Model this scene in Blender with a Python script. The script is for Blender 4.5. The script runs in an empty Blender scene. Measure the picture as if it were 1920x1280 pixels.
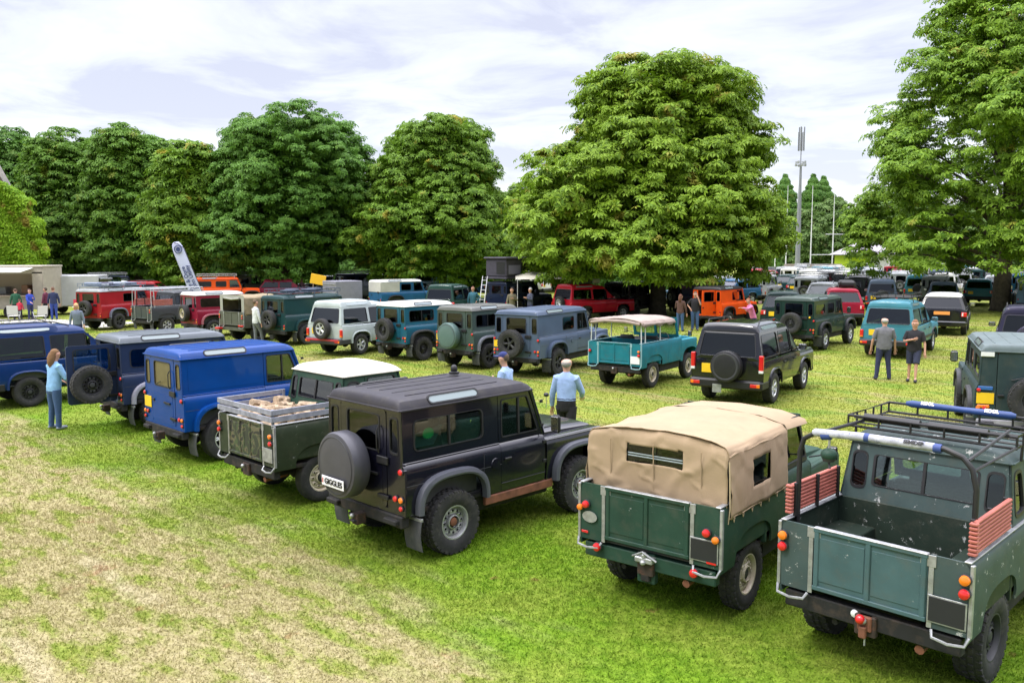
import bpy, bmesh, math, random
import numpy as np
from mathutils import Vector, Matrix, Quaternion
from mathutils.geometry import tessellate_polygon
from mathutils import noise as mnoise

S = bpy.context.scene
PI = math.pi
random.seed(7)
# ------------------------------------------------------------ camera, world, sun, exposure
cam_d = bpy.data.cameras.new('camera')
cam_d.sensor_width = 36; cam_d.lens = 1594.3/1920*36
cam_d.clip_start = 0.1; cam_d.clip_end = 9000
cam = bpy.data.objects.new('camera', cam_d)
S.collection.objects.link(cam)
cam.matrix_world = Matrix.Translation((0, 0, 3.647)) @ Matrix.Rotation(PI/2-0.1049, 4, 'X') @ Matrix.Rotation(-0.0031, 4, 'Z')
S.camera = cam

SUN_EL, SUN_AZ = math.radians(55), math.radians(238)      # azimuth clockwise from +Y
def setin_(node, v):
    for i in range(4): node.inputs[i+1].default_value = v[i]
W = bpy.data.worlds.new('World'); S.world = W; W.use_nodes = True
def build_world():
    n = W.node_tree.nodes; L = W.node_tree.links; n.clear()
    out = n.new('ShaderNodeOutputWorld')
    sky = n.new('ShaderNodeTexSky'); sky.sky_type = 'NISHITA'; sky.sun_disc = False
    sky.sun_elevation = SUN_EL; sky.sun_rotation = SUN_AZ
    bs = n.new('ShaderNodeBackground'); bs.inputs[1].default_value = 0.05
    L.new(sky.outputs[0], bs.inputs[0])
    tc = n.new('ShaderNodeTexCoord')
    sep = n.new('ShaderNodeSeparateXYZ'); L.new(tc.outputs['Generated'], sep.inputs[0])
    def math_(op, a, b=None, clamp=False):
        m = n.new('ShaderNodeMath'); m.operation = op; m.use_clamp = clamp
        for i, v in enumerate((a, b)):
            if v is None: continue
            if hasattr(v, 'is_linked') or hasattr(v, 'links'): L.new(v, m.inputs[i])
            else: m.inputs[i].default_value = v
        return m.outputs[0]
    # cloud layer: direction projected on a flat cloud base
    zc = math_('MAXIMUM', sep.outputs[2], 0.0)
    zd = math_('ADD', zc, 0.13)
    px = math_('DIVIDE', sep.outputs[0], zd); py = math_('DIVIDE', sep.outputs[1], zd)
    cmb = n.new('ShaderNodeCombineXYZ'); L.new(px, cmb.inputs[0]); L.new(py, cmb.inputs[1])
    cmb.inputs[2].default_value = 3.7
    no = n.new('ShaderNodeTexNoise'); no.inputs['Scale'].default_value = 1.7; no.inputs['Detail'].default_value = 9
    no.inputs['Roughness'].default_value = 0.56; no.inputs['Distortion'].default_value = 0.5
    L.new(cmb.outputs[0], no.inputs[0])
    r = n.new('ShaderNodeValToRGB'); L.new(no.outputs[0], r.inputs[0])
    e = r.color_ramp.elements
    e[0].position = 0.42; e[0].color = (0.66, 0.645, 0.75, 1)
    e[1].position = 0.66; e[1].color = (1.0, 1.0, 1.0, 1)
    x = e.new(0.52); x.color = (0.84, 0.83, 0.88, 1)
    # overcast sky: brighter towards the zenith (CIE), dimmed behind the camera for contrast
    mr = n.new('ShaderNodeMapRange'); mr.interpolation_type = 'SMOOTHSTEP'; setin_(mr, (0.32, 0.90, 0.80, 5.8)); L.new(zc, mr.inputs[0])
    md = n.new('ShaderNodeMapRange'); md.interpolation_type = 'SMOOTHSTEP'; setin_(md, (-0.65, 0.10, 0.45, 1.0)); L.new(sep.outputs[1], md.inputs[0]); g = math_('MULTIPLY', mr.outputs[0], md.outputs[0])   # unseen sky behind the camera dimmed to cut the fill light
    bc = n.new('ShaderNodeBackground'); L.new(r.outputs[0], bc.inputs[0]); L.new(g, bc.inputs[1])
    ad = n.new('ShaderNodeAddShader'); L.new(bs.outputs[0], ad.inputs[0]); L.new(bc.outputs[0], ad.inputs[1])
    L.new(ad.outputs[0], out.inputs[0])
build_world()
sun_d = bpy.data.lights.new('sun', 'SUN'); sun_d.energy = 1.5; sun_d.angle = math.radians(10); sun_d.color = (1.0, 0.95, 0.86)
sun = bpy.data.objects.new('sun', sun_d); S.collection.objects.link(sun)
sun.rotation_euler = (Vector((math.sin(SUN_AZ)*math.cos(SUN_EL), math.cos(SUN_AZ)*math.cos(SUN_EL), math.sin(SUN_EL)))).to_track_quat('Z', 'Y').to_euler()
S.view_settings.view_transform = 'Standard'; S.view_settings.look = 'None'
S.view_settings.exposure = 0.22; S.view_settings.gamma = 1.0; S.view_settings.use_curve_mapping = False
S.render.engine = 'CYCLES'
S.cycles.use_denoising = True
S.cycles.max_bounces = 6; S.cycles.diffuse_bounces = 2; S.cycles.glossy_bounces = 2
S.cycles.transparent_max_bounces = 12; S.cycles.transmission_bounces = 3
S.cycles.caustics_reflective = False; S.cycles.caustics_refractive = False

# ------------------------------------------------------------ materials
def nt(name):
    m = bpy.data.materials.new(name); m.use_nodes = True
    n = m.node_tree.nodes; n.clear()
    o = n.new('ShaderNodeOutputMaterial')
    return m, n, m.node_tree.links, o
def setin(node, **k):
    for a, v in k.items():
        nm = a.replace('_', ' ')
        if nm in node.inputs: node.inputs[nm].default_value = v
def c4(c): return (c[0], c[1], c[2], 1)
MATS = {}
def mat(name, col, rough=0.5, metal=0.0, coat=0.0, var=0.0, vscale=4.0, dirt=None, dirt_amt=0.0, bump=0.0, bscale=60.0, spec=0.5, emit=None, chips=None):
    """A principled material with noise-driven colour variation, dirt and bump (object coordinates)."""
    if name in MATS: return MATS[name]
    m, n, L, o = nt(name)
    p = n.new('ShaderNodeBsdfPrincipled'); L.new(p.outputs[0], o.inputs[0])
    setin(p, Base_Color=c4(col), Roughness=rough, Metallic=metal, Coat_Weight=coat, Coat_Roughness=0.06, Specular_IOR_Level=spec)
    tc = n.new('ShaderNodeTexCoord'); src = None
    if var:
        t = n.new('ShaderNodeTexNoise'); setin(t, Scale=vscale, Detail=5.0, Roughness=0.6); L.new(tc.outputs['Object'], t.inputs[0])
        mr = n.new('ShaderNodeMapRange'); setin(mr, From_Min=0.3, From_Max=0.7, To_Min=1-var, To_Max=1+var); L.new(t.outputs[0], mr.inputs[0])
        mx = n.new('ShaderNodeVectorMath'); mx.operation = 'SCALE'; mx.inputs[0].default_value = col; L.new(mr.outputs[0], mx.inputs['Scale'])
        src = mx.outputs[0]
    if dirt is not None:
        t = n.new('ShaderNodeTexNoise'); setin(t, Scale=vscale*1.7, Detail=7.0, Roughness=0.7); L.new(tc.outputs['Object'], t.inputs[0])
        mr = n.new('ShaderNodeMapRange'); setin(mr, From_Min=0.5, From_Max=0.72, To_Min=0.0, To_Max=dirt_amt); L.new(t.outputs[0], mr.inputs[0])
        mx = n.new('ShaderNodeMix'); mx.data_type = 'RGBA'; L.new(mr.outputs[0], mx.inputs[0])
        if src: L.new(src, mx.inputs[6])
        else: mx.inputs[6].default_value = c4(col)
        mx.inputs[7].default_value = c4(dirt); src = mx.outputs[2]
    if chips is not None:
        t = n.new('ShaderNodeTexNoise'); setin(t, Scale=chips[2], Detail=9.0, Roughness=0.75); L.new(tc.outputs['Object'], t.inputs[0])
        mr = n.new('ShaderNodeMapRange'); setin(mr, From_Min=chips[1], From_Max=chips[1]+0.02, To_Min=0.0, To_Max=1.0); L.new(t.outputs[0], mr.inputs[0])
        mx = n.new('ShaderNodeMix'); mx.data_type = 'RGBA'; L.new(mr.outputs[0], mx.inputs[0])
        if src: L.new(src, mx.inputs[6])
        else: mx.inputs[6].default_value = c4(col)
        mx.inputs[7].default_value = c4(chips[0]); src = mx.outputs[2]
    if src: L.new(src, p.inputs['Base Color'])
    if bump:
        t = n.new('ShaderNodeTexNoise'); setin(t, Scale=bscale, Detail=4.0); L.new(tc.outputs['Object'], t.inputs[0])
        b = n.new('ShaderNodeBump'); setin(b, Strength=bump, Distance=0.02); L.new(t.outputs[0], b.inputs['Height']); L.new(b.outputs[0], p.inputs['Normal'])
    if emit: setin(p, Emission_Color=c4(emit), Emission_Strength=1.0)
    MATS[name] = m; return m
def paint(name, col, gloss=True, worn=0.0):
    if gloss: return mat(name, col, rough=0.5, coat=0.38, var=0.12, vscale=1.6, dirt=(0.11, 0.095, 0.07), dirt_amt=0.05, spec=.10, bump=0.035, bscale=4)
    return mat(name, col, rough=0.55, coat=0.05, spec=.2, var=0.16, vscale=3.0, dirt=(0.11, 0.10, 0.075), dirt_amt=0.3, bump=0.08, bscale=6,
               chips=((0.42, 0.43, 0.42), 0.70-worn, 9.0))
def glass(name, tint, refl=0.05):
    m, n, L, o = nt(name)
    t = n.new('ShaderNodeBsdfTransparent'); t.inputs[0].default_value = c4(tint)
    g = n.new('ShaderNodeBsdfGlossy'); g.inputs['Roughness'].default_value = 0.03; g.inputs[0].default_value = (0.9, 0.95, 1, 1)
    f = n.new('ShaderNodeFresnel'); f.inputs[0].default_value = 1.45
    a = n.new('ShaderNodeMath'); a.operation = 'ADD'; a.use_clamp = True; a.inputs[1].default_value = refl
    L.new(f.outputs[0], a.inputs[0])
    mx = n.new('ShaderNodeMixShader'); L.new(a.outputs[0], mx.inputs[0]); L.new(t.outputs[0], mx.inputs[1]); L.new(g.outputs[0], mx.inputs[2])
    L.new(mx.outputs[0], o.inputs[0]); MATS[name] = m; return m
G_CLEAR = glass('glass_clear', (0.66, 0.76, 0.72)); G_TINT = glass('glass_tinted', (0.22, 0.28, 0.28), 0.03)
G_DARK = glass('glass_privacy', (0.07, 0.085, 0.10), 0.02)
G_SKY = mat('glass_sky_tone', (0.24, 0.30, 0.31), rough=0.12, coat=0.6)  # opaque pale panes; roof windows' sky reflection is put into the base colour
BLACK = mat('black_plastic', (0.011, 0.011, 0.013), rough=0.5, var=0.2, dirt=(0.10, 0.09, 0.07), dirt_amt=0.10)
CHASSIS = mat('chassis_black', (0.012, 0.012, 0.012), rough=0.8, var=0.4, dirt=(0.09, 0.06, 0.04), dirt_amt=0.5)
RUBBER = mat('tyre_rubber', (0.022, 0.022, 0.023), rough=0.82, var=0.25, vscale=8, dirt=(0.10, 0.09, 0.075), dirt_amt=0.45, bump=0.15, bscale=50)
FLAP = mat('rubber_flap', (0.05, 0.052, 0.058), rough=0.7, var=0.15, dirt=(0.14, 0.13, 0.11), dirt_amt=0.5)
SEAT = mat('seat_vinyl', (0.05, 0.052, 0.055), rough=0.6, var=0.2)
GALV = mat('galvanised', (0.38, 0.39, 0.40), rough=0.48, metal=0.6, var=0.25, vscale=12, dirt=(0.15, 0.12, 0.09), dirt_amt=0.4)
STEEL = mat('wheel_silver', (0.42, 0.43, 0.44), rough=0.38, metal=0.5, var=0.15, dirt=(0.16, 0.13, 0.1), dirt_amt=0.4)
ALLOY = mat('alloy_bright', (0.62, 0.63, 0.66), rough=0.3, metal=0.5, var=0.06)
WHEELBLK = mat('wheel_black', (0.03, 0.03, 0.033), rough=0.4, var=0.1)
CREAM = mat('limestone_cream', (0.55, 0.50, 0.38), rough=0.5, var=0.1, dirt=(0.25, 0.12, 0.06), dirt_amt=0.5)
RUST = mat('rusty_steel', (0.17, 0.065, 0.035), rough=0.8, var=0.35, vscale=9)
HITCH = mat('tow_iron', (.035, .024, .018), rough=.8, var=.3, dirt=(.16, .06, .03), dirt_amt=.7, vscale=9)
RED = mat('lens_red', (0.62, 0.015, 0.02), rough=0.12, coat=0.6)
AMBER = mat('lens_amber', (0.85, 0.20, 0.015), rough=0.12, coat=0.6)
WHITEL = mat('lens_clear', (0.75, 0.76, 0.78), rough=0.1, coat=0.6)
YPLATE = mat('plate_yellow', (0.85, 0.55, 0.02), rough=0.4, var=0.05)
WPLATE = mat('plate_white', (0.82, 0.82, 0.84), rough=0.4)
BPLATE = mat('plate_black', (0.018, 0.018, 0.024), rough=0.45, var=0.1)
INK = mat('black_lettering', (0.01, 0.01, 0.012), rough=0.5)
CHROME = mat('chrome', (0.7, 0.7, 0.72), rough=0.15, metal=1.0)
ROPE = mat('rope', (.45, .36, .22), rough=.9)
DGREY = mat('dark_grey_trim', (0.035, 0.036, 0.04), rough=0.6, var=0.1)

# ------------------------------------------------------------ mesh builder
def link(o): S.collection.objects.link(o); return o
def chamfer(s, b):
    x, y, z = s[0]/2, s[1]/2, s[2]/2; b = min(b, x*.9, y*.9, z*.9)
    V = []; idx = {}
    for sx in (-1, 1):
        for sy in (-1, 1):
            for sz in (-1, 1):
                for a in range(3):
                    p = [sx*(x-b), sy*(y-b), sz*(z-b)]; p[a] = (sx*x, sy*y, sz*z)[a]
                    idx[(sx, sy, sz, a)] = len(V); V.append(tuple(p))
    F = []
    for a in range(3):
        u, v = (a+1) % 3, (a+2) % 3
        for s_ in (-1, 1):
            q = []
            for (i, j) in ((-1, -1), (1, -1), (1, 1), (-1, 1)):
                k = [0, 0, 0]; k[a] = s_; k[u] = i; k[v] = j; q.append(idx[(*k, a)])
            F.append(q if s_ > 0 else q[::-1])
    for a in range(3):
        u, v = (a+1) % 3, (a+2) % 3
        for i in (-1, 1):
            for j in (-1, 1):
                k0 = [0, 0, 0]; k1 = [0, 0, 0]; k0[a] = -1; k1[a] = 1
                k0[u] = k1[u] = i; k0[v] = k1[v] = j
                q = [idx[(*k0, u)], idx[(*k1, u)], idx[(*k1, v)], idx[(*k0, v)]]
                F.append(q[::-1] if i*j < 0 else q)
    for sx in (-1, 1):
        for sy in (-1, 1):
            for sz in (-1, 1):
                q = [idx[(sx, sy, sz, 0)], idx[(sx, sy, sz, 1)], idx[(sx, sy, sz, 2)]]
                F.append(q if sx*sy*sz > 0 else q[::-1])
    return V, F
def rrect(u0, v0, u1, v1, r, k=4):
    r = min(r, abs(u1-u0)/2*.99, abs(v1-v0)/2*.99); P = []
    for cx, cy, a0 in ((u1-r, v0+r, -90), (u1-r, v1-r, 0), (u0+r, v1-r, 90), (u0+r, v0+r, 180)):
        for i in range(k+1):
            a = math.radians(a0+90*i/k); P.append((cx+r*math.cos(a), cy+r*math.sin(a)))
    return P
def rpoly(pts, r, k=3):
    """A polygon with rounded corners."""
    out = []; n = len(pts)
    for i in range(n):
        p = Vector(pts[i]); a = Vector(pts[i-1])-p; b = Vector(pts[(i+1) % n])-p
        d = min(r, a.length*.48, b.length*.48); A = p+a.normalized()*d; B = p+b.normalized()*d
        for j in range(k+1):
            t = j/k; q = A*(1-t)**2+p*2*t*(1-t)+B*t*t; out.append((q.x, q.y))
    return out
class MB:
    def __init__(s): s.v = []; s.f = []; s.m = []; s.sm = []; s.mats = []
    def mi(s, m):
        if m not in s.mats: s.mats.append(m)
        return s.mats.index(m)
    def add(s, V, F, m, smooth=False):
        b = len(s.v); k = s.mi(m); s.v.extend([tuple(p) for p in V])
        for q in F: s.f.append([b+i for i in q]); s.m.append(k); s.sm.append(smooth)
        return s
    def box(s, c, d, m, b=0.008, rot=None):
        V, F = chamfer(d, b)
        c = Vector(c)
        V = [((rot @ Vector(p)) if rot else Vector(p))+c for p in V]
        return s.add(V, F, m)
    def bb(s, x0, x1, y0, y1, z0, z1, m, b=0.008):
        return s.box(((x0+x1)/2, (y0+y1)/2, (z0+z1)/2), (abs(x1-x0), abs(y1-y0), abs(z1-z0)), m, b)
    def bar(s, p, q, w, h, m, b=0.004):
        p, q = Vector(p), Vector(q); d = q-p
        up = Vector((0, 0, 1)) if abs(d.normalized().z) < .95 else Vector((1, 0, 0))
        x = d.normalized(); y = up.cross(x).normalized(); z = x.cross(y)
        R = Matrix((x, y, z)).transposed()
        return s.box((p+q)/2, (d.length, w, h), m, b, R)
    def tube(s, pts, r, m, k=8, closed=False, caps=True):
        P = [Vector(p) for p in pts]; n = len(P); V = []; F = []
        R = r if hasattr(r, '__len__') else [r]*n
        t0 = (P[1]-P[0]).normalized(); ref = Vector((0, 0, 1)) if abs(t0.z) < .9 else Vector((1, 0, 0))
        nx = t0.cross(ref).normalized()
        for i in range(n):
            if closed: t = (P[(i+1) % n]-P[i-1]).normalized()
            else: t = (P[min(i+1, n-1)]-P[max(i-1, 0)]).normalized()
            nx = (nx-t*nx.dot(t)).normalized(); ny = t.cross(nx)
            for j in range(k):
                a = 2*PI*j/k; V.append(P[i]+(nx*math.cos(a)+ny*math.sin(a))*R[i])
        for i in range(n if closed else n-1):
            for j in range(k):
                a, b = i*k+j, i*k+(j+1) % k; c, d = ((i+1) % n)*k+(j+1) % k, ((i+1) % n)*k+j
                F.append([a, b, c, d])
        if caps and not closed: F.append(list(range(k))[::-1]); F.append([(n-1)*k+j for j in range(k)])
        return s.add(V, F, m, True)
    def lathe(s, prof, m, k=32, axis='y', c=(0, 0, 0), caps=True, smooth=True):
        """prof: (radius, position along the axis)"""
        V = []; F = []; c = Vector(c)
        for r, h in prof:
            for j in range(k):
                a = 2*PI*j/k; x, y = r*math.cos(a), r*math.sin(a)
                V.append(c+Vector({'y': (x, h, y), 'z': (x, y, h), 'x': (h, x, y)}[axis]))
        for i in range(len(prof)-1):
            for j in range(k): F.append([i*k+j, i*k+(j+1) % k, (i+1)*k+(j+1) % k, (i+1)*k+j])
        if caps:
            F.append(list(range(k))[::-1]); F.append([(len(prof)-1)*k+j for j in range(k)])
        return s.add(V, F, m, smooth)
    def ball(s, c, r, m, k=12, sc=(1, 1, 1)):
        V = []; F = []; h = k//2; c = Vector(c)
        for i in range(h+1):
            t = PI*i/h
            for j in range(k):
                a = 2*PI*j/k; V.append(c+Vector((r*sc[0]*math.sin(t)*math.cos(a), r*sc[1]*math.sin(t)*math.sin(a), r*sc[2]*math.cos(t))))
        for i in range(h):
            for j in range(k): F.append([i*k+j, (i+1)*k+j, (i+1)*k+(j+1) % k, i*k+(j+1) % k])
        return s.add(V, F, m, True)
    def panel(s, outer, holes, f, th, m):
        """Flat sheet with holes; f(u,v,w) -> point, w = 0 outer face, th = inner face."""
        loops = [list(outer)]+[list(h) for h in holes]
        flat = [p for l in loops for p in l]; N = len(flat)
        tris = tessellate_polygon([[Vector((p[0], p[1], 0)) for p in l] for l in loops])
        V = [f(p[0], p[1], 0) for p in flat]+[f(p[0], p[1], th) for p in flat]
        F = [list(t) for t in tris]+[[i+N for i in t][::-1] for t in tris]
        b = 0
        for l in loops:
            n = len(l)
            for i in range(n): j = (i+1) % n; F.append([b+i, b+j, b+j+N, b+i+N])
            b += n
        return s.add(V, F, m)
    def ring(s, outer, inner, f, w0, w1, m):
        """Frame between two loops of equal length."""
        n = len(outer); V = [f(*p, w) for w in (w0, w1) for l in (outer, inner) for p in l]; F = []
        for i in range(n):
            j = (i+1) % n
            F += [[i, j, n+j, n+i], [2*n+i, 3*n+i, 3*n+j, 2*n+j], [i, 2*n+i, 2*n+j, j], [n+i, n+j, 3*n+j, 3*n+i]]
        return s.add(V, F, m)
    def grid(s, rows, m, smooth=True, closed=False):
        n = len(rows[0]); V = [p for r in rows for p in r]; F = []
        for i in range(len(rows)-1):
            for j in range(n if closed else n-1):
                F.append([i*n+j, i*n+(j+1) % n, (i+1)*n+(j+1) % n, (i+1)*n+j])
        return s.add(V, F, m, smooth)
    def mesh(s, name, autosmooth=None, fix=True):
        me = bpy.data.meshes.new(name); me.from_pydata(s.v, [], s.f)
        for m in s.mats: me.materials.append(m)
        me.polygons.foreach_set('material_index', s.m); me.polygons.foreach_set('use_smooth', s.sm)
        if fix:
            bm = bmesh.new(); bm.from_mesh(me); bmesh.ops.recalc_face_normals(bm, faces=bm.faces)
            for e in bm.edges:
                if len(e.link_faces) == 2 and e.calc_face_angle(0) > 0.6: e.smooth = False
            bm.to_mesh(me); bm.free()
        me.update(); return me
    def build(s, name, parent=None, loc=None, fix=True):
        o = bpy.data.objects.new(name, s.mesh(name, fix=fix)); link(o)
        if parent is not None: o.parent = parent
        if loc is not None: o.location = loc
        return o
def part(name, me, parent, loc=(0, 0, 0), rot=(0, 0, 0), scale=(1, 1, 1)):
    o = bpy.data.objects.new(name, me); link(o); o.parent = parent; o.location = loc; o.rotation_euler = rot; o.scale = scale; return o
def survey(x, y):
    """first rough survey of the field -> corrected ground position (both taken from a 3.5 m high stand)"""
    p, r = .0867, -.0034; z = -3.514; fw = y*math.cos(p)-z*math.sin(p); up = y*math.sin(p)+z*math.cos(p)
    u, v = 1700*x/fw, -1700*up/fw; u, v = u*math.cos(r)-v*math.sin(r), u*math.sin(r)+v*math.cos(r)
    p, r = .1049, -.0031; u, v = u*math.cos(r)+v*math.sin(r), -u*math.sin(r)+v*math.cos(r); a, b = u/1594.3, -v/1594.3
    k = 3.647/(math.sin(p)-b*math.cos(p)); return (a*k, (math.cos(p)+b*math.sin(p))*k)
def survey_k(x, y): return (survey(x, y)[1]/1594.3)/(y/1700)
SV = [False]
RESIZE = ('tree', 'building', 'mast', 'flag')
def thing(name, label, cat, loc=(0, 0, 0), rz=0, group=None):
    o = bpy.data.objects.new(name, None); link(o); o.empty_display_size = 0.2
    if SV[0]:
        if cat in RESIZE: k = survey_k(loc[0], loc[1]); o.scale = (k, k, k)
        loc = (*survey(loc[0], loc[1]), 0)
    o.location = loc; o.rotation_euler = (0, 0, rz); o['label'] = label; o['category'] = cat
    if group: o['group'] = group
    return o
def tag(o, label, cat, group=None, kind=None):
    if kind: o['kind'] = kind
    if label: o['label'] = label
    if cat: o['category'] = cat
    if group: o['group'] = group
    return o
def copy_tree(o, parent=None, swap=None):
    c = o.copy(); link(c); c.parent = parent
    if swap and o.type == 'MESH':
        for i, sl in enumerate(o.material_slots):
            if sl.material and sl.material.name in swap:
                c.material_slots[i].link = 'OBJECT'; c.material_slots[i].material = swap[sl.material.name]
    for ch in list(o.children): copy_tree(ch, c, swap)
    return c

# ------------------------------------------------------------ wheels
WC = {}
def tyre_mesh(R, w, rr, knob, k):
    key = ('t', R, w, rr, knob, k)
    if key in WC: return WC[key]
    b = MB(); h = w/2
    prof = [(rr, -h*.75), (rr+.02, -h*.88), ((R+rr)/2, -h), (R-.03, -h*.93), (R-.012, -h*.8), (R-.006, -h*.4), (R-.006, h*.4), (R-.012, h*.8), (R-.03, h*.93), ((R+rr)/2, h), (rr+.02, h*.88), (rr, h*.75)]
    b.lathe(prof, RUBBER, k, caps=False)
    V = prof  # close the inside
    b.lathe([(rr, -h*.75), (rr, h*.75)], RUBBER, k, caps=False)
    if knob:
        N = 30
        for i in range(N):
            for row, (y0, y1, of) in enumerate(((-.98, -.5, 0), (-.42, .0, .5), (.06, .46, 0), (.52, .98, .5))):
                a = 2*PI*(i+of)/N; ca, sa = math.cos(a), math.sin(a)
                Rm = Matrix(((ca, 0, -sa), (0, 1, 0), (sa, 0, ca)))
                dr = 0.0 if abs(y0+y1) < 1 else -.012
                b.box((ca*(R-.012+dr), (y0+y1)/2*h, sa*(R-.012+dr)), (.034, (y1-y0)*h*.86, 2*PI*R/N*.66), RUBBER, .004, Rm)
    WC[key] = b.mesh('tyre'); return WC[key]
def rim_mesh(style, rr, w, k):
    key = ('r', style, rr, w, k)
    if key in WC: return WC[key]
    b = MB(); h = w/2
    col = {'mod': STEEL, 'cream': CREAM, 'steel': STEEL, 'alloy': ALLOY, 'alloyblack': WHEELBLK, 'black': WHEELBLK, 'silver': ALLOY, 'grey': DGREY}[style]
    b.lathe([(rr+.004, h*.72), (rr+.006, h*.80), (rr-.008, h*.80), (rr-.022, h*.55), (rr-.03, -h*.7)], col, k, caps=False)
    b.lathe([(rr+.003, -h*.72), (rr-.03, -h*.7), (.02, -h*.7)], CHASSIS, k, caps=False)
    if style in ('alloy', 'alloyblack', 'silver'):
        n = 5 if style != 'silver' else 6
        for i in range(n):
            a = 2*PI*i/n
            for da in (-.13, .13):
                p = (math.cos(a+da)*.055, h*.46, math.sin(a+da)*.055); q = (math.cos(a+da*.8)*(rr-.012), h*.56, math.sin(a+da*.8)*(rr-.012))
                b.bar(p, q, .052, .03, col, .008)
        b.lathe([(.07, h*.3), (.07, h*.5), (.05, h*.56), (.03, h*.58)], col, 16)
    else:
        y = h*.25
        n = 12 if style in ('mod', 'black', 'grey') else 10
        hr = .019 if n == 12 else .016; rc = rr*.66
        outer = [(math.cos(2*PI*i/48)*(rr-.026), math.sin(2*PI*i/48)*(rr-.026)) for i in range(48)]
        holes = [[(math.cos(2*PI*j/n)*rc+math.cos(t)*hr, math.sin(2*PI*j/n)*rc+math.sin(t)*hr) for t in (2*PI*q/8 for q in range(8))] for j in range(n)]
        holes.append([(math.cos(2*PI*i/24)*.085, math.sin(2*PI*i/24)*.085) for i in range(24)])
        def f(u, v, w_):
            r = math.hypot(u, v)/rr; return (u, y+.03*math.cos((r-.66)*6)-w_, v)
        b.panel(outer, holes, f, .01, col)
        b.lathe([(.088, y-.01), (.088, y+.045), (.075, y+.05)], col, 24, caps=False)
    for i in range(5):
        a = 2*PI*i/5; b.lathe([(.012, h*.2), (.012, h*.42)], DGREY, 6, c=(math.cos(a)*.072, 0, math.sin(a)*.072))
    hubc = RUST if style == 'mod' else (DGREY if style != 'alloy' else ALLOY)
    b.lathe([(.056, -h*.5), (.056, h*.52), (.048, h*.62), (.02, h*.66)], hubc, 16)
    WC[key] = b.mesh('rim'); return WC[key]
def wheel(parent, x, y, R=.38, w=.23, rr=.205, style='steel', knob=False, far=False, name='wheel', z=None, rot=None, steer=0):
    k = 20 if far else 48
    key = ('h', R)
    if key not in WC:
        b = MB(); b.lathe([(.13, -.09), (.14, -.03), (.12, .0)], CHASSIS, 16); WC[key] = b.mesh('wheel')
    o = part(name, WC[key], parent, (x, y, R if z is None else z), rot or (0, 0, (0 if y > 0 else PI)+steer))
    part('tyre', tyre_mesh(R, w, rr, knob and not far, k), o); part('rim', rim_mesh(style, rr, w, k), o)
    return o

# ------------------------------------------------------------ vehicle pieces
def interp(tab, x):
    if x <= tab[0][0]: return tab[0][1]
    for (a, p), (b, q) in zip(tab, tab[1:]):
        if x <= b: return p+(q-p)*(x-a)/(b-a) if b > a else q
    return tab[-1][1]
def arch_pts(cx, r, flat=.72, k=7):
    """squared-off wheel arch outline, from rear foot to front foot: (x, z) pairs relative to z = 0"""
    P = []
    for i in range(-k, k+1):
        a = PI/2*(1-i/k); c, s = math.cos(a), math.sin(a)
        P.append((cx+r*math.copysign(abs(c)**flat, c), abs(s)**flat))
    return P
def arch_z(x, arches):
    """lower edge of the body side at x"""
    for cx, rx, zb, h in arches:
        u = abs(x-cx)/rx
        if u < 1: return max(zb, zb+(h-zb)*(1-u**2.78)**0.36)
    return None
def side_sheet(b, m, x0, x1, zbase, prof, arches, sgn, top=None, th=.02, step=.06):
    """Body side between x0 and x1. prof: [(z, y)]; arches: (cx, half width, base z, top z); top(x) optional upper limit."""
    xs = set([x0, x1]); n = max(2, int(abs(x1-x0)/(.25)))
    for i in range(n+1): xs.add(x0+(x1-x0)*i/n)
    for cx, rx, zb, h in arches:
        for i in range(-10, 11):
            x = cx+rx*math.sin(PI/2*i/10)
            if x0 <= x <= x1: xs.add(x)
        for e in (-1, 1):
            x = cx+e*(rx+.0005)
            if x0 <= x <= x1: xs.add(x)
    xs = sorted(xs); rows = []; zt = prof[-1][0]
    zs = [p[0] for p in prof]
    for x in xs:
        zb = arch_z(x, arches) or zbase; zb = max(zb, zbase); tz = top(x) if top else zt
        K = [zb+(z-zs[0])*(tz-zb)/(zt-zs[0]) if zt > zs[0] else z for z in zs]
        # keep the upper profile points where they are, squeeze only the lower ones
        K = [max(z if not top else z*(tz/zt), zb) for z in zs]; K[0] = zb
        for i in range(1, len(K)): K[i] = max(K[i], K[i-1]+.0004)
        rows.append([(x, sgn*interp(prof, z*(zt/tz if top else 1)), z) for z in K])
    b.grid(rows, m)
    inner = [[(p[0], p[1]-sgn*th, p[2]) for p in r] for r in rows]
    b.grid(inner, m)
    b.grid([[r[0] for r in rows], [r[0] for r in inner]], m, False)
    b.grid([rows[0], inner[0]], m, False); b.grid([rows[-1], inner[-1]], m, False)
def flare(b, m, cx, rx, zb, h, y0, y1, sgn, wd=.075):
    """wheel arch eyebrow, from body side y0 out to y1"""
    N = 20; rows = []
    for i in range(N+1):
        a = PI*i/N; c, s = math.cos(a), math.sin(a)
        ux = math.copysign(abs(c)**.72, -c); uz = abs(s)**.72
        inn = (cx+rx*ux, zb+(h-zb)*uz); out = (cx+(rx+wd)*ux, zb+(h+wd-zb)*uz)
        rows.append([(inn[0], sgn*y0, inn[1]), (inn[0], sgn*y1, inn[1]), (inn[0]*.7+out[0]*.3, sgn*(y1+.008), inn[1]*.7+out[1]*.3),
                     (inn[0]*.15+out[0]*.85, sgn*(y1-.005), inn[1]*.15+out[1]*.85), (out[0], sgn*(y0+.015), out[1]), (out[0], sgn*y0, out[1])])
    b.grid(rows, m)
    for r in (rows[0], rows[-1]): b.add(r, [list(range(len(r)))], m)
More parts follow.
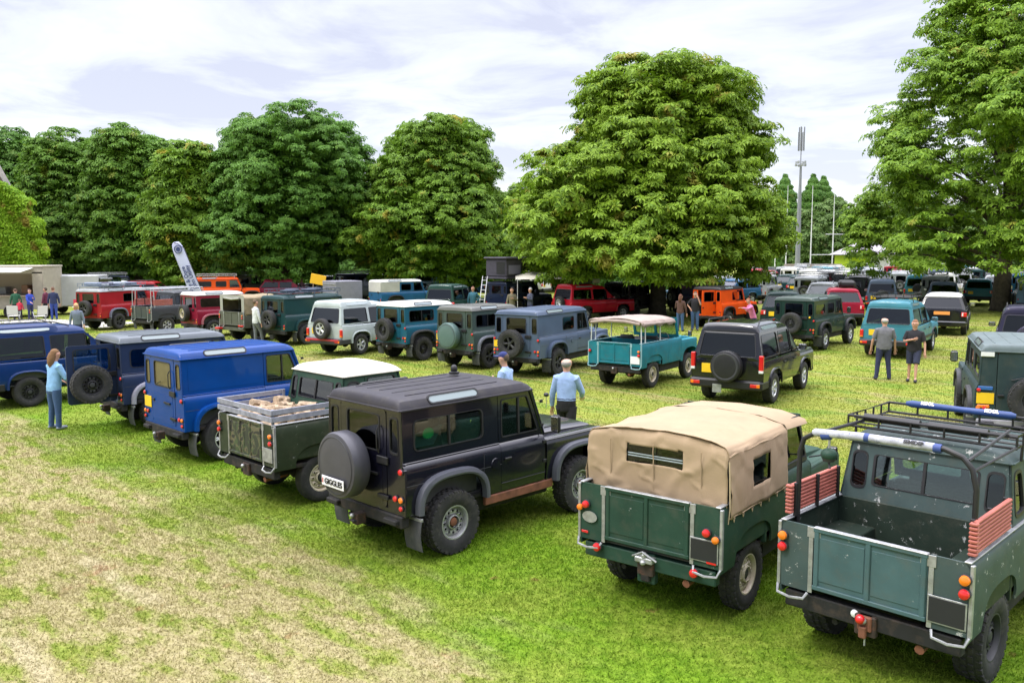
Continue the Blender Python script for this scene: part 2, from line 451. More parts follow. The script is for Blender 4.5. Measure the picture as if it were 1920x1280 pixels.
def lamp(parent, c, r, m, axis='x', name='tail_light', depth=.03, out=-1):
    b = MB(); r2 = r*1.12
    b.lathe([(r2, 0), (r2, out*depth*.5), (r, out*depth*.55)], DGREY, 14, axis=axis, c=c)
    b.lathe([(r, out*depth*.5), (r*.9, out*depth), (r*.5, out*depth*1.2), (.001, out*depth*1.25)], m, 14, axis=axis, c=c)
    return b.build(name, parent)
def text_mesh(name, s, size, m, parent, loc, rot, ext=.002, align='CENTER', bold=0.0):
    cu = bpy.data.curves.new(name, 'FONT'); cu.body = s; cu.size = size; cu.extrude = ext; cu.offset = bold; cu.align_x = align; cu.align_y = 'CENTER'
    t = bpy.data.objects.new(name, cu); link(t)
    dg = bpy.context.evaluated_depsgraph_get(); me = bpy.data.meshes.new_from_object(t.evaluated_get(dg)); me.name = name
    bpy.data.objects.remove(t); me.materials.clear(); me.materials.append(m)
    return part(name, me, parent, loc, rot)
def underside(parent, xr, xf, wb, hw=.42, z0=.40, z1=.60, far=False):
    b = MB()
    for s in (-1, 1): b.bb(xr+.05, xf-.05, s*hw-.04, s*hw+.04, z0+.06, z1, CHASSIS, .01)
    b.bb(xr+.1, wb-.9, -.74, .74, z1-.02, z1+.04, CHASSIS, .01)
    b.bb(.45, wb-.55, -.70, -.42, .38, .6, CHASSIS, .02)
    b.bb(.55, wb-.55, .42, .70, .38, .6, CHASSIS, .02)
    for x in (0, wb):
        b.tube([(x, -.66, .37), (x, .66, .37)], .045, CHASSIS, 8)
        b.ball((x, -.05 if x == 0 else .2, .37), .14, CHASSIS, 10)
        for s in (-1, 1):
            b.bb(x-.42, x+.42, s*.50-.02, s*.50+.02, .60, .98, CHASSIS, .01)      # inner wheel house
            b.bar((x-.02, s*.45, .4), (x+.05, s*.45, .72), .05, .05, CHASSIS)
    b.bb(wb-.35, wb+.4, -.35, .35, .42, .95, CHASSIS, .03)                          # engine
    b.tube([(xr-.02, .3, .42), (xr+.5, .32, .46), (.5, .38, .44)], .028, CHASSIS, 8)
    return b.build('chassis', parent)
def interior(parent, wb, xr, zf=.66, cab_x=None, rhd=True, rear_seats=True, hw=.70, hr=True):
    b = MB(); xd = wb-.72; so = 0 if hr else .12
    b.bb(xr+.06, wb-.45, -hw, hw, zf-.02, zf, SEAT, .002)
    b.bb(xd-.12, xd+.08, -hw, hw, .95, 1.16, SEAT, .03)
    b.bb(xd+.0, xd+.12, -hw, hw, .6, 1.20, SEAT, .02)
    for s in (-1, 1):
        b.box((xd-.78, s*.38, .93), (.45, .48, .14), SEAT, .05)
        b.box((xd-1.02+so, s*.38, 1.20 if hr else 1.12), (.12, .46, .58 if hr else .44), SEAT, .05, Matrix.Rotation(-.18, 3, 'Y'))
        if hr: b.box((xd-1.09, s*.38, 1.54), (.08, .26, .16), SEAT, .035)
        if rear_seats and xr < -.5: b.box((-.1, s*.55, 1.0), (.8, .2, .12), SEAT, .04)
    b.bb(-.5, .5, -hw, -.45, .66, .92, SEAT, .02); b.bb(-.5, .5, .45, hw, .66, .92, SEAT, .02)
    y = -.38 if rhd else .38
    c = Vector((xd-.30, y, 1.20)); ax = Vector((-.85, 0, .52)).normalized(); u = Vector((0, 1, 0)); v = ax.cross(u)
    b.tube([c+(u*math.cos(t)+v*math.sin(t))*.20 for t in (2*PI*i/20 for i in range(20))], .014, BLACK, 6, closed=True)
    b.bar(c-u*.19, c+u*.19, .03, .015, BLACK); b.bar(c, c-ax*.25, .04, .04, BLACK)
    return b.build('interior', parent)
def window_part(parent, poly, f, m=None, seal=BLACK, inset=.012, sw=.022, name='window', divider=None, far=False):
    """glass in a rubber seal; poly is the rounded opening, f maps (u,v,w)."""
    c = (sum(p[0] for p in poly)/len(poly), sum(p[1] for p in poly)/len(poly))
    out = []
    for p in poly:
        d = Vector((p[0]-c[0], p[1]-c[1])); l = d.length; out.append((c[0]+d.x*(1+sw*.55/l), c[1]+d.y*(1+sw*.55/l)))
    inn = []
    for p in poly:
        d = Vector((p[0]-c[0], p[1]-c[1])); l = d.length; inn.append((c[0]+d.x*(1-sw*.5/l), c[1]+d.y*(1-sw*.5/l)))
    b = MB(); b.ring(out, inn, f, -.006, .014, seal)
    if divider:
        z0 = min(p[1] for p in poly); z1 = max(p[1] for p in poly)
        for x in divider: b.panel([(x-.014, z0), (x+.014, z0), (x+.014, z1), (x-.014, z1)], [], lambda u, v, w: f(u, v, w-.004), .02, seal)
    o = b.build(name, parent)
    g = MB(); g.panel(poly, [], lambda u, v, w: f(u, v, inset+w), .005, m or G_CLEAR)
    g.build('pane', o); return o
def roof_grid(b, m, x0, x1, prof, rear_r=.10, front_r=.25, z0=None, rise=None, step=None, dz=.0):
    """prof: [(y,z)] from gutter to crown (one side). Ends are rounded down over rear_r / front_r."""
    zg = prof[0][1]; half = prof; full = [(-y, z) for y, z in half]+[(y, z) for y, z in half[::-1] if y > 0]
    xs = []
    for i in range(7): xs.append(x0+rear_r*(1-math.cos(PI/2*i/6)))
    n = 6
    for i in range(1, n): xs.append(x0+rear_r+(x1-front_r-x0-rear_r)*i/n)
    for i in range(7): xs.append(x1-front_r*(1-math.sin(PI/2*i/6)))
    rows = []
    for x in xs:
        g = 1.0
        if x < x0+rear_r: g = math.sqrt(max(0, 1-((x0+rear_r-x)/rear_r)**2))
        if x > x1-front_r: g = math.sqrt(max(0, 1-((x-x1+front_r)/front_r)**2))
        k = (rise(x) if rise else 0)
        rows.append([(x, y*(1-.02*(1-g)), zg+k*1.0+(z-zg)*g) for y, z in full])
    b.grid(rows, m)
    for r in (rows[0], rows[-1]): b.add(r, [list(range(len(r)))], m)
    lo = [[(r[0][0], r[0][1], r[0][2]-.001), (r[-1][0], r[-1][1], r[-1][2]-.001)] for r in rows]
    b.grid(lo, m, False)
def plate(parent, c, w, h, m, ang=None, name='number_plate', out=-1, frame=None):
    b = MB(); x, y, z = c
    if frame: b.bb(x, x+out*.008, y-w/2-.012, y+w/2+.012, z-h/2-.012, z+h/2+.012, frame, .002); b.bb(x+out*.008, x+out*.012, y-w/2, y+w/2, z-h/2, z+h/2, m, .001)
    else: b.bb(x, x+out*.01, y-w/2, y+w/2, z-h/2, z+h/2, m, .002)
    return b.build(name, parent)
def mirror(parent, x, y, z, sgn, m=BLACK, arm=.2, sz=(.06, .16, .22)):
    b = MB(); b.tube([(x, y, z), (x+.06, y+sgn*arm*.6, z+.03), (x+.02, y+sgn*arm, z+.05)], .009, BLACK, 6)
    b.box((x+.02, y+sgn*(arm+sz[1]*.3), z+.08), sz, m, .03)
    b.box((x+.02-sz[0]/2-.002, y+sgn*(arm+sz[1]*.3), z+.08), (.004, sz[1]*.8, sz[2]*.8), CHROME, .001)
    return b.build('mirror', parent)
def mudflap(parent, x, y, w=.27, z0=.17, z1=.56, name='mudflap'):
    b = MB(); rows = [[(x-.03*math.sin(i*.8), y-w/2, z1+(z0-z1)*i/4) for i in range(5)], [(x-.03*math.sin(i*.8)-.004, y, z1+(z0-z1)*i/4) for i in range(5)], [(x-.03*math.sin(i*.8), y+w/2, z1+(z0-z1)*i/4) for i in range(5)]]
    b.grid(rows, FLAP); r2 = [[(p[0]+.009, p[1], p[2]) for p in r] for r in rows]; b.grid(r2, FLAP)
    b.grid([rows[0], r2[0]], FLAP, False); b.grid([rows[-1], r2[-1]], FLAP, False); b.grid([[r[-1] for r in rows], [r[-1] for r in r2]], FLAP, False)
    b.bb(x-.012, x+.02, y-w/2, y+w/2, z1-.03, z1+.005, GALV, .003)
    return b.build(name, parent)
def spare(parent, c, R=.38, w=.23, style='steel', knob=False, far=False, cover=None, face=-1, plate_text=None):
    """spare wheel lying flat against the tail; axle along x"""
    if cover is None:
        return wheel(parent, c[0], c[1], R=R, w=w, style=style, knob=knob, far=far, name='spare_wheel', z=c[2], rot=(0, 0, PI/2))
    b = MB(); h = w/2+.01; r = R+.012
    b.lathe([(.01, -h-.012), (r*.5, -h-.008), (r*.84, -h), (r*.96, -h+.012), (r, -h+.045), (r, h*.6), (r*.93, h), (.2, h)], cover, 40, axis='x', c=c)
    o = b.build('spare_wheel', parent)
    if plate_text is None and not far:
        t = MB(); t.lathe([(r*.845, -h-.004), (r*.86, -h-.006), (r*.875, -h-.001)], DGREY, 40, axis='x', c=c, caps=False); t.build('cover_seam', o)
    return o
def front_end(parent, P, m, wb, xf, hw, zbon, zw, xs, far, grille_in=.0, arches=None, prof=None, bonm=None, lampr=.09):
    """wings top, bonnet, nose, bumper"""
    b = MB()
    b.bb(xs-.02, xf, hw-.24, hw-.005, zw-.03, zw, m, .012); b.bb(xs-.02, xf, -hw+.005, -hw+.24, zw-.03, zw, m, .012)
    b.bb(xf-.03, xf, -hw+.02, hw-.02, .60, zw-.01, m, .01)
    b.bb(xf-.02, xf+.012, -.36, .36, .68, zw-.08, DGREY, .01)
    for i in range(6): b.bb(xf+.01, xf+.02, -.34, .34, .72+i*.06, .735+i*.06, STEEL, .003)
    b.build('front_wing', parent)
    b = MB(); rows = []
    for i in range(9):
        x = xs-.01+(xf-xs-.02)*i/8; z = zbon-(zbon-zw-.02)*(i/8)**1.6
        rows.append([(x, y*(hw-.22), z+d) for y, d in ((-1, -.07), (-.99, -.015), (-.94, 0), (-.5, .018), (0, .024), (.5, .018), (.94, 0), (.99, -.015), (1, -.07))])
    b.grid(rows, bonm or m); b.add(rows[-1], [list(range(9))], bonm or m); b.add(rows[0], [list(range(9))], bonm or m)
    b.build('bonnet', parent)
    for s in (-1, 1):
        h = MB(); c = (xf+.0, s*(hw-.22), .88); h.lathe([(lampr+.02, 0), (lampr+.02, .02), (lampr, .022)], m, 20, axis='x', c=c); h.lathe([(lampr, .01), (lampr*.8, .03), (.001, .04)], WHITEL, 20, axis='x', c=c); h.build('headlight', parent)
    b = MB(); b.bb(xf+.04, xf+.12, -hw, hw, .50, .64, BLACK if m is not None else GALV, .02); b.bb(xf-.1, xf+.05, -.4, -.3, .52, .6, CHASSIS); b.bb(xf-.1, xf+.05, .3, .4, .52, .6, CHASSIS); b.build('bumper', parent)

# ------------------------------------------------------------ box-bodied off-roader with a full-height body
def defender(label, m, roofm=None, wb=2.36, style='sw', wheels='steel', knob=False, spare_kind='wheel', far=False, loc=(0, 0), yaw=45,
             R=.385, tw=.25, flare_m=None, cat='off-road car', name='off_road_car', alp=True, flaps=True, plate_m=YPLATE, group='off-road cars parked on the field',
             spare_m=None, spare_style=None, rear_glass=None, door_open=None, sill=None, side_glass=None, rearglass_m=None, body2=None, ladder=False, spare_c=None, bump_m=None, cladding=None):
    roofm = roofm or m
    t = thing(name, label, cat, (loc[0], loc[1], 0), math.radians(yaw), group)
    xr = -.72 if wb < 2.5 else -1.0
    xf = wb+.50; xs = wb-.68; xst = wb-.93; xd = wb-1.53
    zw, yw, zg, yg = 1.215, .745, 1.84, .725
    LP = [(.60, .790), (.75, .797), (.95, .803), (1.08, .803), (1.15, .793), (1.19, .773), (1.215, .745)]
    AR = [(0, .50, .60, .98)]; AF = [(wb, .50, .56, .96)]
    fl = flare_m or DGREY; near = not far
    side_glass = side_glass or G_TINT; rearglass_m = rearglass_m or G_TINT
    S_ = (-1, 1)
    # ---- lower rear body
    b = MB()
    for s in S_:
        b2 = MB(); side_sheet(b2, m, xr, xd-.006, .60, LP, AR, s); b2.build('side_panel', t)
    # rear face below the waist
    f = lambda u, v, w: (xr+w, u, v)
    dw = .46
    prof = [(y, z) for z, y in LP]
    right = [(dw+.012, .60)]+[(y-.004, z) for y, z in prof]+[(dw+.012, 1.215)]
    b.panel(right, [], f, .02, m); b.panel([(-y, z) for y, z in right], [], f, .02, m)
    b.bb(xr, xr+.04, -dw-.02, dw+.02, .56, .66, m, .006)
    b.bb(xr+.02, xr+.05, -.775, .775, 1.205, 1.22, m, .004)
    for s in S_:   # corner capping and waist capping
        b.bb(xr-.006, xr+.03, s*.775, s*.806, .60, 1.16, m, .006)
        b.bb(xr+.0, xd, s*.728, s*.765, 1.208, 1.226, m, .006)
    b.build('body', t)
    # ---- upper rear body with windows
    F = lambda s: (lambda u, v, w: (u, s*(yw+(yg-yw)*(v-zw)/(zg-zw)-w), v))
    up = MB(); wins = []
    if style == 'sw':
        if wb < 2.5: ws = [rrect(-.53, 1.335, .56, 1.70, .07)]
        else: ws = [rrect(-.82, 1.335, .12, 1.70, .07), rrect(.42, 1.32, 1.10, 1.70, .07)]
    elif style == 'hard1': ws = [rrect(.42, 1.32, 1.10, 1.70, .06)]
    else: ws = []
    for s in S_:
        up.panel([(xr, zw), (xd-.006, zw), (xd-.006, zg), (xr, zg)], ws, F(s), .022, m)
        if style == 'hard': up.panel([(xr+.12, zw+.07), (xd-.1, zw+.07), (xd-.1, zg-.07), (xr+.12, zg-.07)], [], lambda u, v, w: F(s)(u, v, w-.004), .006, m)
        for p in ws: wins.append((p, F(s), side_glass, [sum(q[0] for q in p)/len(p)] if style == 'sw' and wb < 2.5 else None))
        up.tube([(xr+.005, s*(yw-.005), zw), (xr+.005, s*(yg-.005), zg)], .014, m, 6)
    q = [rpoly([(.53, 1.32), (.69, 1.32), (.68, 1.74), (.53, 1.74)], .05)]
    if rear_glass == 'none': q = []
    half = [(dw+.012, zw), (yw, zw), (yg, zg), (dw+.012, zg)]
    up.panel(half, q, f, .022, m); up.panel([(-y, z) for y, z in half], [[(-y, z) for y, z in h] for h in q], f, .022, m)
    for h in q:
        wins.append((h, f, rearglass_m, None)); wins.append(([(-y, z) for y, z in h], f, rearglass_m, None))
    up.bb(xr, xr+.03, -dw-.02, dw+.02, 1.80, zg, m, .005)
    up.build('upper_body', t)
    for p, ff, g, dv in wins: window_part(t, p, ff, g, divider=dv if not far else None)
    # ---- roof
    rb = MB(); rp = [(yg+.012, zg+.004), (yg-.006, zg+.05), (yg-.040, zg+.095), (yg-.11, zg+.115), (.4, zg+.125), (0, zg+.13)]
    roof_grid(rb, roofm, xr-.012, xst+.05, rp, .07, .22)
    for s in S_: rb.bb(xr-.015, xst+.03, s*(yg+.0), s*(yg+.03), zg-.012, zg+.008, roofm, .004)
    rb.bb(xr-.03, xr-.005, -yg-.02, yg+.02, zg-.012, zg+.008, roofm, .004)
    if not far:
        for i in range(5): rb.bb(xr+.25, xst-.4, -.5+.25*i-.012, -.5+.25*i+.012, zg+.118+.008*(1-abs(i-2)/2), zg+.130+.008*(1-abs(i-2)/2), roofm, .004)
    rb.build('roof', t)
    if alp:
        for s in S_:
            fa = lambda u, v, w: (u, s*(yg+.002+(-.05)*v+.004-w), zg+.03+v*.085+.004-w*.5)
            x0, x1 = (-.28, .50) if wb < 2.5 else (-.45, .45)
            p = rrect(x0, .0, x1, 1.0, .5)
            p = [(x, v) for x, v in [(x0+.055+(x1-x0-.11)*.0, 0)]] and [(c[0], c[1]) for c in [((x0+.05 if k < 0 else x1-.05)+math.cos(a)*.05, .5+.5*math.sin(a)) for k, a in [(1, -PI/2+PI*i/8) for i in range(9)]+[(-1, PI/2+PI*i/8) for i in range(9)]]]
            w = MB()
            cx, cy = (x0+x1)/2, .5
            outer = [((x-cx)*1.035+cx, (v-cy)*1.22+cy) for x, v in p]; inner = [((x-cx)*.985+cx, (v-cy)*.84+cy) for x, v in p]
            w.ring(outer, inner, fa, -.006, .02, BLACK); o = w.build('roof_window', t)
            g = MB(); g.panel(p, [], lambda u, v, w_: fa(u, v, w_-.0), .01, G_SKY); g.build('pane', o)
    # ---- cab doors, pillars, screen
    for s in S_:
        d = MB(); side_sheet(d, m, xd, xs-.036, .60, LP, [], s)
        zt = zg-.02
        xf_ = lambda z: xs-.045+(xst-xs)*(z-zw)/(zg-zw)
        outer = [(xd+.004, zw+.012), (xf_(zw), zw+.012), (xf_(zt), zt), (xd+.004, zt)]
        hole = rpoly([(xd+.06, 1.285), (xf_(1.285)-.05, 1.285), (xf_(zt-.05)-.05, zt-.05), (xd+.06, zt-.05)], .04)
        d.panel(outer, [hole], F(s), .03, m)
        o = d.build('door', t)
        window_part(o, hole, F(s), G_CLEAR, sw=.018, divider=[(xd+xs)/2-.05] if not far else None)
        if not far:
            h = MB(); h.bb(xd+.05, xd+.17, s*.803, s*.825, 1.0, 1.03, BLACK, .006); h.build('handle', o)
        pl = MB(); pl.bar((xs-.005, s*(yw-.01), zw-.02), (xst+.0, s*(yg-.012), zg+.02), .05, .05, m, .01); pl.build('windscreen_pillar', t)
        mirror(t, xs-.02, s*(yw+.02), 1.30, s, sz=(.07, .15, .24), arm=.16)
    fs = lambda u, v, w: (xs+.0+(xst-xs)*(v-zw)/(zg-zw)-w, u, v)
    sc = MB(); hole = rrect(-.66, 1.29, .66, 1.76, .05)
    sc.panel([(-.73, zw-.01), (.73, zw-.01), (.715, zg+.02), (-.715, zg+.02)], [hole], fs, .03, m); o = sc.build('windscreen_frame', t)
    window_part(o, hole, fs, G_CLEAR, name='windscreen')
    # ---- front wings
    for s in S_:
        w_ = MB(); side_sheet(w_, m, xs+.006, xf, .56, [(.56, .78), (.8, .80), (.95, .80), (1.06, .80), (1.11, .79), (1.135, .77), (1.145, .75)], AF, s); w_.build('wing', t)
    front_end(t, None, m, wb, xf, .80, 1.19, 1.14, xs, far)
    # ---- flares
    for s in S_:
        for (cx, rx, zb, h), nm in ((AR[0], 'wheel_arch'), (AF[0], 'wheel_arch')):
            a = MB(); flare(a, fl, cx, rx, zb, h, .795, .88, s); a.build(nm, t)
    if sill is not None:
        for s in S_:
            a = MB(); a.bb(.55, wb-.55, s*.74, s*.80, .47, .585, sill, .01); a.build('sill', t)
    # ---- tail door
    hinge = thing_part('rear_door', t, (xr-.004, -dw, 0))
    rd = MB(); fd = lambda u, v, w: (w, u+dw, v)
    hole = rrect(-.33, 1.31, .33, 1.745, .05) if rear_glass != 'none' else None
    rd.panel(rrect(-dw, .655, dw, 1.825, .06), [hole] if hole else [], fd, .03, m)
    if not far:
        rd.panel(rrect(-.38, .70, .38, 1.16, .04), [], lambda u, v, w: fd(u, v, w-.004), .006, m)
    for z in (.78, 1.2, 1.24): rd.bb(-.03, -.004, -.05, .16, z-.025, z+.025, BLACK, .006)
    rd.bb(-.03, 0, 2*dw-.12, 2*dw-.02, 1.02, 1.06, BLACK, .006)
    me = rd.mesh('rear_door'); hinge.data = me
    if hole: window_part(hinge, hole, fd, rearglass_m, sw=.02)
    if spare_kind:
        sc_ = spare_c or (-.19, dw+.07, 1.06)
        spare(hinge, sc_, R=R-.005, w=tw-.02, style=spare_style or wheels, knob=knob, far=far, cover=spare_m if spare_kind == 'cover' else None)
        br = MB(); br.bb(sc_[0]+.1, 0, sc_[1]-.05, sc_[1]+.05, sc_[2]-.2, sc_[2]+.2, BLACK, .01); br.build('spare_bracket', hinge)
    if door_open: hinge.rotation_euler = (0, 0, door_open)
    if not far:
        for s in S_:
            k = MB()
            for z in (.86, 1.12, 1.34, 1.66): k.bb(xs-.075, xs-.015, s*(interp([(.6, .80), (1.15, .80), (1.25, .745), (1.84, .725)], z)), s*(interp([(.6, .80), (1.15, .80), (1.25, .745), (1.84, .725)], z)+.014), z-.022, z+.022, BLACK, .004)
            k.build('hinge', t)
            k = MB(); k.bb(xr+.02, xd, s*.797, s*.8045, .955, .962, DGREY, .001); k.bb(.52, .526, s*.797, s*.8055, .66, 1.14, DGREY, .001); k.bb(xd, xs-.04, s*.800, s*.8055, .70, .712, DGREY, .001)
            k.build('panel_seam', t)
        k = MB(); k.lathe([(.075, 0), (.07, .012), (.001, .014)], m, 18, axis='y', c=(.72 if wb < 2.5 else .9, -.803-.0, .98)); k.v = [(x_, -.803-(y_+.803), z_) for x_, y_, z_ in k.v]; k.build('fuel_cap', t)
        k = MB(); k.tube([(-.02, 2*dw-.22, 1.33), (-.04, dw, 1.40)], .008, BLACK, 6); k.bb(-.03, -.004, .16, .40, 1.02, 1.05, BLACK, .004); k.tube([(-.02, .12, 1.30), (-.05, .12, 1.36), (-.05, .12, 1.56), (-.02, .12, 1.62)], .009, BLACK, 6); k.build('wiper', hinge)
    # ---- lights, plates, cross member, flaps, wheels
    lights = [(-.745, 1.13, .035, RED), (.745, 1.13, .035, RED), (-.745, .80, .036, AMBER), (-.64, .80, .036, RED), (.745, .80, .036, AMBER), (.64, .80, .036, RED), (-.745, .70, .03, RED), (.745, .70, .03, RED)]
    for y, z, r, mm in lights[:(4 if far else 8)] if not far else [(-.72, .8, .04, RED), (.72, .8, .04, RED), (-.72, .7, .035, AMBER)]: lamp(t, (xr-.006, y, z), r, mm)
    cm = MB(); cm.bb(xr-.03, xr+.09, -.76, .76, .46, .60, bump_m or CHASSIS, .012)
    if not far:
        for y in (-.6, .6): cm.bb(xr-.09, xr-.02, y-.12, y+.12, .50, .56, CHASSIS, .01)
        cm.bb(xr-.16, xr-.02, -.055, .055, .38, .52, HITCH, .01); cm.ball((xr-.19, 0, .50), .03, GALV, 10); cm.bb(xr-.2, xr-.1, -.05, .05, .42, .45, CHASSIS, .01)
    cm.build('rear_crossmember', t)
    if plate_m and not door_open: plate(t, (xr-.006, .635, .98), .28, .20, plate_m)
    if flaps:
        for s in S_: mudflap(t, xr+.17 if wb < 2.5 else -.53, s*.74, .30 if not far else .27)
    underside(t, xr, xf, wb, far=far)
    interior(t, wb, xr)
    for x in (0, wb):
        for s in S_: wheel(t, x, s*(.745-.0), R=R, w=tw, style=wheels, knob=knob, far=far)
    if ladder:
        l = MB()
        for y in (-.72, -.46): l.tube([(xr-.08, y, .65), (xr-.10, y, 1.2), (xr-.1, y, 1.8), (xr+.0, y, 2.08)], .016, ladder, 6)
        for i in range(5): l.tube([(xr-.10, -.72, .8+i*.25), (xr-.10, -.46, .8+i*.25)], .012, ladder, 6)
        l.build('rear_ladder', t)
    return t
def thing_part(name, parent, loc=(0, 0, 0)):
    me = bpy.data.meshes.new(name); o = bpy.data.objects.new(name, me); link(o); o.parent = parent; o.location = loc; return o
def roof_rack(t, x0, x1, z, hw=.68, h=.14, m=BLACK, name='roof_rack', basket=True):
    b = MB(); r = .014
    for zz in ((z, z+h) if basket else (z,)):
        b.tube([(x0, -hw, zz), (x1, -hw, zz), (x1, hw, zz), (x0, hw, zz)], r, m, 6, closed=True)
    n = max(3, int((x1-x0)/.28))
    for i in range(n+1):
        x = x0+(x1-x0)*i/n
        b.tube([(x, -hw, z), (x, hw, z)], r*.8, m, 6)
        if basket:
            for s in (-1, 1): b.tube([(x, s*hw, z), (x, s*hw, z+h)], r*.8, m, 6)
    if basket:
        for i in range(1, 5):
            y = -hw+2*hw*i/5
            for x in (x0, x1): b.tube([(x, y, z), (x, y, z+h)], r*.8, m, 6)
    for x in (x0+.15, (x0+x1)/2, x1-.15):
        for s in (-1, 1): b.tube([(x, s*hw, z), (x, s*(hw+.05), z-.16)], r, m, 6)
    return b.build(name, t)

# ------------------------------------------------------------ older leaf-sprung truck: open tub, short cab
SLP = [(.60, .785), (.68, .795), (.95, .80), (1.10, .80), (1.20, .795), (1.235, .775), (1.25, .75)]
def series(label, m, wb=2.23, kind='pickup', cabroof=None, loc=(0, 0), yaw=45, wheels='cream', far=False, name='off_road_truck', cat='off-road truck', gate_m=None,
           tub_in=None, R=.37, tw=.19, plate_m=BPLATE, group='off-road cars parked on the field', knob=False, trim=GALV, inner=None, lights=None, gate_ribs=2, canvas=None, flaps=False, cabm=None, plate_side=-1):
    t = thing(name, label, cat, (loc[0], loc[1], 0), math.radians(yaw), group)
    xr = -.80 if wb < 2.5 else -1.05
    xf = wb+.42; xc = .34 if wb < 2.5 else 1.02; xs = wb-.62; xst = wb-.76; xd = wb-1.42
    gate_m = gate_m or m; cabm = cabm or m; inner = inner or m; S_ = (-1, 1); zt = 1.25
    AR = [(0, .46, .60, .90)]; AF = [(wb, .48, .56, .92)]
    b = MB()
    for s in S_:
        side_sheet(b, m, xr, xd-.006, .60 if kind != 'x' else .6, SLP, AR, s)
    f = lambda u, v, w: (xr+w, u, v); gw = .475
    half = [(gw+.01, .655), (.795, .655), (.80, 1.1), (.795, 1.2), (.77, 1.25), (gw+.01, 1.25)]
    b.panel(half, [], f, .02, m); b.panel([(-y, z) for y, z in half], [], f, .02, m)
    # load bed, wheel boxes, bulkhead
    b.bb(xr+.02, xc+.0, -.76, .76, .70, .72, inner, .003)
    for s in S_:
        b.bb(xr+.025, xd, s*.40, s*.765, .72, 1.0, inner, .01)
        b.bb(xr+.02, xd, s*.765, s*.775, .72, 1.235, inner, .002)
    b.bb(xc-.02, xc+.02, -.78, .78, .62, 1.25, inner, .004)
    b.build('body', t)
    c = MB()
    for s in S_:
        c.bb(xr-.004, xd-.02, s*.735, s*.79, 1.248, 1.262, trim, .004)
        c.bb(xr-.008, xr+.03, s*.782, s*.812, .655, 1.24, trim, .004)
        c.bb(xr-.008, xr-.002, s*(gw+.005), s*(gw+.045), .655, 1.25, trim, .002)
        c.bb(xr-.010, xr-.002, s*(gw-.06), s*(gw+.06), 1.155, 1.25, trim, .002)
        c.tube([(xr-.006, s*.52, .645), (xr-.05, s*.54, .60), (xr-.06, s*.66, .585), (xr-.05, s*.78, .60), (xr-.006, s*.80, .66)], .013, trim, 6)
    c.build('capping', t)
    g = MB(); g.bb(xr-.006, xr+.024, -gw, gw, .69, 1.248, gate_m, .006)
    n = gate_ribs
    for i in range(n+1): y = -gw+.03+(2*gw-.06)*i/n; g.bb(xr-.022, xr-.004, y-.022, y+.022, .70, 1.23, gate_m, .006)
    for z in (.715, 1.235): g.bb(xr-.024, xr-.004, -gw, gw, z-.02, z+.02, gate_m, .006)
    if not far:
        g.bb(xr-.012, xr-.004, -gw+.05, -.03, .78, 1.17, gate_m, .004); g.bb(xr-.012, xr-.004, .03, gw-.05, .78, 1.17, gate_m, .004)
        g.bb(xr-.028, xr+.028, -gw, gw, 1.246, 1.258, trim, .004)
    g.build('tailgate', t)
    if lights is None: lights = [(.745, 1.10, .036, AMBER), (.745, 1.00, .036, RED), (-.745, 1.10, .036, AMBER), (-.745, 1.00, .036, RED)]
    for y, z, r, mm in lights: lamp(t, (xr-.006, y, z), r, mm, depth=.045)
    if plate_m: plate(t, (xr-.008, plate_side*.63, .82), .27, .20, plate_m, frame=GALV if plate_m is BPLATE else None)
    cm = MB(); cm.bb(xr+.02, xr+.12, -.74, .74, .47, .62, CHASSIS if kind != 'canvas' else m, .01)
    if not far:
        cm.bb(xr-.02, xr+.05, -.09, .09, .42, .60, HITCH, .01); cm.ball((xr-.06, 0, .57), .030, GALV, 10)
        cm.tube([(xr+.05, -.42, .42), (xr+.4, -.42, .44)], .04, RUST, 8)
        for s in S_: cm.bb(xr+.05, .5, s*.43-.03, s*.43+.03, .43, .50, CHASSIS, .01)
    cm.build('rear_crossmember', t)
    # doors, windscreen, nose
    zw, yw, zg, yg = 1.25, .765, 1.80, .70
    F = lambda s: (lambda u, v, w: (u, s*(yw+(yg-yw)*(v-zw)/(zg-zw)-w), v))
    closed = kind in ('pickup', 'canvas', 'hard')
    for s in S_:
        d = MB(); side_sheet(d, cabm if kind == 'pickup' else m, xd, xs-.03, .60, SLP, [], s); side_sheet(d, m, xs-.024, xs, .60, SLP, [], s)
        o = d.build('door', t)
        if closed:
            xf_ = lambda z: xs-.05+(xst-xs)*(z-zw)/(zg-zw)
            dd = MB(); hole = rpoly([(xd+.05, zw+.06), (xf_(zw)-.05, zw+.06), (xf_(zg)-.05, zg-.06), (xd+.05, zg-.06)], .04)
            dd.panel([(xd+.003, zw+.01), (xf_(zw), zw+.01), (xf_(zg), zg-.01), (xd+.003, zg-.01)], [hole], F(s), .02, cabm if kind != 'canvas' else BLACK); dt = dd.build('door_top', t)
            window_part(dt, hole, F(s), G_CLEAR, sw=.018)
        mirror(t, xs+.02 if kind != 'canvas' else xs, s*(yw+.0), 1.28, s, sz=(.03, .12, .16), arm=.22)
    fs = lambda u, v, w: (xs+(xst-xs)*(v-zw)/(zg-zw)-w, u, v)
    sc = MB(); holes = [rrect(-.64, 1.31, -.03, 1.74, .04), rrect(.03, 1.31, .64, 1.74, .04)]
    sc.panel([(-.71, zw-.02), (.71, zw-.02), (.70, zg), (-.70, zg)], holes, fs, .03, cabm); o = sc.build('windscreen_frame', t)
    for h in holes: window_part(o, h, fs, G_CLEAR, name='windscreen')
    for s in S_: w_ = MB(); side_sheet(w_, m, xs+.004, xf, .56, [(.56, .77), (.8, .785), (.95, .785), (1.08, .785), (1.12, .78), (1.15, .76), (1.16, .74)], AF, s); w_.build('wing', t)
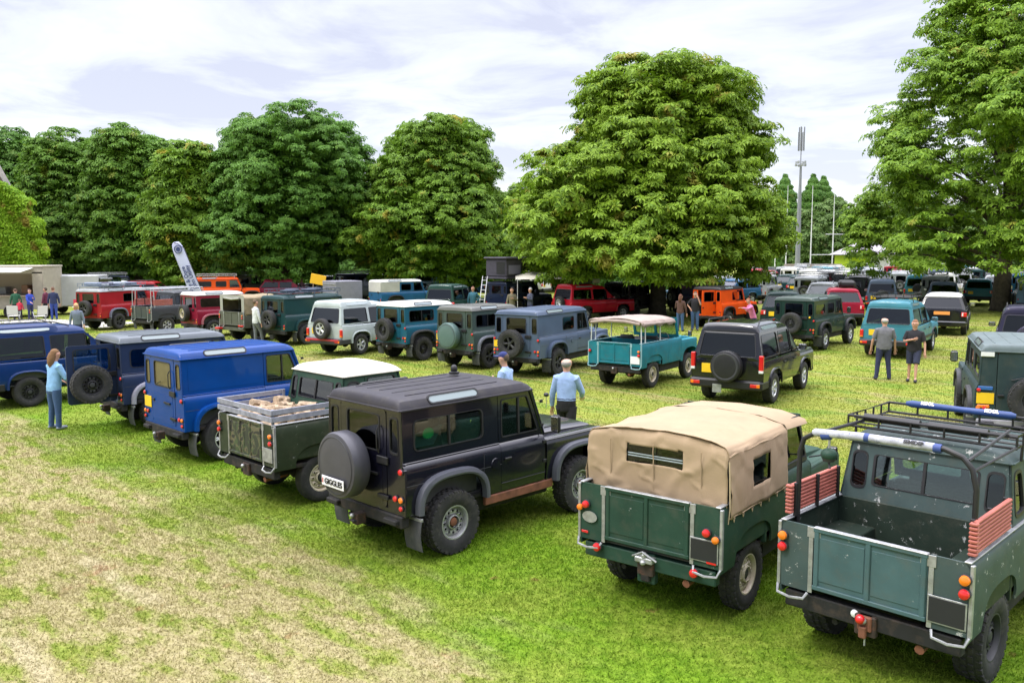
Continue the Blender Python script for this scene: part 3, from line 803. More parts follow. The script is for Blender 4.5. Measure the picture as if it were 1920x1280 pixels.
    front_end(t, None, m, wb, xf, .785, 1.24, 1.155, xs, far, bonm=m)
    # cab for the pick-up
    if kind in ('pickup', 'hard'):
        xb = xc if kind == 'pickup' else xr
        k = MB(); holes = []
        for s in S_:
            if kind == 'pickup':
                q = rpoly([(xc+.10, 1.33), (xd-.10, 1.33), (xd-.10, 1.70), (xc+.16, 1.70)], .07)
                k.panel([(xc, zw), (xd-.004, zw), (xd-.004, zg), (xc+.10, zg)], [q] if xd-xc > .35 else [], F(s), .02, cabm)
                if xd-xc > .35: window_part(t, q, F(s), G_TINT, sw=.03)
            else:
                k.panel([(xr+.02, zw), (xd-.004, zw), (xd-.004, zg), (xr+.04, zg)], [], F(s), .02, cabm)
        rk = (lambda v: xb+.10*(v-zw)/(zg-zw)) if kind == 'pickup' else (lambda v: xb+.03)
        fr = lambda u, v, w: (rk(v)+w, u, v)
        hole = [rrect(-.46, 1.40, .46, 1.69, .03)] if kind == 'pickup' else [rrect(-.4, 1.34, .4, 1.70, .03)]
        if kind == 'pickup': hole += [rrect(.53, 1.36, .67, 1.70, .05), rrect(-.67, 1.36, -.53, 1.70, .05)]
        k.panel([(-yw, zw), (yw, zw), (yg, zg), (-yg, zg)], hole, fr, .022, cabm)
        k.build('cab', t)
        for i, h in enumerate(hole): window_part(t, h, fr, G_CLEAR if i == 0 else G_TINT, divider=[0.0] if i == 0 and kind == 'pickup' and not far else None)
        rb = MB(); rp = [(yg+.02, zg), (yg+.005, zg+.03), (yg-.05, zg+.075), (yg-.15, zg+.10), (.35, zg+.115), (0, zg+.125)]
        roof_grid(rb, cabroof or cabm, (xb+.085 if kind == 'pickup' else xb), xst+.06, rp, .16 if kind == 'pickup' else .08, .18)
        for s in S_: rb.bb(xb+.09, xst+.03, s*(yg+.01), s*(yg+.032), zg-.012, zg+.004, cabroof or cabm, .003)
        rb.bb((xb+.07 if kind == 'pickup' else xb-.015), xb+.095, -yg-.02, yg+.02, zg-.01, zg+.004, cabroof or cabm, .003)
        rb.build('roof', t)
    underside(t, xr+.1, xf, wb)
    interior(t, wb, xc if kind == 'pickup' else xr, rear_seats=False, hw=.68, hr=False)
    for x in (0, wb):
        for s in S_: wheel(t, x, s*.66, R=R, w=tw, style=wheels, knob=knob, far=far)
    if flaps:
        for s in S_: mudflap(t, xr+.1, s*.68, .24, .2, .6)
    return t
def canvas_tilt(t, m, x0, x1, z0=1.10, z1=1.80, hw=.79, top=.10, window=True, seed=1, open_rear=False, side_win=None, clear=G_CLEAR):
    """canvas hood over hoops, with folds and seams: sides, rear curtain and crowned top as one cloth"""
    rnd = random.Random(seed); ph = [rnd.uniform(0, 6) for _ in range(12)]
    def wr(a, b_, k=1):
        w = .006*math.sin(a*9+ph[0]+1.5*math.sin(b_*2+ph[1]))+.006*math.sin(a*6+b_*2+ph[2])
        n1 = mnoise.noise(Vector((a*2.2+ph[6], b_*1.6, ph[7]))); n2 = mnoise.noise(Vector((a*5.5+b_*2, b_*4.5, ph[8]))); n3 = mnoise.noise(Vector((a*11, b_*9+a*3, ph[9])))
        w += .012*n1+.010*max(0, math.sin(b_*5+a*7+ph[10]+2*n1))**4+.010*max(0, math.sin(b_*6-a*9+ph[11]+2*n2))**6
        return w*k
    sec = []; N = 16   # section from right hem over to left hem
    hem = z0
    for i in range(N+1): z = hem+(z1-.06-hem)*i/N; sec.append((-hw-.008+.035*(i/N)**2, z, 0))
    for i in range(1, 5): a = PI/2*i/4; sec.append((-hw+.028+.06*(1-math.cos(a)), z1-.06+.06*math.sin(a)*1.0, 1))
    M = 26
    for i in range(1, M): u = -1+2*i/M; sec.append((u*(hw-.09), z1+top*(1-abs(u)**2.2)*.75, 2))
    sec = sec+[(-y, z, k) for y, z, k in sec[:N+5][::-1]]
    L = x1-x0; K = 52; rows = []
    for i in range(K+1):
        x = x0+L*i/K; row = []
        sag = -.022*abs(math.sin(PI*(i/K)*2))
        for j, (y, z, k) in enumerate(sec):
            w = wr(x*1.2, (z if k == 0 else y)*2, 1.0 if k != 1 else .4)
            if k == 0: row.append((x, y+math.copysign(w*.9, y)*1.0, z+(.010*math.sin(x*23+ph[6]) if j in (0, len(sec)-1) else 0)))
            else: row.append((x, y*(1-.012*abs(math.sin(PI*i/K*2))), z+sag+w*.7))
        rows.append(row)
    # rounded rear edge
    b = MB()
    zc = lambda y: max(z for yy, z, k in sec if abs(abs(yy)-abs(y)) < .12) if True else 0
    hole = None; cols = len(sec)
    Vs = {}; ni = K+1; gridv = [p for r in rows for p in r]; faces = []
    holes = side_win or []
    for i in range(K):
        for j in range(cols-1):
            cx = (rows[i][j][0]+rows[i+1][j+1][0])/2; cz = (rows[i][j][2]+rows[i][j+1][2])/2
            if sec[j][2] == 0 and sec[min(j+1, cols-1)][2] == 0 and any(a < cx < b_ and c < cz < d for a, b_, c, d in holes): continue
            faces.append([i*cols+j, i*cols+j+1, (i+1)*cols+j+1, (i+1)*cols+j])
    b.add(gridv, faces, m, True)
    o = b.build('canvas_hood', t, fix=False)
    md = o.modifiers.new('thick', 'SOLIDIFY'); md.thickness = .006
    for a, b_, c, d in holes:
        for s in (-1, 1):
            g = MB(); g.bb(a-.02, b_+.02, s*(hw-.012), s*(hw-.006), c-.02, d+.02, clear, .001); g.build('canvas_window', t, fix=False)
    # rear curtain
    rb = MB(); R_ = 40; C_ = 54
    rr = []
    def ztop(y):
        u = min(1, abs(y)/(hw-.09)); zt_ = z1+top*(1-u**2.2)*.75
        if abs(y) > hw-.09: zt_ = z1-.06*(1-math.sqrt(max(0, 1-((abs(y)-hw+.09)/.07)**2)))
        return zt_-.004
    if not open_rear:
        for i in range(R_+1):
            row = []
            for j in range(C_+1):
                y = -hw+.015+2*(hw-.015)*j/C_; zt_ = ztop(y); z = hem-.02+(zt_-hem+.02)*i/R_
                edge = max(0, (i/R_-.86)/.14); bulge = .045*(edge**2)
                w = wr(y*1.3+4, z*2)*1.3+.018*math.exp(-((y+.35)/.05)**2)*(z-hem)+.018*math.exp(-((y-.5)/.05)**2)*(z-hem)
                row.append((x0+bulge-w-.012*math.sin(PI*i/R_), y, z))
            rr.append(row)
        n = C_+1; V = [p for r in rr for p in r]; Fc = []
        for i in range(R_):
            for j in range(C_):
                y = (rr[i][j][1]+rr[i][j+1][1])/2; z = (rr[i][j][2]+rr[i+1][j][2])/2
                if window and abs(y) < .31 and 1.52 < z < 1.70: continue
                Fc.append([i*n+j, i*n+j+1, (i+1)*n+j+1, (i+1)*n+j])
        rb.add(V, Fc, m, True); q = rb.build('rear_curtain', t, fix=False); md = q.modifiers.new('thick', 'SOLIDIFY'); md.thickness = .006
        if window:
            g = MB(); g.bb(x0-.003, x0+.002, -.34, .34, 1.50, 1.73, clear, .001)
            for z in (1.575, 1.60): g.bb(x0-.012, x0-.002, -.31, .31, z, z+.012, G_SKY, .002)
            g.build('curtain_window', q, fix=False)
    # hem binding, ropes
    h = MB()
    for s in (-1, 1):
        h.tube([(x0+L*i/10, s*(hw+.012), hem+.0+.006*math.sin(i*2.1)) for i in range(11)], .009, m, 6)
        h.tube([(x0+.0+L*i/10, s*(hw-.016+.0), z1-.085+.008*math.sin(i*1.7+s)) for i in range(11)], .012, m, 6)
    if not open_rear:
        h.tube([(x0-.012, -hw+.02+2*(hw-.02)*i/12, hem-.012-.014*math.sin(PI*i/12)) for i in range(13)], .010, m, 6)
    if not open_rear:
        for y in (-.52, 0.0, .5): h.tube([(x0-.014-.004*i, y+.004*math.sin(i*3), hem-.02+(z1-.05-hem)*i/8) for i in range(9)], .006, m, 5)
    h.build('canvas_seam', t)
    rp_ = MB()
    for s in (-1, 1):
        for i in range(7): x = x0+.08+(L-.16)*i/6; rp_.tube([(x-.03, s*(hw+.012), hem+.01), (x, s*(hw+.016), hem-.05), (x+.03, s*(hw+.012), hem+.01)], .005, ROPE, 5)
    if not open_rear:
        for i in range(6): y = -hw+.15+(2*hw-.3)*i/5; rp_.tube([(x0-.016, y-.03, hem-.01), (x0-.02, y, hem-.07), (x0-.016, y+.03, hem-.01)], .005, ROPE, 5)
        rp_.tube([(x0-.02, -hw+.0, z1-.13+.0), (x0-.03, -hw-.012, z1-.25), (x0-.01, -hw-.014, hem+.1), (x0-.02, -hw, hem-.05)], .007, ROPE, 5)
    rp_.build('lashing_rope', t)
    fr = MB()
    for x in (x0+.05, (x0+x1)/2, x1-.05):
        fr.tube([(x, -hw+.05, 1.2), (x, -hw+.06, z1-.1), (x, -hw+.15, z1-.03), (x, 0, z1+.02), (x, hw-.15, z1-.03), (x, hw-.06, z1-.1), (x, hw-.05, 1.2)], .016, GALV, 6)
    fr.build('hood_hoop', t)
    return o

# ------------------------------------------------------------ rounded estate-bodied off-roader
def estate(label, m, loc=(0, 0), yaw=45, wb=2.54, rear=.98, front=.82, hw=.885, zw=1.10, zg=1.74, yg=.70, rake=.16, screen=(.52, 1.22), roof_h=.14, step=.10, wheels='alloy', R=.365, tw=.235,
           far=False, roofm=None, glassm=None, spare_kind='wheel', spare_m=None, lights='low', bumper=None, rails=True, cat='off-road car', name='off_road_car', plate_m=YPLATE,
           group='off-road cars parked on the field', alp=True, arch=None, tailgate_open=False, belt=None, plate_pos=None, bon_z=1.06, spare_c=None, rear_face=None, low_trim=None):
    roofm = roofm or m; glassm = glassm or G_DARK
    t = thing(name, label, cat, (loc[0], loc[1], 0), math.radians(yaw), group)
    xr = -rear; xf = wb+front; xs = wb-screen[0]; xst = wb-screen[1]; S_ = (-1, 1); bumper = bumper or BLACK
    yw = hw-.05
    LP = [(.46, hw-.05), (.55, hw-.01), (.70, hw), (.88, hw), (.98, hw-.008), (zw-.02, hw-.028), (zw, yw)]
    AR = [(0, .45, .46, .84)]; AF = [(wb, .45, .46, .84)]
    x1, x2 = .55, wb-1.15
    fx = lambda z: xr+rake*max(0, (z-zw))/(zg-zw)     # rear face line
    for s in S_: b = MB(); side_sheet(b, m, xr+.05, x1, .46, LP, AR, s); b.build('side_panel', t)
    b = MB()
    low = [(y-.0, z) for z, y in LP]
    f = lambda u, v, w: (xr+.0+.05*(abs(u)/hw)**4+w, u, v)
    b.panel([(-y, z) for y, z in low[::-1]][::-1]+[], [], f, .02, m) if False else None
    rows = []
    for z, y in LP: rows.append([(xr+.06*abs(k/8)**5, (y)*k/8, z) for k in range(-8, 9)])
    b.grid(rows, m)
    b.build('body', t)
    for (a, c, nm) in ((x1+.007, x2-.007, 'door'), (x2, xs+.02, 'door')):
        for s in S_:
            d = MB(); side_sheet(d, m, a, c, .46, LP, [(0, .45, .46, .84)] if a < .6 else [], s); o = d.build(nm, t)
            if not far: h = MB(); h.bb(a+.06, a+.2, s*(hw-.004), s*(hw+.018), .93, .965, BLACK, .006); h.build('handle', o)
    # ---- glasshouse sides
    F = lambda s: (lambda u, v, w: (u, s*(yw+(yg-yw)*((v-zw)/(zg-zw))**1.25-w) if v > zw else s*(yw-w), v))
    fw = lambda z: xs+(xst-xs)*(z-zw)/(zg-zw)
    up = MB(); wz0, wz1 = zw+.05, zg-.07
    polys = [rpoly([(fx(wz0)+.16, wz0+.02), (x1-.16 if rear < 1.05 else x1-.12, wz0+.02), (x1-.16 if rear < 1.05 else x1-.12, wz1), (fx(wz1)+.13, wz1)], .05),
             rpoly([(x1-.02, wz0), (x2-.05, wz0), (x2-.05, wz1), (x1-.02, wz1)], .04),
             rpoly([(x2+.05, wz0), (fw(wz0)-.10, wz0), (fw(wz1)-.08, wz1), (x2+.05, wz1)], .04)]
    for s in S_:
        up.panel([(fx(zw)+.03, zw), (fw(zw), zw), (fw(zg), zg), (fx(zg)+.03, zg)], polys, F(s), .022, m)
    hole = rpoly([(-yw+.14, zw+.08), (yw-.14, zw+.08), (yg-.08, zg-.05), (-yg+.08, zg-.05)], .07)
    fr = lambda u, v, w: (fx(v)+.04*(abs(u)/yw)**4+w, u, v)
    tg = MB(); tg.panel([(-yw+.02, zw), (yw-.02, zw), (yg, zg), (-yg, zg)], [hole], fr, .02, m)
    up.build('upper_body', t)
    g_ = tg.build('tailgate', t)
    if not tailgate_open: window_part(g_, hole, fr, glassm, sw=.02)
    for p in polys:
        for s in S_: window_part(t, p, F(s), glassm if p is not polys[2] else G_TINT, sw=.015)
    fs = lambda u, v, w: (fw(v)-w+.0-.10*(u/yw)**2, u, v)
    sc = MB(); h2 = rpoly([(-yw+.09, zw+.03), (yw-.09, zw+.03), (yg-.05, zg-.03), (-yg+.05, zg-.03)], .06)
    fs = lambda u, v, w: (fw(v)-w, u, v)
    sc.panel([(-yw, zw), (yw, zw), (yg, zg), (-yg, zg)], [h2], fs, .02, m); o = sc.build('windscreen_frame', t); window_part(o, h2, fs, G_CLEAR, name='windscreen')
    # ---- roof (raised at the back)
    rb = MB(); rp = [(yg+.006, zg-.004), (yg-.012, zg+.03), (yg-.06, zg+roof_h*.62), (yg-.15, zg+roof_h*.85), (.3, zg+roof_h*.98), (0, zg+roof_h)]
    if step:
        xm = x1+.25
        rp2 = [(y, z+(step*.75 if i > 1 else (0 if i == 0 else step*.25))) for i, (y, z) in enumerate(rp)]
        roof_grid(rb, roofm, fx(zg)+.0, xm, rp2, .10, .22); roof_grid(rb, roofm, xm-.3, xst+.06, rp, .05, .3)
    else: roof_grid(rb, roofm, fx(zg)-.02, xst+.06, rp, .12, .35)
    rb.build('roof', t)
    if alp and step:
        for s in S_:
            fa = lambda u, v, w: (u, s*(yg+.001-.052*v+.006-w), zg+.045+v*.075+.004-w*.5)
            w = MB(); p = rrect(fx(zg)+.28, 0, x1+.0, 1, .25, 3)
            w.panel([(x, v) for x, v in p], [], fa, .012, G_SKY); w.build('roof_window', t)
    if rails:
        r = MB()
        for s in S_: r.tube([(fx(zg)+.25, s*(yg-.08), zg+roof_h*.8+(step*.7 if step else 0)), (fx(zg)+.3, s*(yg-.085), zg+roof_h+.05+(step*.7 if step else 0)), (x1+.1, s*(yg-.085), zg+roof_h+.05+(step*.6 if step else 0)), (xst-.4, s*(yg-.09), zg+roof_h*.95+.03), (xst-.3, s*(yg-.09), zg+roof_h*.9)], .015, BLACK, 6)
        r.build('roof_rail', t)
    # ---- nose
    for s in S_: w_ = MB(); side_sheet(w_, m, xs+.026, xf-.06, .46, [(.46, hw-.03), (.6, hw-.004), (.88, hw-.004), (.97, hw-.02), (bon_z-.02, hw-.06), (bon_z, hw-.12)], AF, s); w_.build('wing', t)
    bn = MB(); rows = []
    for i in range(9):
        x = xs-.02+(xf-.04-xs+.02)*i/8; z = bon_z+.06-.10*(i/8)**2
        rows.append([(x-.08*abs(k/6)**3*(i/8), (hw-.09)*k/6, z-.05*abs(k/6)**4) for k in range(-6, 7)])
    bn.grid(rows, m); bn.add(rows[0], [list(range(13))], m); bn.build('bonnet', t)
    bb = MB(); bb.bb(xf-.1, xf-.02, -hw+.08, hw-.08, .62, bon_z-.02, m, .03); bb.bb(xf-.04, xf-.005, -.42, .42, .72, .92, DGREY, .01)
    bb.build('front_panel', t)
    for s in S_:
        h = MB(); h.bb(xf-.05, xf-.005, s*.46, s*.76, .74, .92, WHITEL, .02); h.build('headlight', t)
    bf = MB(); bf.bb(xf-.08, xf+.06, -hw+.02, hw-.02, .40, .64, bumper, .04); bf.build('bumper', t)
    br = MB(); br.bb(xr-.09, xr+.12, -hw+.015, hw-.015, .42, .64, bumper, .04)
    for s in S_: br.bb(xr-.05, xr+.45, s*(hw-.04), s*(hw+.004), .44, .62, bumper, .02)
    br.build('bumper', t)
    if belt is not None:
        for s in S_:
            a = MB(); a.bb(.5, wb-.5, s*hw, s*(hw+.018), .60, .70, belt, .006); a.build('side_moulding', t)
    for s in S_:
        for cx in (0, wb):
            a = MB(); flare(a, arch or m, cx, .45, .46, .84, hw-.012, hw+.02, s, wd=.05); a.build('wheel_arch', t)
        l = MB(); y0, y1 = s*(hw-.115), s*(hw-.005)
        if lights == 'low': l.bb(xr-.012, xr+.08, y0, y1, .70, .96, RED, .012); l.bb(xr-.014, xr+.06, y0, y1, .70, .76, AMBER, .01)
        elif lights == 'tall': l.bb(xr-.014, xr+.08, s*(hw-.105), y1, .88, 1.24, RED, .015); l.bb(xr-.016, xr+.05, s*(hw-.105), y1, .83, .90, WHITEL, .01)
        elif lights == 'wide': l.bb(xr-.012, xr+.08, s*(hw-.22), y1, .84, 1.03, RED, .015); l.bb(xr-.014, xr+.06, s*(hw-.20), s*(hw-.13), .86, 1.01, WHITEL, .01)
        l.build('tail_light', t)
        if lights != 'wide': l = MB(); l.bb(xr-.10, xr-.085, s*(hw-.27), s*(hw-.04), .50, .58, RED, .005); l.bb(xr-.101, xr-.086, s*(hw-.12), s*(hw-.04), .50, .58, AMBER, .005); l.build('bumper_light', t)
        mirror(t, xs-.22, s*(yw-.0), zw+.03, s, sz=(.10, .2, .15), arm=.1, m=m if not far else BLACK)
    if spare_kind:
        c = spare_c or (xr-.15, -.05, .98)
        spare(t, c, R=R-.01, w=tw-.02, style=wheels, far=far, cover=spare_m if spare_kind == 'cover' else None)
        a = MB(); a.bb(xr-.06, xr, c[1]-.06, c[1]+.06, c[2]-.1, c[2]+.1, BLACK, .01); a.build('spare_bracket', t)
    if plate_m:
        pp = plate_pos or (.44, .88, .30, .20); plate(t, (xr-.004, pp[0], pp[1]), pp[2], pp[3], plate_m)
    underside(t, xr+.1, xf-.1, wb, z0=.36, z1=.50)
    interior(t, wb, xr+.05, zf=.55, rear_seats=False, hw=hw-.08)
    if not tailgate_open:
        pass
    for x in (0, wb):
        for s in S_: wheel(t, x, s*(hw-.125), R=R, w=tw, style=wheels, far=far)
    return t

# ============================================================ ground, grass, path, hills
def grassmat(name, blades=False):
    m, n, L, o = nt(name); p = n.new('ShaderNodeBsdfPrincipled'); setin(p, Roughness=.9, Specular_IOR_Level=.12)
    g = n.new('ShaderNodeNewGeometry')
    def N(scale, det=6, sx=1, sy=1, rot=0, rough=.6, dist=0):
        mp = n.new('ShaderNodeMapping'); mp.vector_type = 'TEXTURE'; mp.inputs['Rotation'].default_value = (0, 0, -rot); mp.inputs['Scale'].default_value = (1/sx, 1/sy, 50.0)
        L.new(g.outputs['Position'], mp.inputs[0]); t = n.new('ShaderNodeTexNoise'); setin(t, Scale=scale, Detail=det, Roughness=rough, Distortion=dist); L.new(mp.outputs[0], t.inputs[0]); return t.outputs[0]
    def M(op, a, b, cl=False):
        q = n.new('ShaderNodeMath'); q.operation = op; q.use_clamp = cl
        for i, v in enumerate((a, b)):
            if isinstance(v, (int, float)): q.inputs[i].default_value = v
            elif v is not None: L.new(v, q.inputs[i])
        return q.outputs[0]
    def R(v, a, b, c=0, d=1):
        q = n.new('ShaderNodeMapRange'); q.interpolation_type = 'SMOOTHSTEP'; setin(q, From_Min=a, From_Max=b, To_Min=c, To_Max=d); L.new(v, q.inputs[0]); return q.outputs[0]
    def X(f, a, b):
        q = n.new('ShaderNodeMix'); q.data_type = 'RGBA'
        if isinstance(f, float): q.inputs[0].default_value = f
        else: L.new(f, q.inputs[0])
        for k, v in ((6, a), (7, b)):
            if isinstance(v, tuple): q.inputs[k].default_value = c4(v)
            else: L.new(v, q.inputs[k])
        return q.outputs[2]
    # distance from the near row of trucks, measured across the row
    d = n.new('ShaderNodeVectorMath'); d.operation = 'DOT_PRODUCT'; L.new(g.outputs['Position'], d.inputs[0]); d.inputs[1].default_value = (.69, .725, 0)
    T = d.outputs['Value']; a = math.radians(43.6)
    streak = N(1.0, 5, .28, 1.5, a); patch = N(.55, 6, 1, 1, 0, .65); fine = N(9, 5); fine2 = N(38, 3); mid = N(2.6, 6, .6, 1.4, a)
    lush = X(R(fine, .35, .65), (.10, .205, .008), (.19, .325, .020))
    straw = X(R(fine, .3, .7), (.33, .29, .13), (.45, .39, .215))
    yg = X(R(fine, .3, .7), (.19, .24, .03), (.32, .34, .07))
    # dry verge nearest the camera
    wob = M('ADD', T, M('MULTIPLY', M('SUBTRACT', patch, .5), 4.0))
    wob = M('ADD', wob, M('MULTIPLY', M('SUBTRACT', streak, .5), 5.0))
    sx_ = n.new('ShaderNodeSeparateXYZ'); L.new(g.outputs['Position'], sx_.inputs[0])
    wob = M('ADD', wob, M('MULTIPLY', M('MAXIMUM', M('ADD', sx_.outputs[0], 1.5), 0.0), .42))
    dry = R(wob, 4.4, 6.6, 1, 0)
    dry = M('MULTIPLY', dry, R(M('ADD', mid, M('MULTIPLY', M('SUBTRACT', fine, .5), .4)), .32, .50, .62, 1))
    lush = X(R(patch, .38, .62, 0, .55), lush, yg)
    base = X(dry, lush, X(R(mid, .36, .56, .15, 1), yg, straw))
    # old wheel tracks and scorched spots in the verge
    tw_ = M('ADD', T, M('MULTIPLY', M('SUBTRACT', N(.5, 3), .5), .9))
    for t0 in (2.3, 3.6):
        line = M('MULTIPLY', M('MULTIPLY', R(tw_, t0-.16, t0-.04), R(tw_, t0+.04, t0+.16, 1, 0)), R(N(1.3, 4, .4, 1.2, a), .42, .55, 0, .75))
        base = X(line, base, (.48, .42, .26))
    base = X(M('MULTIPLY', R(N(.9, 5, 1, 1, 0, .7), .62, .70, 0, .7), dry), base, (.36, .22, .12))
    # worn yellowish field beyond the near row
    far = R(T, 10.2, 12.6)
    s2 = N(.35, 6, .6, 1.8, a); s3 = N(1.3, 6, .5, 1.5, a)
    fieldc = X(R(M('ADD', s2, M('MULTIPLY', M('SUBTRACT', s3, .5), .8)), .50, .66), yg, (.34, .30, .12))
    fieldc = X(R(s3, .50, .60, 0, .75), fieldc, (.13, .24, .02))
    base = X(far, base, fieldc)
    spots = R(N(1.7, 4), .66, .73, 0, .75); base = X(spots, base, (.26, .15, .06))
    base = X(R(fine2, .35, .65, 0, .16), base, (.07, .095, .015))
    vf = n.new('ShaderNodeVectorMath'); vf.operation = 'SCALE'; L.new(base, vf.inputs[0])
    if blades:
        L.new(R(g.outputs['Random Per Island'], 0, 1, .9, 1.22), vf.inputs['Scale']); L.new(vf.outputs[0], p.inputs['Base Color'])
        tr = n.new('ShaderNodeBsdfTranslucent'); L.new(vf.outputs[0], tr.inputs[0]); ms = n.new('ShaderNodeMixShader'); ms.inputs[0].default_value = .25
        L.new(p.outputs[0], ms.inputs[1]); L.new(tr.outputs[0], ms.inputs[2]); L.new(ms.outputs[0], o.inputs[0])
    else:
        L.new(R(fine2, .3, .7, .75, 1.2), vf.inputs['Scale']); L.new(vf.outputs[0], p.inputs['Base Color']); L.new(p.outputs[0], o.inputs[0])
        bu = n.new('ShaderNodeBump'); setin(bu, Strength=.9, Distance=.05); L.new(N(30, 6), bu.inputs['Height']); L.new(bu.outputs[0], p.inputs['Normal'])
    return m
GM = grassmat('turf'); GB = grassmat('turf_blades', True)
xs_ = [-2600, -900, -300, -120, -60, -30, -15, 0, 15, 30, 60, 120, 300, 900, 2600]; ys_ = [-60, -10, 0, 5, 10, 20, 40, 70, 110, 160, 260, 500, 1200, 4200]
b = MB(); b.grid([[(x, y, 0) for x in xs_] for y in ys_], GM, False); tag(b.build('ground', fix=False), None, None, kind='structure')
def grass_field():
    rg = np.random.default_rng(3); P = []
    # density falls with distance from the camera
    for (y0, y1, n) in ((3.5, 8, 150000), (8, 12, 170000), (12, 18, 160000), (18, 52, 170000)):
        y = rg.uniform(y0, y1, n) if y0 < 18 else y0+(y1-y0)*(1-np.sqrt(1-rg.random(n))); x = rg.uniform(-1, 1, n)*(y*.78+2.2); P.append(np.stack([x, y], 1))
    P = np.concatenate(P); N = len(P); h = rg.uniform(.014, .034, N)*(1+(P[:, 1]-5)*.03)*(.7+.6*rg.random(N)**3); a = rg.uniform(0, 2*PI, N); w = .0035+.0009*P[:, 1]*.5
    lean = rg.uniform(-.02, .02, (N, 2))*1.3
    tc = rg.uniform(0, 1, (60, 2)); tc[:, 1] = 5.4+14*tc[:, 1]**1.3; tc[:, 0] = (tc[:, 0]*2-1)*(tc[:, 1]*.6); pick = rg.integers(0, 60, 2600); rad_ = rg.uniform(.03, .11, 60)
    P[:2600] = tc[pick]+rg.normal(size=(2600, 2))*rad_[pick][:, None]; h[:2600] = rg.uniform(.04, .09, 2600); lean[:2600] *= 2.5; w[:2600] = .005
    V = np.zeros((N, 3, 3)); V[:, 0, :2] = P-np.stack([np.cos(a), np.sin(a)], 1)*w[:, None]; V[:, 1, :2] = P+np.stack([np.cos(a), np.sin(a)], 1)*w[:, None]
    V[:, 2, :2] = P+lean; V[:, 2, 2] = h
    me = np_mesh('grass', V.reshape(-1, 3), 3, GB); o = bpy.data.objects.new('grass', me); link(o); o['kind'] = 'stuff'
def np_mesh(name, V, k, m):
    N = len(V)//k; me = bpy.data.meshes.new(name); me.vertices.add(len(V)); me.vertices.foreach_set('co', V.astype(np.float32).ravel())
    me.loops.add(N*k); me.loops.foreach_set('vertex_index', np.arange(N*k, dtype=np.int32)); me.polygons.add(N)
    me.polygons.foreach_set('loop_start', np.arange(0, N*k, k, dtype=np.int32)); me.polygons.foreach_set('loop_total', np.full(N, k, dtype=np.int32))
    me.materials.append(m); me.update(calc_edges=True); return me
grass_field()

# ============================================================ trees
SV[0] = True
def leafmat(name, a, b_, c=None, camt=.08, tr=.28):
    m, n, L, o = nt(name); p = n.new('ShaderNodeBsdfPrincipled'); setin(p, Roughness=.55, Specular_IOR_Level=.22)
    g = n.new('ShaderNodeNewGeometry'); tc = n.new('ShaderNodeTexCoord')
    t = n.new('ShaderNodeTexNoise'); setin(t, Scale=.45, Detail=4.0); L.new(tc.outputs['Object'], t.inputs[0])
    ad = n.new('ShaderNodeMath'); ad.operation = 'MULTIPLY_ADD'; L.new(g.outputs['Random Per Island'], ad.inputs[0]); ad.inputs[1].default_value = .7; L.new(t.outputs[0], ad.inputs[2])
    r = n.new('ShaderNodeValToRGB'); L.new(ad.outputs[0], r.inputs[0]); e = r.color_ramp.elements
    e[0].position = .35; e[0].color = c4(a); e[1].position = .95; e[1].color = c4(b_)
    src = r.outputs[0]
    if c:
        t2 = n.new('ShaderNodeTexNoise'); setin(t2, Scale=.7, Detail=3.0); L.new(tc.outputs['Object'], t2.inputs[0])
        mr = n.new('ShaderNodeMapRange'); setin(mr, From_Min=.66-camt, From_Max=.74-camt); L.new(t2.outputs[0], mr.inputs[0])
        mx = n.new('ShaderNodeMix'); mx.data_type = 'RGBA'; L.new(mr.outputs[0], mx.inputs[0]); L.new(src, mx.inputs[6]); mx.inputs[7].default_value = c4(c); src = mx.outputs[2]
    L.new(src, p.inputs['Base Color']); tl = n.new('ShaderNodeBsdfTranslucent'); L.new(src, tl.inputs[0])
    ms = n.new('ShaderNodeMixShader'); ms.inputs[0].default_value = tr; L.new(p.outputs[0], ms.inputs[1]); L.new(tl.outputs[0], ms.inputs[2]); L.new(ms.outputs[0], o.inputs[0])
    MATS[name] = m; return m
LEAF_BRIGHT = leafmat('leaves_bright', (.075, .16, .008), (.24, .38, .03), (.34, .32, .05), .05)
LEAF_MID = leafmat('leaves_mid', (.06, .14, .012), (.18, .32, .03), (.42, .36, .05), .04)
LEAF_DARK = leafmat('leaves_dark', (.048, .135, .018), (.145, .30, .045), (.13, .23, .03), .05)
LEAF_DARKER = leafmat('leaves_deep', (.040, .115, .018), (.12, .255, .04), (.14, .2, .03), .03)
LEAF_FAR = leafmat('leaves_far', (.06, .13, .03), (.16, .26, .07), (.2, .2, .07), .04)
IVY = leafmat('ivy_leaves', (.13, .30, .008), (.30, .50, .025), (.36, .30, .05), .04)
LEAF_MID2 = leafmat('leaves_browning', (.07, .165, .012), (.23, .38, .035), (.34, .34, .05), .03)
LEAF_DARK2 = leafmat('leaves_green', (.05, .14, .014), (.15, .29, .035), (.2, .26, .03), .06)
BARK = mat('bark', (.075, .062, .045), rough=.95, var=.4, vscale=5, bump=.8, bscale=12)
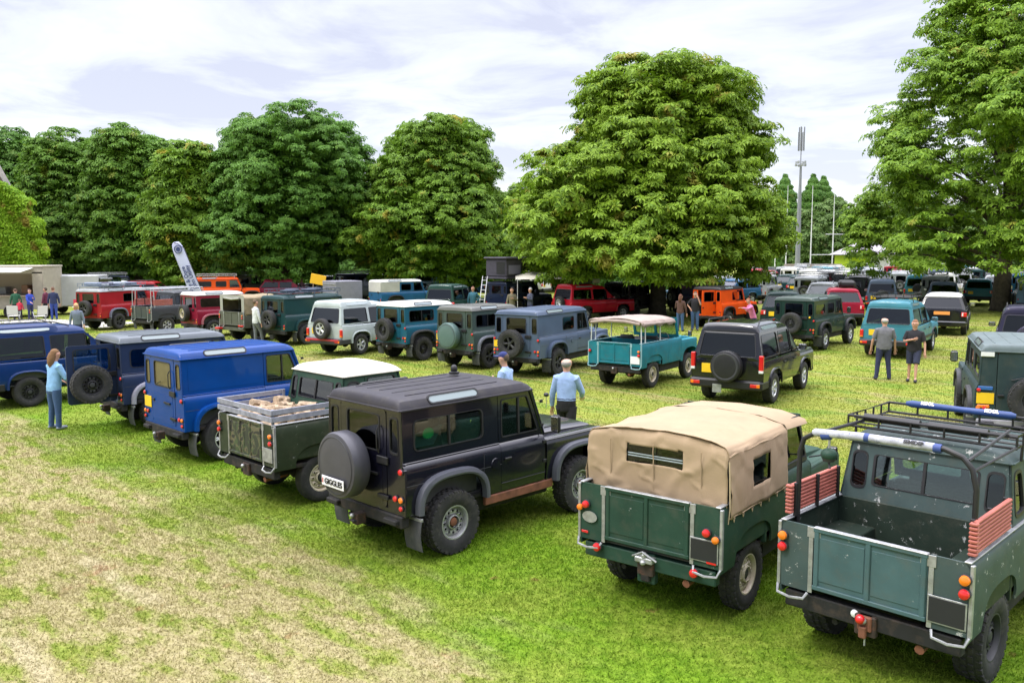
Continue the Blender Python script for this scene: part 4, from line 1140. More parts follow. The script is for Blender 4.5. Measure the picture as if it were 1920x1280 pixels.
def leaf_clusters(P, Nn, size, rg, k=6, droop=.34):
    """palmate clusters: P centres, Nn normals; each is k drooping leaflets"""
    N = len(P); Nn = Nn/np.linalg.norm(Nn, axis=1, keepdims=True)
    ref = rg.normal(size=(N, 3)); U = np.cross(Nn, ref); U /= np.linalg.norm(U, axis=1, keepdims=True); Wv = np.cross(Nn, U)
    s = size*rg.uniform(.65, 1.25, N); V = np.zeros((N, k, 4, 3))
    for i in range(k):
        a = 2*PI*(i+.5)/(k+1)-PI*.9; l = (.78 if i in (0, k-1) else 1.0)
        ca, sa = math.cos(a), math.sin(a)
        for j, (r, wd, z) in enumerate(((.05, 0, 0), (.62, .19, -.06), (1.0, 0, -droop), (.62, -.19, -.06))):
            x = (ca*r-sa*wd)*l; y = (sa*r+ca*wd)*l
            V[:, i, j] = P+s[:, None]*(U*x+Wv*y+Nn*(z*l))
    return V.reshape(-1, 3)
def crown_mesh(name, prof, seed, ncl, per, leaf, m, cr=(1.5, 2.9), inner=.3, flat=.62, depth=1.0, k=6, rag=.14, sub=26):
    """prof: [(z, left radius, right radius)]. Big boughs on the outline carry smaller sprays, the sprays carry leaves; origin is the trunk foot."""
    rg = np.random.default_rng(seed); prof = np.array(prof, float); z0, z1 = prof[0, 0], prof[-1, 0]
    zz = np.linspace(z0+1.0, z1-1.9, 200); rr = np.interp(zz, prof[:, 0], (prof[:, 1]+prof[:, 2])/2)+.5; cdf = np.cumsum(rr); cdf /= cdf[-1]
    z = np.interp((np.arange(ncl)+rg.random(ncl))/ncl, cdf, zz); phi = (np.arange(ncl)*2.39996+rg.uniform(-.35, .35, ncl)+seed)
    def rad(z, c): return (np.interp(z, prof[:, 0], prof[:, 1])*(1-c)+np.interp(z, prof[:, 0], prof[:, 2])*(1+c))/2
    c = np.cos(phi); R = rad(z, c); a = rg.uniform(cr[0], cr[1], ncl)*np.clip(R/4.5, .5, 1)
    f = 1+rag*(rg.random(ncl)-.62)
    Rm = np.maximum(R*f-a*1.0-.55, 0); C = np.stack([Rm*c, Rm*np.sin(phi)*depth, z-a*.1], 1)
    out = np.stack([c, np.sin(phi), np.full(ncl, .25)], 1); out[:, 2] += 3.0*np.clip((z-z0)/(z1-z0)-.72, 0, 1); out /= np.linalg.norm(out, axis=1, keepdims=True)
    D = rg.normal(size=(ncl, sub, 3)); D /= np.linalg.norm(D, axis=2, keepdims=True); dot = (D*out[:, None]).sum(2); D = np.where((dot < -.3)[..., None], -D, D)
    ss = rg.uniform(.38, 1.0, (ncl, sub)); reach = rg.uniform(.75, 1.12, (ncl, sub))
    SC = C[:, None]+D*(a[:, None]*reach)[..., None]*np.array([1, 1, .82]); SC[..., 2] = np.maximum(SC[..., 2], z0-.2)
    SC = SC.reshape(-1, 3); SD = D.reshape(-1, 3); ss = ss.reshape(-1); n = len(SC)
    E = rg.normal(size=(n, per, 3)); E /= np.linalg.norm(E, axis=2, keepdims=True); E[..., 2] = np.where(E[..., 2] < -.25, -E[..., 2], E[..., 2])
    r = rg.uniform(.35, 1.05, (n, per))
    pts = (SC[:, None]+E*(r*ss[:, None])[..., None]*np.array([1.15, 1.15, flat*.75])).reshape(-1, 3)
    nor = (E*.55+SD[:, None]*.45+np.array([0, 0, .55])+rg.normal(size=E.shape)*.32).reshape(-1, 3)
    ni = int(len(pts)*inner); zi = np.interp(rg.random(ni), cdf, zz); ph = rg.uniform(0, 2*PI, ni); Ri = rad(zi, np.cos(ph))*np.sqrt(rg.uniform(.05, .62, ni))
    pi_ = np.stack([Ri*np.cos(ph), Ri*np.sin(ph)*depth, np.clip(zi, z0+.5, z1-1)], 1)
    A = leaf_clusters(pts, nor, leaf, rg, k); B = leaf_clusters(pi_, np.array([0, 0, 1.])+rg.normal(size=(ni, 3))*.5, leaf*1.4, rg, k)
    return np_mesh(name, np.concatenate([A, B]), 4, m), C
def tree(label, x, y, prof, seed, ncl, per, leaf, m, trunk_r=.45, group=None, cat='tree', name='chestnut_tree', mesh=None, rz=0, sc=1.0, trunk_top=None, **kw):
    t = thing(name, label, cat, (x, y, 0), rz, group); t.scale = t.scale*sc
    if mesh is None:
        me, C = crown_mesh('crown', prof, seed, ncl, per, leaf, m, **kw)
        b = MB(); H = prof[-1][0]; rd = random.Random(seed); tt = trunk_top or H*.82
        pts = [(0, 0, -.1), (0, 0, .25), (.03, .02, .9), (.05, .0, 2.2)]+[(.12*math.sin(i), .12*math.cos(i*1.3), 2.2+(tt-2.2)*i/5) for i in range(1, 6)]
        b.tube(pts, [trunk_r*1.3, trunk_r*1.1, trunk_r, trunk_r*.92]+[trunk_r*(.8-.14*i) for i in range(1, 6)], BARK, 12)
        idx = list(range(len(C))); rd.shuffle(idx)
        for i in idx[:44]:
            c = C[i]; zz = max(2.0, c[2]*.55+.3); s = Vector((0, 0, zz)); e = Vector(c); mid = s.lerp(e, .5)+Vector((0, 0, .6))
            b.tube([s, s.lerp(mid, .6)+Vector((0, 0, .15)), mid, e], [trunk_r*.34, trunk_r*.25, trunk_r*.16, .03], BARK, 6)
        mesh = (me, b.mesh('trunk', fix=False))
    part('crown', mesh[0], t); part('trunk', mesh[1], t)
    return mesh
LB = 'trees of the chestnut line behind the cars'
# big bright tree behind the orange car
BIG = tree('broad bright green chestnut tree, the tallest in the middle, over the orange vehicle', 9.7, 60.5, [(2.6, 7.6, 5.4), (3.5, 9.9, 7.6), (4.9, 11.0, 8.4), (6.7, 11.0, 8.0), (8.5, 10.4, 6.9), (9.9, 9.2, 7.3), (11.0, 6.2, 7.4), (13.0, 5.6, 6.8), (14.8, 6.0, 6.2), (16.2, 6.0, 5.8), (17.3, 4.8, 4.6)], 11, 92, 19, .35, LEAF_BRIGHT, trunk_r=.55, cr=(1.3, 3.0), inner=.16, rag=.24)
tree('large chestnut tree cut by the right edge of the picture, leaves browning', 34.5, 64, [(2.6, 7.5, 6), (3.6, 10.0, 9), (5, 10.8, 9), (6.9, 10.6, 9), (8.8, 9.2, 9), (10.3, 10.4, 9), (12.5, 8.8, 9), (14.8, 9.2, 8.4), (17, 6.6, 8), (20.4, 5.2, 7), (23, 4.6, 5), (26, 2.5, 3)], 12, 94, 15, .34, LEAF_MID2, trunk_r=.60, cr=(1.2, 2.8), inner=.05, rag=.42)
M2 = tree('round-topped chestnut tree with yellowing branches, left of the rooftop tent', -6.6, 86, [(1.6, 5.5, 4.5), (3.5, 7.8, 5.2), (5.5, 10.8, 7.6), (8.0, 10.6, 6.8), (9.2, 10.2, 6.4), (10.6, 7.8, 6.2), (13.1, 6.6, 5.6), (15.1, 5.6, 5.0), (16.6, 4.8, 4.4), (17.9, 2.2, 2.6)], 13, 72, 17, .37, LEAF_MID, trunk_r=.42, cr=(1.4, 2.7), inner=.3, rag=.22)
M3 = tree('dark domed chestnut tree with a bare trunk showing under it', -21.4, 85, [(2.4, 4.5, 4.5), (3.5, 6.8, 5.4), (5.5, 8.0, 7.0), (8, 7.0, 8.2), (10.5, 6.4, 9.2), (13, 6.0, 9.2), (15.5, 5.2, 8.0), (17, 4.2, 5.4), (18.1, 2.0, 2.8)], 14, 72, 18, .36, LEAF_DARK, trunk_r=.5, cr=(1.4, 3.1), rag=.22)
M4 = tree('smaller yellow-green chestnut just left of the dark domed one', -29.6, 84, [(2.0, 3, 3), (3.3, 4, 3.6), (6, 4.6, 3.8), (10, 3.8, 3.8), (13.6, 3.0, 3.6), (15.6, 1.4, 1.6)], 15, 40, 14, .42, LEAF_MID, trunk_r=.36, cr=(1.2, 2.2), rag=.25)
M6 = tree('tall rounded green chestnut behind the feather flag', -38.2, 93, [(2.2, 4, 4), (4, 5.6, 5.6), (7, 6.0, 5.8), (10, 5.7, 5.8), (14, 5.3, 5.2), (16.3, 4.2, 4.4), (17.7, 2.0, 2.2)], 16, 56, 15, .42, LEAF_DARK2, trunk_r=.45, cr=(1.6, 2.9), rag=.2)
tree('dark green chestnut second from the ivy-clad building', -48.3, 100, None, 0, 0, 0, 0, None, mesh=M6, rz=1.7, sc=1.03)
M5 = tree('dark green chestnut next to the ivy-clad building', -57.0, 106, [(2.0, 4.0, 4.5), (3.4, 6.0, 6.0), (7, 6.6, 6.4), (11, 6.2, 6.2), (14.5, 5.0, 5.2), (17, 3.8, 4.2), (19.2, 1.8, 1.9)], 17, 56, 14, .45, LEAF_DARKER, trunk_r=.5, cr=(1.6, 2.9), rag=.2)
for i, (x, y, s, r, ms, lb) in enumerate((
        (-4, 128, .80, 1, M2, 'background tree seen in the gap right of the yellowing chestnut'), (2.6, 112, .76, 3, M2, 'background tree low behind the left side of the broad bright chestnut'),
        (-30, 130, .9, 2, M5, 'background tree behind the bare-trunked dark chestnut'), (-17, 134, .88, 4, M5, 'background tree in the gap between dark domed and yellowing chestnuts'),
        (-46, 134, .9, 5, M5, 'background tree behind the feather flag chestnut'), (-62, 140, .95, 0, M5, 'background tree farthest left in the second line'), (-75, 130, 1.0, 3.5, M5, 'background tree behind the stone gable'),
        (20, 140, .6, 2.5, M5, 'low background tree glimpsed under the broad bright chestnut'))):
    tree(lb, x, y, None, 0, 0, 0, 0, None, mesh=ms, rz=r, sc=s, group='background trees behind the chestnut line', name='background_tree')
# far wood beyond the pitch
MF = tree('leafy tree left of the conifers beyond the pitch', 108, 290, [(1.5, 5, 5), (4, 8, 8), (9, 9, 9), (14, 6.5, 7), (18, 3, 3)], 21, 50, 9, .95, LEAF_FAR, trunk_r=.6, group='leafy trees beyond the pitch', name='background_tree')
rd = random.Random(4)
for i in range(17):
    x = 84+i*7.5+rd.uniform(-2, 2); y = 262+rd.uniform(-12, 28)
    tree('leafy tree in the wood beyond the goalposts, number %s from its left end' % ['one', 'two', 'three', 'four', 'five', 'six', 'seven', 'eight', 'nine', 'ten', 'eleven', 'twelve', 'thirteen', 'fourteen', 'fifteen', 'sixteen', 'seventeen'][i], x, y, None, 0, 0, 0, 0, None, mesh=MF, rz=rd.uniform(0, 6), sc=rd.uniform(1.0, 1.35), group='leafy trees beyond the pitch', name='background_tree')
def conifer(label, x, y, H, R, seed, mesh=None):
    t = thing('conifer_tree', label, 'tree', (x, y, 0), seed, 'conifers behind the mobile mast')
    if mesh is None:
        rg = np.random.default_rng(seed); N = 8000; z = H*(.08+.92*rg.random(N)**1.1); r = .75*R*np.minimum(1, (1-z/H)*2.4+.03)**.8*(.35+.65*rg.random(N))*(.85+.15*np.sin(z*2.6+1.5*np.sin(z))); a = rg.uniform(0, 2*PI, N)
        P = np.stack([r*np.cos(a), r*np.sin(a), z], 1); nn = np.stack([np.cos(a), np.sin(a), np.full(N, .7)], 1)
        me = np_mesh('crown', leaf_clusters(P, nn, .8, rg, 5, .6), 4, LEAF_DARKER); b = MB(); b.tube([(0, 0, 0), (0, 0, H*.5), (0, 0, H*.97)], [R*.09, R*.06, .03], BARK, 8); mesh = (me, b.mesh('trunk', fix=False))
    part('crown', mesh[0], t); part('trunk', mesh[1], t); return mesh
MC = conifer('tallest conifer right behind the mobile mast', 86, 262, 28.0, 8.5, 2)
for x, y, s, lb in ((78, 262, .5, 'spiky conifer left of the mobile mast'), (91, 268, .82, 'conifer to the right behind the goalposts')):
    conifer(lb, x, y, 0, 0, s, MC); S.collection.objects[-1]
def hedge():  # leafy screen added to keep the gaps under the left crowns dark
    rg = np.random.default_rng(9); N = 26000; x = rg.uniform(-95, 24, N); h = 4.6+1.2*np.sin(x*.21)+.8*np.sin(x*.57+1); z = h*rg.random(N)**.7
    P = np.stack([x, 118+.04*x-1.2*rg.random(N)-1.0*np.sin(z/5*PI)+.5*np.sin(x*1.1), z], 1)
    Nn = np.stack([rg.normal(size=N)*.4, -np.ones(N), rg.normal(size=N)*.3+.5], 1)
    o = bpy.data.objects.new('hedge', np_mesh('hedge', leaf_clusters(P, Nn, .75, rg, 5), 4, LEAF_DARKER)); link(o); tag(o, 'long dark leafy screen added for the shade behind the left line of trees', 'hedge')
    q = survey(-40, 118); k = q[1]/118; o.scale = (k*1700/1594.3, k, k*1700/1594.3)
hedge()
# hills
def hills():
    m = mat('wooded_hill', (.045, .085, .045), rough=1, var=.5, vscale=.02)
    b = MB(); rows = []
    for j in range(10):
        row = []
        for i in range(61):
            x = -900+i*50; k = j/9; h = .74*(118+22*math.sin(x*.0035+1)+12*math.sin(x*.011)+5*math.sin(x*.031))*(math.sin(k*PI/2)**1.3)
            row.append((x, 1250+j*60, h-2))
        rows.append(row)
    b.grid(rows, m); tag(b.build('hills', fix=False), None, None, kind='structure')
hills()

# ============================================================ people
SKIN = mat('skin', (.55, .30, .21), rough=.5, var=.06); EYE = mat('eye', (.02, .02, .02), rough=.2); LIP = mat('lips', (.36, .13, .11), rough=.5)
def cloth(name, c): return mat('cloth_'+name, c, rough=.9, var=.16, vscale=6, bump=.6, bscale=14)
def ell(b, prof, m, k=20):
    """prof: (x, y, z, depth radius, width radius)"""
    rows = [[(x+rx*math.cos(2*PI*j/k), y+ry*math.sin(2*PI*j/k), z+.004*math.sin(3*j+z*30)) for j in range(k)] for x, y, z, rx, ry in prof]
    b.grid(rows, m, closed=True); b.add(rows[0], [list(range(k))[::-1]], m, True); b.add(rows[-1], [list(range(k))], m, True)
ARMS = {'hang': ((.02, .25, 1.10), (.08, .27, .86)), 'back': ((-.14, .25, 1.13), (-.16, .24, .88)), 'fwd': ((.10, .26, 1.13), (.30, .22, 1.02)), 'chest': ((.05, .25, 1.14), (.24, .02, 1.22)),
        'hip': ((-.10, .34, 1.16), (.02, .20, .98)), 'face': ((.14, .24, 1.16), (.16, .12, 1.46)), 'pocket': ((-.05, .29, 1.12), (.06, .20, .90)), 'reach': ((.22, .22, 1.30), (.48, .18, 1.34))}
LEGS = {'stand': ((.01, .10, .50), (.0, .11, .09)), 'apart': ((.02, .13, .50), (.0, .17, .09)), 'fwd': ((.16, .09, .52), (.22, .09, .10)), 'aft': ((-.03, .09, .50), (-.24, .09, .13))}
PN = [0]
def person(label, x, y, rz, h=1.76, top=None, legs=None, hair=(.06, .04, .025), hairk='short', arms=('hang', 'hang'), leg=('stand', 'stand'), sleeve='long', shorts=False, shoes=(.03, .03, .035), lean=0.0, long=False, head_turn=0.0, group='people at the show', cap=None, fat=1.0, z=0, tuck=False):
    t = thing('person', label, 'person', (x, y, z), rz, group); k = h/1.76; t.scale = (k, k, k)
    top = top or cloth('grey', (.2, .2, .2)); legs = legs or cloth('denim', (.03, .05, .12))
    def L(p): return (p[0]+lean*max(0, p[2]-.9), p[1], p[2])
    # skeleton -> continuous skin
    V = []; E = []; R = []
    def nd(p, r, parent=None):
        V.append(L(p)); R.append(r); i = len(V)-1
        if parent is not None: E.append((parent, i))
        return i
    root = nd((0, 0, .93), (.12, .09)); sp = nd((0, 0, 1.10), (.105, .09), root); ch = nd((0, 0, 1.30), (.12, .10), sp); nb = nd((-.01, 0, 1.45), (.06, .055), ch)
    nk = nd((.0, 0, 1.51), (.058, .058), nb); h1 = nd((.022, 0, 1.57), (.080, .076), nk); h2 = nd((.018, 0, 1.645), (.112, .096), h1); h3 = nd((.0, 0, 1.705), (.100, .088), h2)
    wr = []
    for s, a in zip((1, -1), arms):
        e, w = ARMS[a]; e = (e[0], e[1]*s*fat, e[2]); w = (w[0], w[1]*s*(fat if w[1] > .1 else 1), w[2])
        sh = nd((-.01, .150*s*fat, 1.385), (.045, .045), ch); el = nd(e, (.038, .038), sh); wi = nd(w, (.024, .028), el)
        d = (Vector(w)-Vector(e)).normalized(); pm = Vector(w)+d*.07; p_ = nd(tuple(pm), (.034, .016), wi)
        side = d.cross(Vector((1, 0, 0) if abs(d.x) < .8 else (0, 0, 1))).normalized(); nrm = d.cross(side)
        for q in range(4):
            o = (q-1.5)*.019; l = (.062, .075, .07, .055)[q]; f1 = pm+side*o+d*.03; f2 = f1+d*l*.55+nrm*.006; f3 = f1+d*l+nrm*.024
            a1 = nd(tuple(f1), (.0085, .0085), p_); a2 = nd(tuple(f2), (.008, .008), a1); nd(tuple(f3), (.0065, .0065), a2)
        t1 = nd(tuple(Vector(w)+d*.03+side*.035), (.010, .010), wi); nd(tuple(Vector(w)+d*.075+side*.055+nrm*.012), (.0085, .0085), t1)
    for s, a in zip((1, -1), leg):
        kn, an = LEGS[a]; kn = (kn[0], kn[1]*s, kn[2]); an = (an[0], an[1]*s, an[2])
        hp = nd((0, .085*s, .88), (.078, .078), root); kk = nd(kn, (.052, .052), hp); cf = nd(tuple(Vector(kn).lerp(Vector(an), .35)+Vector((-.012, 0, 0))), (.05, .05), kk); aa = nd(an, (.034, .034), cf); nd((an[0]+.10, an[1]+.015*s, an[2]-.05), (.035, .03), aa)
    me = bpy.data.meshes.new('body'); me.from_pydata(V, E, []); o = bpy.data.objects.new('body', me); link(o)
    o.modifiers.new('skin', 'SKIN'); sv = me.skin_vertices[0].data
    for i, r in enumerate(R): sv[i].radius = r
    sv[0].use_root = True
    ss = o.modifiers.new('sub', 'SUBSURF'); ss.levels = 1; ss.render_levels = 1
    dg = bpy.context.evaluated_depsgraph_get(); m2 = bpy.data.meshes.new_from_object(o.evaluated_get(dg)); bpy.data.objects.remove(o)
    m2.name = 'body'; m2.materials.clear(); m2.materials.append(SKIN); m2.polygons.foreach_set('use_smooth', [True]*len(m2.polygons)); part('body', m2, t)
    # face
    hx = lambda p: L(p)
    f = MB(); f.ball(hx((.108, 0, 1.628)), .015, SKIN, 8, (1, .8, 1.3)); f.build('nose', t)
    for s in (1, -1):
        e_ = MB(); e_.ball(hx((.094, .031*s, 1.652)), .011, EYE, 8); e_.build('eye', t)
        e_ = MB(); e_.ball(hx((.01, .082*s, 1.635)), .026, SKIN, 8, (.6, .45, 1.2)); e_.build('ear', t)
    f = MB(); f.ball(hx((.096, 0, 1.592)), .02, LIP, 8, (.4, 1.1, .3)); f.build('mouth', t)
    # clothes
    sx, sy = fat, fat
    b = MB(); bt = 1.0 if tuck else .86
    ell(b, [(*L((0, 0, bt))[:2], bt, .128*sx, .172*sy)]+([] if tuck else [(*L((0, 0, .95))[:2], .95, .135*sx, .182*sy)])+[(*L((.005, 0, 1.08))[:2], 1.08, .128*sx, .165*sy), (*L((.01, 0, 1.25))[:2], 1.25, .130*sx, .19*sy), (*L((0, 0, 1.36))[:2], 1.36, .115*sx, .20*sy), (*L((-.01, 0, 1.42))[:2], 1.42, .09, .165*sy), (*L((-.01, 0, 1.465))[:2], 1.465, .062, .09), (*L((-.008, 0, 1.49))[:2], 1.49, .056, .058)], top)
    for s, a in zip((1, -1), arms):
        e, w = ARMS[a]; S0 = Vector(L((-.01, .155*s*fat, 1.385))); e = Vector(L((e[0], e[1]*s*fat, e[2]))); w = Vector(L((w[0], w[1]*s*(fat if w[1] > .1 else 1), w[2])))
        if sleeve == 'long': b.tube([S0+(S0-e)*.10+Vector((0, -.03*s, 0)), S0, S0.lerp(e, .5), e, e.lerp(w, .5), e.lerp(w, .93)], [.045, .080, .066, .054, .046, .040], top, 12)
        else: b.tube([S0+(S0-e)*.10+Vector((0, -.03*s, 0)), S0, S0.lerp(e, .45), S0.lerp(e, .8)], [.045, .080, .070, .066], top, 12)
    b.build('shirt', t)
    b = MB(); ell(b, [(0, 0, .80, .10, .15), (0, 0, .86, .122*sx, .172*sy), (*L((0, 0, .96))[:2], .96, .122*sx, .170*sy), (*L((0, 0, 1.03))[:2], 1.03, .128*sx if tuck else .118*sx, .172*sy if tuck else .158*sy)], legs)
    for s, a in zip((1, -1), leg):
        kn, an = LEGS[a]; H0 = Vector((0, .088*s, .88)); kn = Vector((kn[0], kn[1]*s, kn[2])); an = Vector((an[0], an[1]*s, an[2]))
        if shorts: b.tube([H0, H0.lerp(kn, .5), kn+Vector((0, 0, .01))], [.105*fat, .098, .090], legs, 12)
        else: b.tube([H0, H0.lerp(kn, .5), kn, kn.lerp(an, .5), an+Vector((0, 0, -.03))], [.105*fat, .09, .07, .062, .055], legs, 12)
    b.build('shorts' if shorts else 'trousers', t)
    sm = cloth('shoe_%d' % (shoes[0]*1000), shoes)
    for s, a in zip((1, -1), leg):
        an = LEGS[a][1]; b = MB(); b.ball((an[0]+.06, (an[1]+.01)*s, max(.045, an[2]-.045)), .062, sm, 12, (2.25, .78, .72)); b.build('shoe', t)
    if hair and hairk != 'bald':
        hm = cloth('hair_%d_%d' % (hair[0]*1000, hair[1]*1000), hair); b = MB()
        c = hx((-.012, 0, 1.672)); b.ball(c, .098, hm, 16, (1.02, .88, .96)); b.v = [(p[0]-.03*max(0, (1.66-p[2])/.1) if True else 0, p[1], max(p[2], 1.60 if p[0] < c[0] else 1.685)) for p in b.v]
        if hairk == 'long': b.tube([hx((-.05, 0, 1.66)), hx((-.085, 0, 1.56)), hx((-.09, 0, 1.44)), hx((-.08, 0, 1.36))], [.08, .085, .07, .03], hm, 12)
        b.build('hair', t)
    if hairk == 'bald':
        hm = cloth('hair_%d_%d' % ((hair or (.4, .38, .36))[0]*1000, 5), hair or (.4, .38, .36)); b = MB(); c = hx((-.008, 0, 1.64)); b.ball(c, .0985, hm, 16, (1.0, .90, .75)); b.v = [(min(p[0], c[0]+.035), p[1], min(p[2], 1.665)) for p in b.v]; b.build('hair', t)
    if cap:
        cm = cloth('cap_%d' % (cap[2]*100), cap); b = MB(); c = hx((.0, 0, 1.685)); b.ball(c, .104, cm, 18, (1.0, .86, .88)); b.v = [(p[0], p[1], max(p[2], 1.672)) for p in b.v]
        b.box(hx((.125, 0, 1.682)), (.12, .15, .012), cm, .005); b.build('cap', t)
    return t
def face(x, y, tx, ty): return math.atan2(ty-y, tx-x)
D2R = math.radians
C_LBLUE = cloth('pale_blue', (.30, .42, .68)); C_BLK = cloth('black', (.015, .014, .018)); C_NAVY = cloth('navy', (.03, .035, .09)); C_GREY = cloth('washed_grey', (.15, .15, .165)); C_DENIM = cloth('denim', (.05, .10, .22))
C_WHITE = cloth('white', (.62, .64, .66)); C_PINK = cloth('pink', (.62, .18, .35)); C_RED = cloth('red', (.50, .03, .06)); C_KHAKI = cloth('khaki', (.16, .14, .09)); C_TEAL = cloth('petrol', (.04, .14, .19)); C_GREEN = cloth('bottle_green', (.02, .10, .05)); C_ROYAL = cloth('royal', (.02, .05, .35)); C_STRIPE = cloth('stripe', (.16, .19, .26))
person('bald man in a pale blue shirt and black trousers walking away', .98, 16.3, D2R(75), 1.80, C_LBLUE, C_BLK, (.32, .30, .28), 'bald', ('hang', 'fwd'), ('fwd', 'aft'), tuck=True)
_x, _y = survey(.62, 16.4)
b = MB(); b.ball((_x, _y, 1.10), .05, BLACK, 10, (1, 1, .8)); b.tube([(_x, _y, 1.08), (_x, _y, .86)], .006, GALV, 6); tag(b.build('camera_strap'), 'small black object on a strap in the hand of the bald man in pale blue', 'camera')
person('man in a pale blue shirt and navy baseball cap, head down', -.08, 17.4, D2R(155), 1.76, C_LBLUE, C_NAVY, (.10, .07, .05), 'short', ('chest', 'chest'), ('stand', 'fwd'), cap=(.02, .03, .13), lean=.12)
person('bald man in a grey printed T-shirt and navy trousers with his back turned', 11.05, 26.85, D2R(80), 1.80, C_GREY, C_NAVY, None, 'bald', ('hang', 'hang'), ('apart', 'apart'), sleeve='short', fat=1.16)
person('man in black T-shirt and dark shorts holding one arm, facing the camera', 11.75, 26.4, D2R(238), 1.74, C_BLK, cloth('short_navy', (.025, .03, .06)), (.22, .10, .05), 'short', ('hang', 'chest'), ('fwd', 'stand'), sleeve='short', shorts=True, fat=1.08)
person('woman in a pale blue top and jeans standing behind the open tail door', -9.75, 19.15, D2R(60), 1.68, cloth('sky', (.22, .42, .66)), C_DENIM, (.20, .11, .05), 'long', ('fwd', 'fwd'), ('apart', 'stand'), shoes=(.3, .33, .4), lean=.10)
person('blonde woman in a dark striped top behind the royal blue vehicle', -18.9, 39.4, D2R(-80), 1.68, C_STRIPE, C_NAVY, (.55, .38, .16), 'long', ('hang', 'hang'), lean=.1)
person('man in a white top and jeans beside the dark green hardtop tail', -11.05, 39.1, D2R(40), 1.80, C_WHITE, cloth('grey_jeans', (.16, .17, .2)), (.12, .08, .05), 'short', ('fwd', 'hang'), ('stand', 'fwd'))
person('man in a petrol blue top standing by the ladder', -2.4, 56, D2R(-95), 1.80, C_TEAL, C_NAVY, (.2, .1, .06), 'short', ('hip', 'hang'))
person('man in a khaki jacket under the awning, looking at the camera', .0, 54, D2R(-80), 1.76, C_KHAKI, C_BLK, (.2, .12, .07), 'short', ('chest', 'hang'))
person('grey-haired man in a navy jacket under the awning', 1.1, 54.2, D2R(-150), 1.78, cloth('dark_slate', (.06, .07, .11)), C_NAVY, (.5, .5, .5), 'short', ('chest', 'chest'))
person('man in black T-shirt and jeans, hand to his face, by the orange vehicle', 9.4, 46.5, D2R(-100), 1.80, C_BLK, C_DENIM, (.12, .07, .04), 'short', ('face', 'hip'), sleeve='short')
person('brown-haired person in blue jeans left of the man in black', 8.55, 46.0, D2R(60), 1.70, cloth('brown_top', (.09, .045, .035)), C_DENIM, (.12, .05, .03), 'long', ('chest', 'hang'))
person('person in a pink top leaning on the black estate off-roader', 11.2, 42.0, D2R(190), 1.68, C_PINK, C_NAVY, (.22, .10, .05), 'short', ('reach', 'chest'), lean=.35)
person('man in a red T-shirt among the far parked cars', 31.0, 90.0, D2R(-60), 1.8, C_RED, C_BLK, (.2, .1, .06), 'short', ('hip', 'hang'), sleeve='short')
gq = 'customers at the snack trailer'
person('customer in a bottle green top at the left of the snack trailer queue', -31.6, 57.8, D2R(120), 1.72, C_GREEN, C_BLK, (.10, .06, .04), 'short', group=gq)
person('customer in a royal blue top holding food at the snack trailer', -30.6, 57.6, D2R(-20), 1.70, C_ROYAL, C_NAVY, (.08, .05, .04), 'short', ('chest', 'fwd'), group=gq)
person('customer in a maroon top behind the others at the snack trailer', -30.2, 58.8, D2R(180), 1.74, cloth('maroon', (.12, .02, .05)), C_BLK, (.06, .04, .03), 'short', group=gq)
person('customer in a dark navy coat at the right of the snack trailer queue', -29.1, 57.6, D2R(110), 1.80, cloth('coat_navy', (.02, .03, .08)), cloth('bluejean', (.03, .06, .25)), (.15, .08, .05), 'short', group=gq)
person('small person in a red coat crouched between the snack trailer customers', -31.1, 57.3, D2R(90), 1.15, C_RED, C_BLK, (.1, .06, .04), 'short', group=gq)
person('person in a purple top under the trees at the left', -38.5, 88, D2R(-60), 1.75, cloth('purple', (.25, .06, .35)), C_BLK, (.1, .06, .04), 'long')
person('person in a lilac hoodie under the trees next to the purple top', -37.9, 87.5, D2R(-120), 1.75, cloth('lilac', (.5, .3, .6)), C_BLK, (.1, .06, .04), 'short')
person('person in a dark jumper reaching into the open bonnet under the trees', -16.2, 88, D2R(160), 1.75, C_NAVY, C_BLK, (.1, .06, .04), 'short', ('reach', 'reach'), lean=.3)
person('person in a black jumper behind the beige estate under the trees', -24.5, 82, D2R(-60), 1.80, C_BLK, C_BLK, (.1, .06, .04), 'short')
person('person in a green coat beside the beige estate under the trees', -26.6, 82, D2R(30), 1.68, C_GREEN, C_BLK, (.1, .06, .04), 'short')
person('person in a pink top right of the bare trunk under the dark chestnut', -19.4, 84, D2R(-40), 1.70, cloth('candy', (.6, .3, .4)), C_BLK, (.35, .2, .1), 'long')

SV[0] = False
# ============================================================ the near row, backs to the camera
P_BLACK = mat('paint_black', (0.005, 0.005, 0.012), rough=.24, coat=.7, spec=.4, var=.1, bump=.05, bscale=4, chips=((.16, .15, .15), .735, 14.0)); P_ROOFB = paint('paint_black_roof', (0.040, 0.038, 0.046), False, -.3)
P_GREENW = paint('paint_faded_green', (0.052, 0.080, 0.078), False, .095); P_GATE = paint('paint_blue_green', (0.062, 0.118, 0.124), False, .05)
P_GREEN = paint('paint_deep_green', (0.022, 0.058, 0.040), False, .05); P_BLUE = paint('paint_bright_blue', (0.001, 0.048, 0.24))
CANVAS = mat('canvas_tan', (0.37, 0.27, 0.17), rough=0.92, var=0.10, vscale=2.0, dirt=(0.27, 0.20, 0.13), dirt_amt=0.25, bump=0.35, bscale=170)

